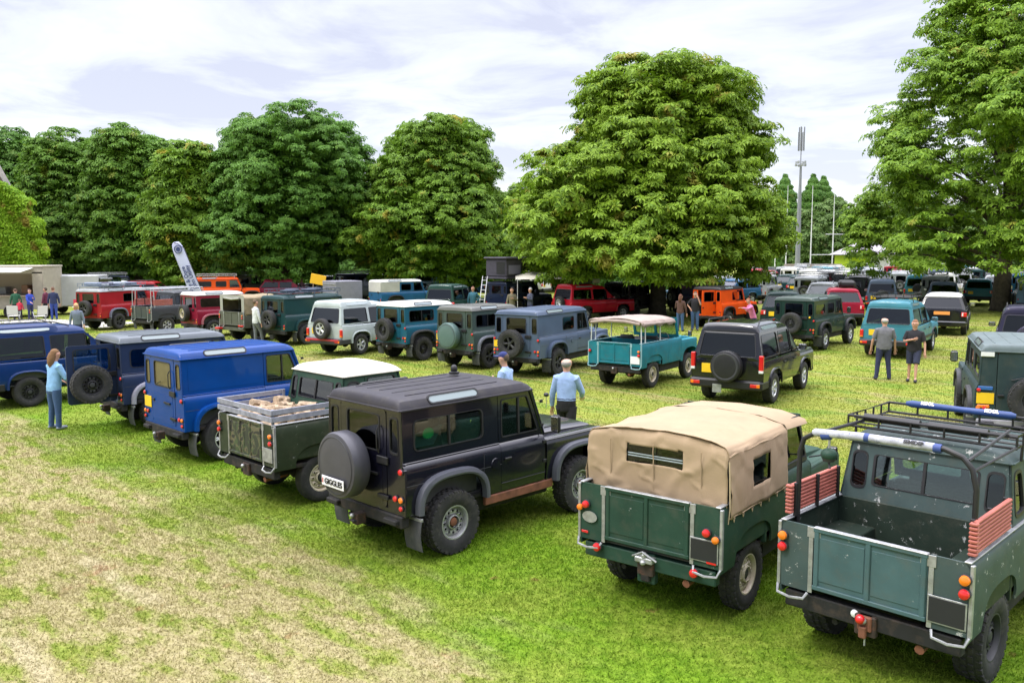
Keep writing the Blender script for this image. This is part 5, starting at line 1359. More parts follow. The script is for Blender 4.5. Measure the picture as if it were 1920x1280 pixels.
def terracotta_bench(t, s, x0, x1, z0):
    b = MB(); wood = mat('slatted_seat_red', (0.40, 0.115, 0.085), rough=0.6, var=0.2)
    for i in range(8):
        z = z0+.035+.034*i; b.bb(x0, x1, s*.745, s*.785, z, z+.026, wood, .007)
        b.bb(x0-.02, x0+.03, s*.735, s*.80, z, z+.026, wood, .007)
    for x in (x0+.06, (x0+x1)/2, x1-.05): b.bb(x-.015, x+.015, s*.735-.012*s, s*.752, z0, z0+.31, BLACK, .003)
    return b.build('folding_seat', t)

# 1: faded green pick-up, bottom right
t = series('faded dark green open pick-up with a blue-green tailgate, red slatted seats and a roof rack', P_GREENW, kind='pickup', loc=(3.54, 7.44), yaw=44.8, gate_m=P_GATE,
           wheels='grey', R=.385, tw=.24, knob=True, inner=paint('paint_scraped_bed', (0.022, 0.035, 0.026), False, .09),
           lights=[(.755, 1.12, .042, AMBER), (.755, 1.02, .042, RED), (-.755, 1.12, .042, AMBER), (-.755, 1.01, .042, RED)])
terracotta_bench(t, 1, -.70, .28, 1.255); terracotta_bench(t, -1, -.72, .22, 1.255)
b = MB(); x = -.60
b.tube([(x, .735, 1.0), (x, .735, 1.25), (x, .73, 1.85), (x+.01, .70, 1.97), (x+.02, .60, 2.035), (x+.02, 0, 2.075), (x+.02, -.48, 2.065), (x+.02, -.62, 2.02), (x, -.70, 1.94), (x, -.735, 1.78), (x, -.735, 1.0)], .023, BLACK, 10)
b.tube([(x+.02, .66, 2.0), (.5, .62, 1.99)], .016, BLACK, 6); b.tube([(x+.02, -.66, 2.0), (.5, -.66, 2.08)], .014, BLACK, 6)
b.tube([(x+.02, -.70, 1.92), (.42, -.74, 1.95)], .012, BLACK, 6)
b.build('roll_hoop', t)
padm = mat('foam_pad_white', (0.40, 0.41, 0.46), rough=0.8, var=0.3, vscale=12, dirt=(0.06, 0.08, 0.18), dirt_amt=1.0)
b = MB(); b.tube([(x+.02, .62, 2.035), (x+.02, .60, 2.04), (x+.02, .2, 2.062), (x+.02, .12, 2.062), (x+.02, -.40, 2.066), (x+.02, -.46, 2.062)], [.025, .036, .036, .036, .036, .025], padm, 12)
for y, w_ in ((.50, .04), (.14, .02), (-.43, .03)): b.tube([(x+.02, y-w_, 2.062-.03*(y > .3)), (x+.02, y+w_, 2.062-.045*(y > .3))], .0385, mat('tape_blue', (0.03, 0.06, 0.22), rough=.6), 12)
b.build('padding_sleeve', t)
b = MB(); b.ball((x+.02, .47, 1.86), .072, P_GREEN, 16, (1, 1, .82)); b.lathe([(.05, -.06), (.06, -.03), (.0725, .0)], DGREY, 16, axis='z', c=(x+.02, .47, 1.86))
b.tube([(x+.02, .47, 1.9), (x+.02, .47, 2.03)], .012, GALV, 6); b.tube([(x+.02, .47, 1.8), (x, .45, 1.74)], .012, DGREY, 6); b.build('work_lamp', t)
k = MB(); z = 1.94   # roof rack over the cab with rolled mats
for zz in (z, z+.10): k.tube([(.42, -.74, zz), (.42, .74, zz), (1.42, .74, zz), (1.42, -.74, zz)], .013, BLACK, 8, closed=True)
for i in range(6):
    xx = .42+1.0*i/5; k.tube([(xx, -.74, z), (xx, .74, z)], .010, BLACK, 6)
    for s in (-1, 1): k.tube([(xx, s*.74, z), (xx, s*.74, z+.10)], .011, BLACK, 6)
for i in range(1, 5):
    yy = -.74+1.48*i/5
    for xx in (.42, 1.42): k.tube([(xx, yy, z), (xx, yy, z+.10)], .011, BLACK, 6)
for xx in (.6, 1.25):
    for s in (-1, 1): k.tube([(xx, s*.74, z), (xx, s*.735, 1.80)], .013, BLACK, 6)
k.build('roof_rack', t)
k = MB(); k.tube([(.47, .60, z+.09), (.47, .08, z+.09)], .040, BLACK, 12); k.tube([(.47, .0, z+.09), (.47, -.50, z+.09)], .040, BLACK, 12)
k.tube([(.47, .70, z+.08), (.47, -.66, z+.08)], .014, GALV, 8); k.build('padding_sleeve', t)
k = MB(); k.tube([(1.42, .56, z+.11), (1.42, .50, z+.11), (1.42, .02, z+.11), (1.42, -.42, z+.11), (1.42, -.47, z+.11)], [.022, .038, .030, .038, .022], mat('pad_blue', (0.02, 0.055, 0.19), rough=.5, var=.2), 12)
o = k.build('padding_sleeve', t)
WLET = mat('white_lettering', (0.75, 0.75, 0.78), rough=.6)
text_mesh('lettering', 'KOOL', .045, WLET, t, (1.392, .34, z+.135), (PI/2-.5, 0, -PI/2), bold=.004)
text_mesh('lettering', 'KOOL', .045, WLET, t, (1.392, -.26, z+.135), (PI/2-.5, 0, -PI/2), bold=.004)
text_mesh('lettering', 'SEMIDEB', .042, INK, t, (-.614, -.25, 2.086), (PI/2-.5, 0, -PI/2), bold=.002)
k = MB(); k.tube([(.12, .0, .42), (-.86, 0, .55)], .01, CHASSIS)
lamp(t, (-.77, .10, .58), .035, WHITEL, name='reversing_lamp')
b = MB(); b.bb(-.84, -.74, -.06, .06, .47, .60, RUST, .01); b.ball((-.87, .02, .58), .042, RED, 12); b.bb(-.88, -.84, -.03, .03, .42, .52, RUST); b.tube([(-.86, -.02, .46), (-.86, -.02, .36)], .008, GALV, 6); b.build('tow_hitch', t)

# 2: canvas-topped green truck
t = series('dark green truck under a tan canvas hood with a clear rear window', P_GREEN, kind='canvas', loc=(1.83, 8.86), yaw=51.5, wheels='cream', R=.365, tw=.19, knob=True,
           lights=[(.70, 1.03, .04, RED), (.77, .99, .035, AMBER), (-.66, 1.0, .04, RED), (-.755, .95, .036, AMBER), (.56, .60, .045, RED), (-.54, .58, .045, RED)], plate_m=BPLATE)
canvas_tilt(t, CANVAS, -.64, .82, z0=1.12, z1=1.80, hw=.80, top=.10, seed=3, side_win=[(-.12, .34, 1.33, 1.58)], clear=G_TINT)
b = MB(); rows = []
for i in range(9):
    x = .80+.62*i/8; rows.append([(x, y, z-.03*(i/8)) for y, z in ((-.80, 1.74), (-.77, 1.79), (-.5, 1.86), (0, 1.885), (.5, 1.86), (.77, 1.79), (.80, 1.74))])
b.grid(rows, CANVAS); b.build('cab_cover', t, fix=False)
b = MB(); b.bb(-.78, -.70, -.09, .11, .33, .64, P_GREEN, .01); b.bb(-.82, -.77, -.05, .05, .36, .44, CHASSIS, .01); b.ball((-.84, 0, .64), .035, GALV, 10); b.bb(-.86, -.74, -.10, .10, .56, .62, GALV, .01); b.tube([(-.84, -.14, .60), (-.87, 0, .68), (-.82, .14, .60)], .012, GALV, 6); b.build('tow_hitch', t)
b = MB(); b.lathe([(.001, 0), (.06, 0), (.06, -.006), (.001, -.006)], GALV, 20, axis='x', c=(-.815, .66, .90)); b.v = [(x, .66+(y-.66)*1.5, z) for x, y, z in b.v]; b.build('oval_badge', t)
b = MB(); b.bb(-.82, -.812, .68, .76, .72, .745, RED, .002); b.bb(-.82, -.812, -.76, -.66, .70, .725, RED, .002); b.build('reflector', t)

# 3: black short-wheelbase estate with the GIGGLES cover
COVER = mat('wheel_cover_vinyl', (0.055, 0.055, 0.068), rough=.42, var=.12)
t = defender('black short wheelbase off-roader with GIGGLES plate on its spare wheel cover', P_BLACK, roofm=P_ROOFB, loc=(-1.29, 10.61), yaw=45, wheels='mod', knob=True, spare_kind='cover', spare_m=COVER,
             flare_m=mat('wheel_arch_grey', (0.075, 0.08, 0.10), rough=.5, var=.1), sill=RUST, spare_c=(-.22, .46+.10, 1.12), side_glass=G_CLEAR, rearglass_m=G_CLEAR, plate_m=None, R=.395)
door = [c for c in t.children if c.name.startswith('rear_door')][0]; cov = [c for c in door.children if c.name.startswith('spare_wheel')][0]
pb = MB(); pb.bb(-.006, 0, -.23, .23, -.06, .06, WPLATE, .002); po = pb.build('name_plate', cov, loc=(-.22-.158, .56+.0, .92))
text_mesh('lettering', 'GIGGLES', .094, INK, po, (-.011, -.02, -.0), (PI/2, 0, -PI/2), ext=.003, bold=.0012)
pb = MB(); pb.bb(-.008, -.006, .195, .22, -.03, .03, mat('badge_red', (0.5, .1, .1)), .001); pb.build('plate_badge', po)
g = MB(); n = 18; pts = [(-.30+math.cos(2*PI*i/36)*(.085 if i % 2 else .062)*1.15, 1.52+math.sin(2*PI*i/36)*(.075 if i % 2 else .055)) for i in range(36)]
g.panel(pts, [], lambda u, v, w: (u, -(.745-.02*(v-1.215)/.625-.0165-w), v), .002, mat('sticker_green', (0.02, 0.55, 0.16), rough=.5)); g.build('window_sticker', t)
g = MB(); g.panel([(-.46, 1.34), (-.12, 1.34), (.02, 1.56), (-.42, 1.50)], [], lambda u, v, w: (u, -(.60-w), v), .03, mat('window_bag_blue', (0.10, 0.19, 0.24), rough=.7)); g.build('window_card', t)
b = MB(); b.ball((1.0, .3, 2.06), .05, BLACK, 12, (1, 1, 1.2)); b.lathe([(.07, -.09), (.07, -.06), (.05, -.05)], BLACK, 16, axis='z', c=(1.0, .3, 2.08)); b.build('roof_beacon', t)

# 5: bright blue hard top
t = defender('bright blue short wheelbase van-sided off-roader with no spare wheel', P_BLUE, loc=(-5.65, 15.34), yaw=45.6, style='hard', wheels='alloy', spare_kind=None, flare_m=P_BLUE, rearglass_m=mat('brown_backing', (0.12, 0.10, 0.045), rough=.3, var=.2), sill=BLACK, R=.40)
# 6: dark estate with its tail door swung open
P_SLATE = paint('paint_slate_blue', (0.02, 0.032, 0.075)); P_SLATER = paint('paint_slate_roof', (0.13, 0.15, 0.17))
t = defender('slate blue off-roader with its tail door swung wide open, spare wheel on the door', P_SLATE, roofm=P_SLATER, wb=2.36, loc=(-7.85, 18.0), yaw=43, style='sw', wheels='black', knob=True, flare_m=paint('paint_silver_trim', (0.28, 0.28, 0.34)), door_open=math.radians(88), rearglass_m=G_CLEAR, plate_m=None, side_glass=G_TINT, spare_style='black')
# 7: dark blue estate at the left edge
P_NAVY = paint('paint_royal_blue', (0.003, 0.024, 0.115)); 
t = estate('dark royal blue estate off-roader cut by the left edge of the picture', P_NAVY, loc=survey(-12.55, 22.9), yaw=46, wheels='black', lights='tall', glassm=G_TINT, spare_kind='cover', spare_m=BLACK, belt=BLACK)

# 4: old camouflage-painted pick-up with a cream roof and a stake-sided load of logs
def camo():
    m, n, L, o = nt('paint_camouflage'); p = n.new('ShaderNodeBsdfPrincipled'); L.new(p.outputs[0], o.inputs[0]); setin(p, Roughness=.6)
    tc = n.new('ShaderNodeTexCoord'); v = n.new('ShaderNodeTexNoise'); setin(v, Scale=6.0, Detail=1.5, Distortion=1.2); L.new(tc.outputs['Object'], v.inputs[0])
    r = n.new('ShaderNodeValToRGB'); r.color_ramp.interpolation = 'CONSTANT'; L.new(v.outputs[0], r.inputs[0]); e = r.color_ramp.elements
    e[0].position = 0; e[0].color = (.028, .035, .022, 1); e[1].position = .46; e[1].color = (.05, .075, .03, 1)
    x = e.new(.52); x.color = (.11, .10, .055, 1); x = e.new(.58); x.color = (.02, .022, .018, 1)
    L.new(r.outputs[0], p.inputs['Base Color']); return m
CAMO = camo(); P_CREAM = paint('paint_cream', (0.60, 0.57, 0.50)); P_OLIVE = paint('paint_olive', (0.028, 0.040, 0.022), False, .06)
t = series('camouflage painted pick-up with cream cab roof and fenced load bed of logs', P_OLIVE, kind='pickup', loc=(-3.32, 12.73), yaw=45.5, gate_m=CAMO, cabm=P_GREEN, cabroof=P_CREAM, wheels='cream', gate_ribs=3, plate_m=GALV, inner=P_OLIVE)
b = MB(); wd = mat('grey_planks', (0.24, 0.25, 0.30), rough=.7, var=.3, vscale=9)
for z in (1.30, 1.40):
    for s in (-1, 1): b.bb(-.80, .32, s*.765, s*.79, z, z+.075, wd, .004)
    b.bb(-.825, -.80, -.79, .79, z, z+.075, wd, .004)
for x in (-.78, .28):
    for s in (-1, 1): b.bb(x-.02, x+.02, s*.74, s*.765, 1.2, 1.48, wd, .004)
b.build('stake_sides', t)
rnd = random.Random(5); logm = mat('split_log', (0.36, 0.27, 0.18), rough=.9, var=.5, vscale=14)
grp = 'split logs loaded in the camouflage pick-up'
proto = None; base = t.matrix_basis.copy(); R45 = Matrix.Translation((-3.32, 12.73, 0)) @ Matrix.Rotation(math.radians(45.5), 4, 'Z')
for i in range(46):
    if i < 3:
        b = MB(); b.lathe([(.001, -.16), (.06, -.16), (.068, -.1), (.062, .08), (.066, .16), (.001, .16)], logm, 7, axis='x', smooth=False); lm = b.mesh('log')
        if i == 0: LOGS = []
        LOGS.append(lm)
    o = bpy.data.objects.new('log', LOGS[i % 3]); link(o)
    lx, ly = rnd.uniform(-.62, .18), rnd.uniform(-.62, .62); lz = 1.16+.02*(i//6)+rnd.uniform(-.03, .05)+.05*(1-abs(ly)/.7)
    o.matrix_world = R45 @ Matrix.Translation((lx, ly, lz)) @ Matrix.Rotation(rnd.uniform(0, 6), 4, 'Z') @ Matrix.Rotation(rnd.uniform(-.3, .3), 4, 'Y')
    o.scale = (rnd.uniform(.7, 1.2), rnd.uniform(.8, 1.3), rnd.uniform(.7, 1.1)); tag(o, 'rough pale split log heaped in the fenced bed of the camouflage pick-up', 'log', grp)

# ============================================================ second row
G_PLUM = 'paint_'
P_RED = paint('paint_red', (0.30, 0.012, 0.02)); P_MAROON = paint('paint_maroon', (0.22, 0.012, 0.035)); P_WHITE = paint('paint_white', (0.68, 0.68, 0.66)); P_DGREY = paint('paint_dark_grey', (0.055, 0.062, 0.072))
P_STONEG = paint('paint_stone_green', (0.10, 0.105, 0.085), False, -.1); P_DGREEN = paint('paint_dark_green', (0.012, 0.045, 0.05)); P_PALES = paint('paint_pale_silver', (0.42, 0.47, 0.47)); P_TEALB = paint('paint_teal_blue', (0.015, 0.10, 0.16))
P_GG = paint('paint_grey_green', (0.055, 0.082, 0.075)); P_GG2 = paint('paint_roof_grey_green', (0.13, 0.135, 0.125)); P_SB = paint('paint_steel_blue', (0.075, 0.105, 0.165)); P_TURQ = paint('paint_turquoise', (0.012, 0.17, 0.22), False, -.1)
P_GLOSSB = mat('paint_gloss_black', (0.007, 0.007, 0.011), rough=.2, coat=.8, spec=.4, var=.1, bump=.04, bscale=3); P_ORANGE = paint('paint_orange', (0.80, 0.09, 0.008)); P_LTEAL = paint('paint_light_teal', (0.05, 0.20, 0.26)); P_SILV = paint('paint_silver', (0.36, 0.38, 0.40)); P_BEIGE = paint('paint_beige', (0.30, 0.29, 0.24))
t = defender('red long wheelbase estate off-roader with a laden blue-grey roof rack', P_RED, roofm=P_SILV, wb=2.79, loc=(-19.65, 41.05), yaw=70, style='hard1', wheels='alloyblack', flare_m=paint('paint_blue_grey_trim', (.16, .17, .24)), knob=False, side_glass=G_DARK, far=True, spare_c=(-.19, .5, 1.06), rearglass_m=G_DARK)
rr = roof_rack(t, -.9, 1.9, 2.08, hw=.72, h=.13, m=mat('rack_blue_grey', (.14, .18, .25), rough=.5))
b = MB(); rd = random.Random(2)
for i in range(7): b.bb(-.8+i*.36, -.52+i*.36, -.5+.1*rd.random(), .45, 2.10, 2.19+.08*rd.random(), mat('rack_load_%d' % (i % 3), ((.20, .24, .34), (.35, .38, .42), (.10, .10, .16))[i % 3], rough=.7), .03)
b.build('rack_load', t)
t = series('grey-green truck under a full-length ladder rack with a red slatted side seat', P_DGREY, kind='pickup', wb=2.23, loc=(-16.31, 39.06), yaw=54, wheels='silver', far=True, plate_m=None, R=.39, tw=.23, flaps=True)
b = MB(); rk = mat('rack_pale_steel', (.45, .47, .52), rough=.4, metal=.4)
for s in (-1, 1):
    b.tube([(-.75, s*.78, 1.2), (-.75, s*.74, 2.05), (1.9, s*.74, 2.05)], .02, rk, 6); b.tube([(-.6, s*.78, 1.2), (-.6, s*.74, 2.05)], .02, rk, 6); b.tube([(-.75, s*.74, 1.95), (1.9, s*.74, 1.95)], .014, rk, 6)
    b.tube([(1.9, s*.74, 2.05), (2.1, s*.7, 1.3)], .018, rk, 6)
for i in range(9): b.tube([(-.75+i*.33, -.74, 2.05), (-.75+i*.33, .74, 2.05)], .012, rk, 6)
b.build('ladder_rack', t); terracotta_bench(t, -1, -.62, .3, 1.26); terracotta_bench(t, 1, -.62, .3, 1.26)
t = defender('maroon short wheelbase estate off-roader with a white roof', P_MAROON, roofm=P_WHITE, wb=2.36, loc=(-13.46, 37.21), yaw=46, style='sw', wheels='alloy', flare_m=paint('paint_rose_trim', (.34, .12, .15)), far=True, spare_style='cream', side_glass=G_DARK, rearglass_m=G_TINT, plate_m=None)
C2 = mat('canvas_dun', (0.25, 0.20, 0.12), rough=.9, var=.2, bump=.2, bscale=120)
t = series('stone green truck with an open-backed dun canvas hood', P_STONEG, kind='canvas', wb=2.23, loc=(-11.03, 35.41), yaw=54, wheels='grey', far=True, plate_m=None, flaps=False)
canvas_tilt(t, C2, -.74, 1.0, z0=1.14, z1=1.86, hw=.79, top=.07, seed=8, open_rear=True)
b = MB(); b.ring(rrect(-.79, 1.22, .79, 1.93, .08), rrect(-.62, 1.24, .62, 1.80, .06), lambda u, v, w: (-.75+w, u, v), 0, .012, mat('canvas_grey', (.33, .33, .29), rough=.9)); b.tube([(-.75, -.5, 1.80), (-.77, 0, 1.76), (-.75, .5, 1.80)], .045, mat('canvas_grey', (0, 0, 0)), 10); b.build('rolled_curtain', t)
b = MB(); b.bb(-1.04, -.82, .54, .80, .52, .60, RED); b.bb(-.86, -.80, -.80, -.50, .66, .72, RED); b.build('tail_light', t)
t = defender('dark green long wheelbase hardtop with loaded black roof rack', P_DGREEN, wb=2.79, loc=(-8.80, 34.2), yaw=52, style='hard', wheels='alloyblack', knob=False, flare_m=P_DGREEN, far=True, rearglass_m=G_DARK, plate_m=None, spare_c=(-.2, .46, 1.02), R=.40)
roof_rack(t, -.85, 1.85, 2.07, hw=.70, h=.12, m=mat('rack_slate', (.06, .08, .12), rough=.5))
b = MB()
for i in range(4): b.box((-.4+i*.55, (-.2, .25, -.1, .2)[i], 2.13), (.42, .5, .10), mat('rack_load_3', (.05, .07, .12), rough=.7), .03)
b.build('rack_load', t)
t = estate('silver estate off-roader with a red tail and bumper strip', P_PALES, loc=(-6.1, 30.73), yaw=56, wheels='alloy', glassm=G_TINT, lights='low', bumper=DGREY, rails=False, R=.38, low_trim=None)
b = MB(); b.bb(-1.09, -1.065, -.80, .80, .55, .62, mat('bumper_red', (.45, .03, .05), rough=.4), .005); b.build('bumper_strip', t)
t = defender('teal blue short wheelbase estate off-roader with a white roof', P_TEALB, roofm=P_WHITE, loc=(-3.61, 29.17), yaw=48, style='sw', wheels='black', knob=True, far=False, side_glass=G_DARK, rearglass_m=G_DARK, flare_m=DGREY, spare_c=(-.2, .56, 1.05), R=.40)
t = defender('grey-green short wheelbase estate off-roader with a hard spare wheel cover', P_GG, roofm=P_GG2, loc=(-1.34, 27.04), yaw=51, style='sw', wheels='alloyblack', spare_kind='cover', spare_m=paint('paint_cover_green', (.10, .16, .15)), side_glass=G_DARK, rearglass_m=G_DARK, flare_m=paint('paint_grey_trim2', (.2, .21, .24)), R=.40)
t = defender('steel blue long wheelbase van-sided off-roader with a big spare on its tail door', P_SB, wb=2.79, loc=(.67, 25.35), yaw=57, style='hard1', wheels='alloyblack', knob=True, flare_m=P_SB, side_glass=G_DARK, rearglass_m=G_DARK, R=.41, spare_c=(-.21, .52, 1.02), alp=True)
t = series('turquoise open truck with bare hood hoops and a rolled canvas top', P_TURQ, kind='open', loc=(3.19, 23.05), yaw=53.3, wheels='cream', far=False, plate_m=WPLATE, trim=paint('paint_turq_trim', (.25, .42, .46)), lights=[(.74, 1.0, .04, RED), (-.74, 1.05, .035, AMBER), (-.74, .95, .04, RED)])
CV3 = mat('canvas_pinkish', (.33, .26, .225), rough=.9, var=.15, bump=.2, bscale=90); b = MB()
for x in (-.72, -.5, .35): b.tube([(x, -.76, 1.2), (x, -.75, 1.72), (x, -.66, 1.82), (x, 0, 1.86), (x, .66, 1.82), (x, .75, 1.72), (x, .76, 1.2)], .016, mat('hoop_white', (.6, .62, .62), rough=.5), 8)
b.build('hood_hoop', t)
b = MB(); rows = []
for i in range(15):
    x = -.78+1.95*i/14; rows.append([(x, .79*math.sin(a*PI/2)*(1.02 if abs(a) > .9 else 1), 1.80+.07*math.cos(a*PI/2)+.02*math.sin(x*13+a*5)-(.10+.03*math.sin(x*9) if abs(a) > .95 else 0)-.03*(i/14)) for a in [k/6 for k in range(-6, 7)]])
b.grid(rows, CV3); o = b.build('canvas_top', t, fix=False); o.modifiers.new('s', 'SOLIDIFY').thickness = .02
b = MB(); b.tube([(-.76, -.74, 1.76), (-.78, -.3, 1.82), (-.77, .3, 1.82), (-.76, .74, 1.76)], .045, CV3, 10); b.tube([(-.7, -.79, 1.75), (0, -.80, 1.74), (1.1, -.78, 1.72)], [.05, .04, .03], CV3, 8); b.build('canvas_roll', t)
t = estate('glossy black estate off-roader with silver alloys and a round spare cover', P_GLOSSB, loc=(5.61, 20.73), yaw=55.7, wheels='alloy', glassm=G_DARK, lights='tall', bumper=BLACK, spare_kind='cover', spare_m=BLACK, spare_c=(-1.12, -.06, .96), zg=1.76, step=.08, R=.37, plate_pos=(.46, .88, .28, .22))
b = MB(); b.lathe([(.27, 0), (.30, -.006), (.31, 0)], DGREY, 36, axis='x', c=(-1.24, -.06, .96), caps=False); b.build('cover_rim', t)
plate(t, (-1.075, .18, .42), .22, .2, GALV, name='tow_plate')

# ============================================================ right-hand group
t = defender('dark green long wheelbase off-roader with a grey-rimmed spare, right of the glossy black estate', paint('paint_racing_green', (.012, .035, .028)), roofm=paint('paint_roof_racing', (.06, .085, .075)), wb=2.79, loc=(10.96, 31.85), yaw=50.6, style='sw', wheels='alloy', spare_style='grey', side_glass=G_DARK, rearglass_m=G_DARK, flare_m=DGREY, plate_m=None, R=.40, spare_c=(-.2, .48, 1.03))
lamp(t, (-1.02, -.60, 1.25), .035, YPLATE)
t = estate('light teal estate off-roader with a roof rack, behind the two standing men', P_LTEAL, loc=(13.28, 29.47), yaw=54.4, wheels='silver', glassm=G_TINT, lights='low', bumper=BLACK, spare_kind=None, rails=False, belt=BLACK, arch=BLACK)
roof_rack(t, -.5, 1.3, 2.06, hw=.62, h=.12)
t = estate('black luxury off-roader with a white roof edge and an orange number plate', P_GLOSSB, loc=(18.9, 37.2), yaw=60, wheels='alloy', glassm=G_DARK, lights='wide', bumper=P_GLOSSB, spare_kind=None, step=0, rails=False, zg=1.66, yg=.70, rake=.30, hw=.96, roofm=P_WHITE, rear=.9, wb=2.75, alp=False, screen=(.45, 1.35), plate_m=mat('plate_orange', (.85, .33, .08), rough=.4), plate_pos=(.0, .98, .62, .14), R=.38)
t = estate('dark plum estate off-roader cut by the right edge, behind the spare-wheeled green one', paint('paint_plum', (.02, .018, .045)), loc=survey(16.9, 29.6), yaw=60, wheels='alloy', glassm=G_DARK, lights='low', spare_kind='cover', spare_m=paint('paint_plum_cover', (.05, .045, .08)), hw=.9, spare_c=(-1.1, .0, 1.05))
t = defender('dark green off-roader at the right edge with a large grey-rimmed spare wheel', paint('paint_mid_green', (.030, .052, .055), False, -.2), roofm=paint('paint_pale_green_roof', (.12, .155, .16), False, -.2), wb=2.79, loc=survey(9.75, 17.35), yaw=66, style='sw', wheels='grey', knob=True, rear_glass='none', bump_m=paint('paint_lilac_grey', (.36, .35, .40), False, -.2), spare_c=(-.22, .36, 1.02), R=.41, flare_m=DGREY, side_glass=G_DARK)
b = MB(); b.bb(-1.03, -1.01, .52, .74, 1.74, 1.83, WHITEL, .01); b.bb(-1.03, -1.01, .52, .76, 1.13, 1.20, mat('strip_blue', (.03, .12, .35), rough=.4), .01); b.bb(-1.03, -1.01, .56, .76, .80, .86, AMBER, .01); b.build('light_cluster', t)

# ============================================================ third row and beyond
SV[0] = True
t = defender('blue and white hardtop in the middle distance with people behind its tail', paint('paint_mid_blue', (.02, .10, .22)), roofm=P_WHITE, wb=2.79, loc=(-8.9, 66), yaw=38, style='hard1', wheels='cream', far=True, body2=None, side_glass=G_DARK, spare_kind=None, rearglass_m=paint('paint_offwhite', (.5, .49, .47)), plate_m=None, flare_m=BLACK)
b = MB(); b.bb(-1.02, .3, -.752, -.745, 1.24, 1.82, paint('paint_offwhite', (.5, .49, .47)), .002); b.bb(-1.025, -1.005, -.74, .74, 1.24, 1.84, paint('paint_offwhite', (.5, .49, .47)), .002); b.build('side_panel', t)
b = MB(); rk = mat('steel_grey_panel', (.22, .22, .27), rough=.6, var=.1)
b.bb(-.9, .9, -.9, .9, .55, 1.9, rk, .02)
for i in range(5): b.bb(-.93, -.9, -.85, .85, .6+i*.27, .64+i*.27, GALV, .004)
for s in (-1, 1): b.bb(.0, .5, s*.88, s*.98, .1, .6, RUBBER, .04)
t = thing('box_trailer', 'grey panelled box trailer behind the silver estate off-roader', 'trailer', (-12.4, 66.5, 0), D2R(38)); b.build('trailer_body', t)
for s in (-1, 1): wheel(t, 0, s*.92, R=.3, w=.18, style='grey', far=True)
t = thing('flatbed_trailer', 'low flat trailer loaded with a yellow board under the dark chestnut', 'trailer', (-15.6, 69, 0), D2R(20))
b = MB(); b.bb(-1.9, 1.9, -.9, .9, .5, .62, mat('trailer_bed', (.25, .24, .22), rough=.7), .01); b.bb(-1.9, 1.9, -.92, -.88, .62, .95, mat('trailer_side', (.33, .22, .24), rough=.7), .01); b.build('trailer_body', t)
for s in (-1, 1): wheel(t, 0, s*.98, R=.3, w=.18, style='grey', far=True)
b = MB(); _x, _y = survey(-14.4, 67.6); b.box((_x, _y, 1.95), (.95, .05, .62), mat('board_yellow', (.85, .48, .02), rough=.5), .01, Matrix.Rotation(.2, 3, 'Y'))
for dx in (-.3, .3): b.tube([(_x+dx, _y, 1.75), (_x-.05+dx*1.5, _y, .0)], .02, mat('leg_wood', (.3, .2, .12)), 6)
tag(b.build('sign_board', None), 'blank yellow board on thin legs beside the grey box trailer', 'sign')
# vehicle with roof tent, ladder and awning
P_DNAVY = paint('paint_deep_navy', (.012, .02, .05))
t = defender('dark navy off-roader carrying a rooftop tent, with a ladder up its tail', P_DNAVY, wb=2.79, loc=(-.3, 60.5), yaw=52, style='sw', wheels='alloyblack', far=True, spare_kind=None, side_glass=G_DARK, rearglass_m=G_DARK, plate_m=None, flare_m=P_DNAVY, R=.42)
b = MB(); tm = mat('tent_charcoal', (.06, .055, .075), rough=.85, var=.2, bump=.2, bscale=30); tl = mat('tent_panel_lilac', (.20, .19, .27), rough=.8)
b.bb(-1.15, 1.1, -.85, .75, 2.12, 2.24, tm, .03); b.box((-.05, -.05, 2.75), (2.1, 1.5, 1.0), tm, .06); b.box((-.05, -.05, 3.30), (2.3, 1.7, .12), tm, .05)
b.bb(-1.115, -1.10, -.7, -.1, 2.4, 3.1, BLACK, .01); b.bb(-.9, .2, -.815, -.80, 2.4, 2.9, tl, .01); b.bb(.3, .9, -.815, -.80, 2.5, 3.0, BLACK, .01); b.build('roof_tent', t)
b = MB(); wl = mat('ladder_white', (.7, .7, .72), rough=.4)
for s in (-.17, .17): b.bar((-1.45, .25+s, .3), (-1.05, .25+s, 2.3), .05, .03, wl)
for i in range(7): b.bar((-1.42+i*.055, .08, .45+i*.27), (-1.42+i*.055, .42, .45+i*.27), .03, .03, wl)
tag(b.build('ladder', None, None), 'white aluminium ladder leaning on the tail of the rooftop tent vehicle', 'ladder'); o = bpy.data.objects[[x.name for x in bpy.data.objects if x.name.startswith('ladder') and not x.parent][-1]]; o.location = (*survey(-.75, 59.7), 0); o.rotation_euler = (0, 0, D2R(52))
t = thing('awning', 'cream awning on thin poles beside the rooftop tent vehicle', 'awning', (2.2, 58.6, 0), D2R(0))
b = MB(); cm = mat('awning_cream', (.62, .59, .50), rough=.9, var=.08)
b.grid([[(x*(1-.05*k)-1.7, -1.1+1.1*k, 2.15+.42*(1-abs(x-1.2)/2.2)*k/2*1.0) for x in (0, .8, 1.6, 2.6, 3.4)] for k in (0, 1, 2)], cm); b.build('awning_cloth', t, fix=False)
b = MB()
for x, y in ((1.6, -1.1), (-1.6, -1.1), (1.5, 1.1)): b.tube([(x, y, 0), (x, y, 2.2)], .02, wl, 6)
b.build('awning_pole', t)
t = estate('red estate off-roader with a chrome-wheeled spare, left of the big tree trunk', paint('paint_bright_red', (.50, .012, .03)), loc=(3.9, 55), yaw=33, wheels='alloy', glassm=G_TINT, lights='low', rails=False, far=True, plate_m=None)
b = MB(); b.bb(-.2, .6, -.6, .3, 1.96, 2.12, DGREY, .03); b.bb(.8, 1.3, -.4, .6, 1.95, 2.20, P_SILV, .04); b.build('rack_load', t)
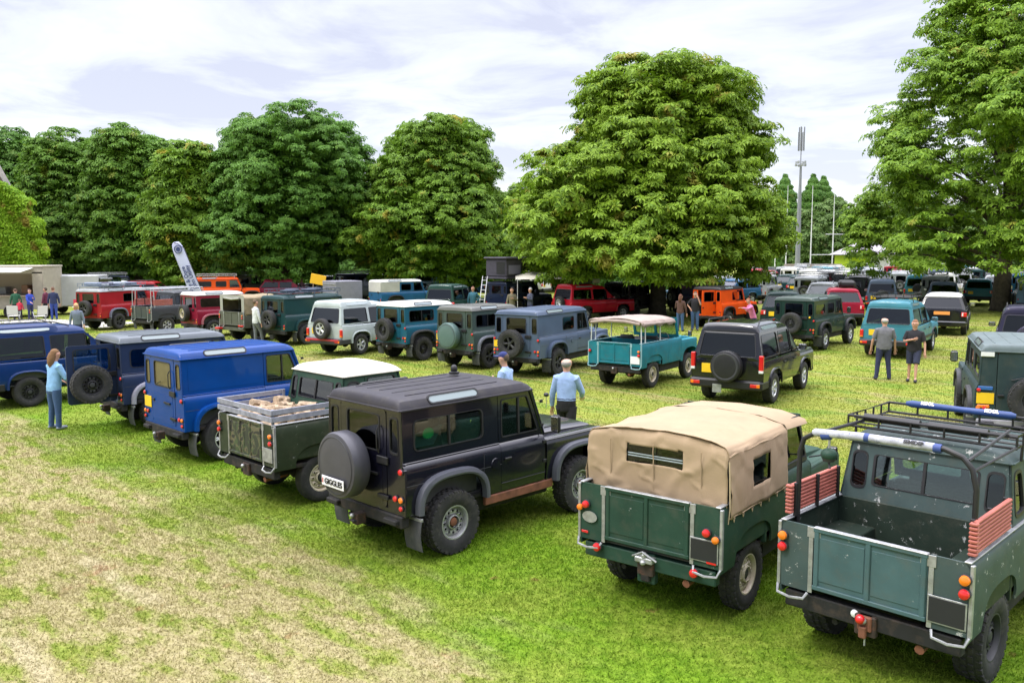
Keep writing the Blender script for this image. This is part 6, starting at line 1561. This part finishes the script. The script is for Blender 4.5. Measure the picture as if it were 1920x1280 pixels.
t = estate('dark green estate with glowing red tail lights behind the white-roofed pair', paint('paint_forest', (.015, .05, .04)), loc=(-4.0, 55.5), yaw=70, wheels='alloy', glassm=G_TINT, lights='wide', rails=False, far=True, spare_kind=None)
b = MB(); b.bb(-1.1, -1.07, -.7, .7, .80, .92, RED, .01); b.build('light_bar', t)
b = MB(); 
t = defender('black long wheelbase off-roader parked left of the big tree trunk', P_GLOSSB, wb=2.79, loc=(7.2, 58.5), yaw=60, style='sw', wheels='grey', far=True, side_glass=G_DARK, rearglass_m=G_DARK, flare_m=BLACK)
t = defender('dark blue off-roader just right of the big tree trunk', P_DNAVY, wb=2.36, loc=(11.6, 60.5), yaw=20, style='hard1', wheels='silver', far=True, side_glass=G_DARK, rearglass_m=G_DARK, flare_m=BLACK)
t = defender('bright orange van-sided off-roader with both tail doors open', P_ORANGE, roofm=BLACK, wb=2.36, loc=(10.9, 48.9), yaw=48, style='hard1', wheels='silver', far=True, side_glass=G_DARK, rearglass_m=G_DARK, flare_m=BLACK, door_open=D2R(78), spare_kind=None, plate_m=None)
t = estate('dark green luxury estate half hidden behind the long dark green off-roader', paint('paint_ink_green', (.012, .03, .03)), loc=(13.6, 45.5), yaw=72, wheels='alloy', glassm=G_TINT, lights='wide', spare_kind=None, step=0, rails=True, zg=1.70, hw=.94, rake=.28, roofm=paint('paint_ink_green', (0, 0, 0)), far=True, alp=False)
t = estate('red luxury estate with a black roof box, right of the middle', paint('paint_wine_red', (.30, .012, .035)), loc=(18.4, 50.5), yaw=72, wheels='alloy', glassm=G_DARK, lights='wide', spare_kind=None, step=0, rails=False, zg=1.68, hw=.95, rake=.32, far=True, alp=False, plate_pos=(.35, .95, .3, .2))
b = MB(); b.box((.6, -.2, 2.02), (1.7, .75, .32), BLACK, .09); b.build('roof_box', t)
# food trailer and things about it
t = thing('snack_trailer', 'cream snack trailer with its serving hatch raised, by the ivy-clad building', 'trailer', (-34.8, 61.5, 0), D2R(0))
tc_ = mat('trailer_cream', (.38, .34, .28), rough=.5, var=.1); ti = mat('trailer_inside', (.45, .36, .28), rough=.6)
b = MB(); b.bb(-5, 3.2, -1.0, -.94, .5, 1.25, tc_, .01); b.bb(-5, 3.2, 1.0, 1.06, .5, 2.9, tc_, .01); b.bb(3.16, 3.24, -1, 1.06, .5, 2.9, tc_, .02); b.bb(-5, 3.2, -1, 1.0, .46, .52, tc_, .01)
b.bb(-5.05, 3.28, -1.06, 1.1, 2.86, 2.96, tc_, .03); b.bb(-5, 3.2, -1.0, -.9, 2.5, 2.86, tc_, .01); b.bb(2.6, 3.2, -1.0, -.94, 1.25, 2.6, tc_, .01); b.bb(-5, 2.6, .9, .98, 1.3, 2.8, ti, .01); b.build('trailer_body', t)
b = MB(); b.box((-.9, -1.65, 2.72), (7.2, 1.35, .05), mat('hatch_white', (.75, .74, .70), rough=.5), .01, Matrix.Rotation(.16, 3, 'X')); b.build('serving_hatch', t)
b = MB(); b.bb(-4.9, 2.6, -1.3, -.95, 1.22, 1.27, ti, .01); b.bb(-3.4, -2.6, -1.02, -1.0, .65, 1.15, P_SILV, .01)
for i in range(5): b.bb(-4+i*1.3, -3.6+i*1.3, .3, .8, 1.3, 1.7+.1*(i % 3), mat('kitchen_%d' % (i % 3), ((.3, .3, .32), (.4, .2, .12), (.1, .1, .12))[i % 3], rough=.5), .03)
b.build('counter', t)
for x in (-2.2, 1.2): wheel(t, x, -1.0, R=.33, w=.2, style='grey', far=True)
t = thing('white_van', 'white box van parked right of the snack trailer', 'van', (-30.6, 64.5, 0), D2R(10))
b = MB(); b.bb(-2.2, 1.3, -1.0, 1.0, .5, 2.35, paint('paint_van_grey', (.45, .46, .47)), .05); b.build('van_body', t)
b = MB(); b.bb(1.3, 2.9, -.98, .98, .5, 1.5, P_WHITE, .1); b.bb(1.3, 2.1, -.95, .95, 1.5, 2.2, G_TINT, .08); b.build('cab', t)
for x in (-1.4, 2.0):
    for s in (-1, 1): wheel(t, x, s*.92, R=.34, w=.2, style='grey', far=True)
def camp_chair(label, x, y, rz, m, fm):
    t = thing('camping_chair', label, 'chair', (x, y, 0), rz, 'camping chairs by the snack trailer')
    b = MB()
    for s in (-1, 1):
        b.tube([(.24, s*.25, 0), (-.22, s*.25, .48)], .013, fm, 6); b.tube([(-.24, s*.25, 0), (.24, s*.25, .62)], .013, fm, 6); b.tube([(-.22, s*.25, .44), (-.34, s*.25, .98)], .013, fm, 6); b.tube([(.26, s*.27, .64), (-.26, s*.27, .64)], .018, fm, 6)
    b.build('chair_frame', t); b = MB(); b.box((0, 0, .44), (.46, .48, .03), m, .01); b.build('seat', t); b = MB(); b.box((-.30, 0, .74), (.03, .48, .46), m, .01, Matrix.Rotation(-.2, 3, 'Y')); b.build('backrest', t)
pc = mat('chair_pale', (.6, .6, .55), rough=.8)
camp_chair('left one of the two pale camping chairs on the gravel by the snack trailer', -29.3, 53.3, 1.9, pc, GALV); camp_chair('right one of the two pale camping chairs on the gravel by the snack trailer', -27.6, 53.0, 2.5, pc, GALV)
t = thing('picnic_table', 'white slatted table with maroon side panel right of the queue', 'table', (-26.6, 57.2, 0), 0)
b = MB(); b.bb(-.8, .8, -.4, .4, .72, .76, P_WHITE, .01); b.build('tabletop', t)
for x in (-.7, .7):
    for y in (-.3, .3): b = MB(); b.bb(x-.03, x+.03, y-.03, y+.03, 0, .72, P_WHITE, .005); b.build('leg', t)
b = MB(); b.bb(-.7, -.2, -.42, -.40, .3, 1.15, C_RED, .01); b.bb(.1, .7, -.42, -.40, .3, 1.1, cloth('maroon', (0, 0, 0)), .01); b.build('side_panel', t)
# path
b = MB(); gm = mat('gravel', (.42, .41, .38), rough=1, var=.2, vscale=3, bump=.5, bscale=20); b.grid([[(-70, y0, .006), (-42, y0, .006), (-30, y0-.4, .006), (-22.5, y0-2.2+dy, .006)] for y0, dy in ((50.5, 2), (58.5, -1.5))], gm, False); b.v = [(*survey(x_, y_), z_) for x_, y_, z_ in b.v]; tag(b.build('path', fix=False), None, None, kind='structure')
# feather flag
t = thing('feather_flag', 'leaning white feather flag with a round blue badge and two lines of lettering', 'flag', (-23.4, 66, 0), D2R(0))
FT = Matrix.Rotation(.0, 4, 'Y'); b = MB(); fm = mat('flag_cloth', (.52, .55, .78), rough=.7, var=.05)
def fp(u, v, w=0):   # u along the staff 0..1, v across 0..1
    cx = 1.0-1.65*u-(.55*max(0, u-.8)**2*5); z = .9+4.4*u-(1.2*max(0, u-.82)**2*5)
    wd = .95*(1-.15*u)*(1 if u < .78 else max(.05, math.sqrt(max(0, 1-((u-.78)/.24)**2)))); return (cx+.10-(1-v)*wd, .10*math.sin(u*5+v*2)*.4-w, z-(1-v)*wd*.10)
b.grid([[fp(u/24, v/6) for v in range(7)] for u in range(25)], fm); o = b.build('flag_cloth', t, fix=False); o.modifiers.new('s', 'SOLIDIFY').thickness = .01
b = MB(); b.tube([(1.35, 0, 0), (1.10, 0, .7)]+[tuple(Vector(fp(u/14, 1))+Vector((.02, 0, 0))) for u in range(0, 13)]+[fp(.95, .6), fp(.99, .1)], .022, DGREY, 6); b.build('flag_pole', t)
b = MB(); b.tube([(1.35, 0, .03), (.75, -.2, .03)], .03, DGREY, 6); b.tube([(1.35, 0, .03), (1.9, .2, .03)], .03, DGREY, 6); b.build('flag_foot', t)
IB = mat('flag_ink', (.03, .05, .16), rough=.7)
for s, v, u in (('Wye & Dore', .30, .33), ('John Utility', .68, .38)):
    p0 = Vector(fp(u-.2, v)); p1 = Vector(fp(u+.2, v)); a = math.atan2(p1.z-p0.z, p1.x-p0.x); c = (p0+p1)/2
    text_mesh('lettering', s, .40, IB, t, (c.x, c.y-.09, c.z), (PI/2, -a, 0), bold=.008)
b = MB(); c = fp(.84, .5); b.tube([(c[0]+.27*math.cos(i*PI/12), c[1]-.05, c[2]+.27*math.sin(i*PI/12)) for i in range(24)], .03, IB, 6, closed=True); b.lathe([(.001, 0), (.15, 0), (.15, -.01), (.001, -.01)], IB, 20, axis='y', c=(c[0], c[1]-.05, c[2])); b.build('flag_badge', t)
# ivy-clad building at the left edge
t = thing('stone_building', 'stone gabled building at the left edge half hidden by yellow-green ivy', 'building', (-48.05, 73.7, 0), D2R(30))
st = mat('rubble_stone', (.36, .30, .27), rough=.95, var=.35, vscale=1.6, bump=.8, bscale=4); tl_ = mat('stone_coping', (.50, .45, .47), rough=.9, var=.2, vscale=4)
b = MB(); b.panel([(-14, 0), (7.5, 0), (7.5, 8.0), (3.2, 17.8), (-6, 17.8), (-14, 9)], [], lambda u, v, w: (u, w, v), 9.0, st); b.build('wall', t)
b = MB(); b.bar((7.75, -.05, 7.6), (3.2, -.05, 18.0), .5, .40, tl_, .03); b.bar((7.65, 4.5, 7.8), (3.15, 4.5, 18.1), 9, .12, mat('slate_roof', (.09, .09, .10), rough=.8, var=.3), .02); b.build('roof', t)
b = MB(); b.bb(4.0, 4.8, -.08, .1, 6.2, 8.6, BPLATE, .02)
for x in (3.9, 4.85): b.bb(x, x+.12, -.14, .0, 6.1, 8.7, tl_, .01)
b.build('window', t)
rg = np.random.default_rng(5); N = 21000
u = rg.uniform(-6, 9.4, N); v = rg.uniform(.3, 11.4, N); lim = np.interp(v, [0, 3.2, 5.5, 8, 10, 11.4], [9.3, 9.4, 9.2, 8.6, 7.5, 5.6])+.35*np.sin(v*3)+.2*np.sin(v*7.3)
ok = (u < lim) & ~((u > 3.85) & (u < 5.0) & (v > 6.1) & (v < 8.7)) & ~((v > 9.8+.5*np.sin(u*1.3)))
u, v, lim = u[ok], v[ok], lim[ok]; n = len(u); bulge = .25+.35*np.sin(u*1.1+v*.7)**2+.3*rg.random(n)
P = np.stack([u, -bulge+1.2*(np.clip((u-lim+.7)/.7, 0, 1))**2-.15, v], 1); Nn = np.stack([.3+.8*np.clip((u-lim+1)/1, 0, 1), -np.ones(n)*.8, np.full(n, .6)], 1)+rg.normal(size=(n, 3))*.3
part('ivy', np_mesh('ivy', leaf_clusters(P, Nn, .34, rg, 5), 4, IVY), t)
# pavilion, fence, mast, posts beyond the pitch
t = thing('sports_pavilion', 'low pavilion with lime green and white walls beyond the pitch', 'building', (77, 200, 0), 0)
b = MB(); b.bb(-4.6, -1.0+1.2, -4, 4, 0, 5.0, mat('wall_lime', (.42, .58, .01), rough=.7), .02); b.bb(.2, 5.2, -4.02, 4, 0, 5.0, mat('wall_lilac_white', (.72, .70, .80), rough=.7), .02); b.build('wall', t)
b = MB(); V = [(-5.6, -5, 5), (6, -5, 5), (6, 5, 5), (-5.6, 5, 5), (-1.5, 0, 7.6), (2.5, 0, 7.6)]; b.add(V, [[0, 1, 5, 4], [1, 2, 5], [2, 3, 4, 5], [3, 0, 4], [0, 3, 2, 1]], mat('roof_grey', (.35, .32, .36), rough=.8)); b.bb(-5.7, 6.1, -5.1, 5.1, 4.85, 5.02, DGREY, .01); b.build('roof', t)
b = MB(); _x, _y = survey(65, 195); b.bb(_x-4.2, _x+3.6, _y, _y+.1, 0, 1.9, mat('fence_boards', (.32, .26, .26), rough=.9, var=.2), .01); tag(b.build('board_fence'), 'brown board fence at the foot of the mobile mast', 'fence')
t = thing('mobile_mast', 'tall grey mobile phone mast with antennas, tallest thing beyond the pitch', 'mast', (56.5, 180, 0), 0)
mg = mat('mast_grey', (.26, .27, .30), rough=.5, metal=.3); b = MB(); b.tube([(0, 0, 0), (0, 0, 12), (.05, 0, 22.5)], [.52, .42, .20], mg, 12); b.build('pole', t)
b = MB()
for i in range(6):
    a = i*PI/3; r = .55; b.bb(r*math.cos(a)-.11, r*math.cos(a)+.11, r*math.sin(a)-.08, r*math.sin(a)+.08, 25.0, 28.6 if i % 2 else 29.6, mg, .03)
for i in range(8): a = i*PI/4; r = .9; b.box((r*math.cos(a), r*math.sin(a), 22.3+.5*(i % 2)), (.4, .4, .55), P_SILV, .06)
b.tube([(0, 0, 22), (0, 0, 29.5)], .10, mg, 8); b.tube([(1.0*math.cos(i*PI/8), 1.0*math.sin(i*PI/8), 22.2) for i in range(16)], .05, mg, 6, closed=True); b.build('antenna', t)
pw = mat('post_white', (.66, .67, .70), rough=.5)
for lb, x, y, h, lean_ in (('left post of the near rugby goal, left of the mast', 60.2, 200, 20, .02), ('tall white rugby post right of the mast', 65.6, 200, 20, .03), ('outer tall white rugby post, in front of the lime green wall', 70.4, 200, 19, .03), ('thin far post left of the goal, partly behind the chestnut', 66.5, 230, 22, 0)):
    b = MB(); b.tube([(0, 0, 0), (lean_*h*.0, 0, h*.5), (0, 0, h)], [.16, .12, .05], pw, 8); o = b.build('goal_post', loc=(*survey(x, y), 0)); o.scale = [survey_k(x, y)]*3; tag(o, lb, 'goalpost', 'goalposts on the pitch')
b = MB(); b.tube([(0, 0, 0), (4.9, 0, 0)], .09, pw, 6); o = b.build('goal_crossbar', loc=(*survey(65.6, 200), 5.0*survey_k(65.6, 200))); o.scale = [survey_k(65.6, 200)]*3; tag(o, 'white crossbar between the two rugby posts right of the mast', 'crossbar')
b = MB(); b.tube([(0, 0, 0), (0, 0, 10.2)], .10, pw, 6); b.tube([(-14, 0, 9.6), (14, 0, 9.4)], .05, pw, 4); o = b.build('lamp_post', loc=(*survey(84.5, 205), 0)); o.scale = [survey_k(84, 205)]*3; tag(o, 'slim white post carrying a wire, right of the pavilion', 'post')

# ---- parked vehicles under the trees and in the far field: copies in other colours
S_NAMES = ('paint_silver', 'paint_white', 'paint_dark_green', 'paint_dark_grey', 'paint_light_teal', 'paint_mid_blue', 'paint_red', 'paint_gloss_black', 'paint_beige', 'paint_deep_navy', 'paint_steel_blue', 'paint_maroon', 'paint_orange')
PR = {}
PR['estate'] = estate('silver estate off-roader nearest the pavilion in the far rows', P_SILV, loc=(39.5, 108), yaw=60, wheels='alloy', far=True, spare_kind='cover', spare_m=BLACK, glassm=G_DARK, rails=True)
PR['box'] = defender('silver box-bodied off-roader in the far rows near the goalposts', P_SILV, wb=2.79, loc=(43.5, 110), yaw=60, style='sw', far=True, side_glass=G_DARK, rearglass_m=G_DARK, plate_m=None, flare_m=BLACK)
roof_rack(PR['box'], -.8, 1.8, 2.07, far if False else .68, .12, m=GALV)
PR['suv'] = estate('silver sloping-backed car in the far rows near the goalposts', P_SILV, loc=(47.5, 112), yaw=60, wheels='alloy', far=True, spare_kind=None, glassm=G_DARK, step=0, alp=False, rake=.42, zg=1.62, lights='wide', rails=True)
CN = {'paint_silver': 'silver', 'paint_white': 'white', 'paint_dark_green': 'dark green', 'paint_dark_grey': 'dark grey', 'paint_light_teal': 'pale teal', 'paint_mid_blue': 'mid blue', 'paint_red': 'red', 'paint_gloss_black': 'black', 'paint_beige': 'beige', 'paint_deep_navy': 'navy', 'paint_steel_blue': 'steel blue', 'paint_maroon': 'maroon', 'paint_orange': 'orange'}
KN = {'estate': 'estate off-roader', 'box': 'box-bodied off-roader', 'suv': 'sloping-backed car'}
def put(kind, col, x, y, yaw, where):
    sw = {'paint_silver': MATS[col]}
    o = copy_tree(PR[kind], None, sw); o.location = (*survey(x, y), 0); o.rotation_euler = (0, 0, D2R(yaw)); o['label'] = '%s %s %s' % (CN[col], KN[kind], where); o['group'] = 'off-road cars parked on the field'
    return o
FARP = [
    ('box', 'paint_beige', -26.5, 86, 28, 'side-on under the trees behind the white-roofed maroon one'), ('box', 'paint_deep_navy', -15.5, 92, 200, 'nose-on in the shade right of the bare trunk'), ('estate', 'paint_gloss_black', -12.6, 93, 215, 'with its bonnet up under the dark chestnut'),
    ('box', 'paint_dark_green', -8.5, 100, 250, 'in shade under the yellowing chestnut'), ('suv', 'paint_mid_blue', -4.2, 90, 200, 'under the yellowing chestnut right of its trunk'), ('suv', 'paint_dark_grey', -12.0, 84, 190, 'left of the yellowing chestnut trunk'),
    ('suv', 'paint_white', 2.6, 96, 150, 'glimpsed behind the rooftop tent'), ('box', 'paint_steel_blue', 13.2, 68, 300, 'behind the big tree trunk'), ('estate', 'paint_white', 17.8, 78, 210, 'under the right side of the broad bright chestnut'),
    ('suv', 'paint_mid_blue', 19.3, 76, 215, 'behind the orange vehicle, bonnet towards the camera'), ('suv', 'paint_mid_blue', 16.0, 74, 200, 'just behind the orange vehicle roof, left of its twin'), ('box', 'paint_deep_navy', -38, 84, 30, 'in the dark under the trees beside the feather flag'),
    ('suv', 'paint_white', -34, 76, 10, 'with a pale bonnet above the ladder rack truck'), ('suv', 'paint_red', -30.5, 74, 5, 'low behind the snack trailer van'), ('box', 'paint_orange', -25.3, 76, 20, 'half hidden by the feather flag'),
    ('estate', 'paint_dark_grey', -46, 92, 20, 'in deep shade under the left trees'), ('suv', 'paint_gloss_black', -18.5, 97, 170, 'in shade behind the bare trunk'), ('suv', 'paint_maroon', -21, 80, 10, 'low under the bare-trunked chestnut'), ('box', 'paint_white', 1.0, 84, 100, 'between the rooftop tent and the broad chestnut')]
rw = ['second', 'fourth', 'sixth', 'eighth', 'tenth', 'front', 'third', 'fifth', 'seventh', 'ninth', 'last']; nth = ['leftmost', 'second from left', 'third from left', 'fourth from left', 'fifth from left', 'sixth from left', 'seventh from left', 'eighth from left', 'ninth from left']
cl = list(CN); rd = random.Random(12)
rows_ = [(71, [23.5, 27.5, 33, 37, 42, 47]), (86, [23, 28, 32, 36.5, 41, 46, 51]), (105, [29, 34, 39, 44, 49, 54, 59]), (128, [34, 39, 44.5, 50, 55, 60, 66]), (149, [41, 46, 52, 58, 63, 69, 75]), (64, [22.5, 26.3, 30.6, 41]), (78, [21, 25.5, 30, 34.5, 44, 48.5]), (94, [24, 28.5, 33, 37.5, 42, 46.5, 51]), (118, [31, 36, 41, 46, 51, 56, 61]), (138, [36, 41.5, 47, 52.5, 58, 63.5, 69]), (160, [45, 51, 57, 63, 69, 75, 81])]
seq = ['paint_silver', 'paint_light_teal', 'paint_white', 'paint_steel_blue', 'paint_silver', 'paint_dark_grey', 'paint_mid_blue', 'paint_silver', 'paint_dark_green', 'paint_white', 'paint_silver', 'paint_red', 'paint_steel_blue', 'paint_gloss_black']
q = 0
for r, (y, xs__) in enumerate(rows_):
    for i, x in enumerate(xs__):
        FARP.append((('estate', 'box', 'suv')[rd.randrange(3)], seq[(q*5+r) % len(seq)], x+rd.uniform(-.5, .5), y+rd.uniform(-1.2, 1.2), 60+rd.uniform(-5, 5), '%s in the %s row of the far right field' % (nth[i], rw[r]))); q += 1
for a in FARP: put(*a)
t = defender('pale blue box-bodied off-roader with white roof at the right edge, behind the plum one', paint('paint_pale_blue', (.10, .17, .30)), roofm=P_WHITE, wb=2.79, loc=(35.5, 62), yaw=62, style='sw', far=True, side_glass=G_TINT, spare_kind=None, plate_m=None)
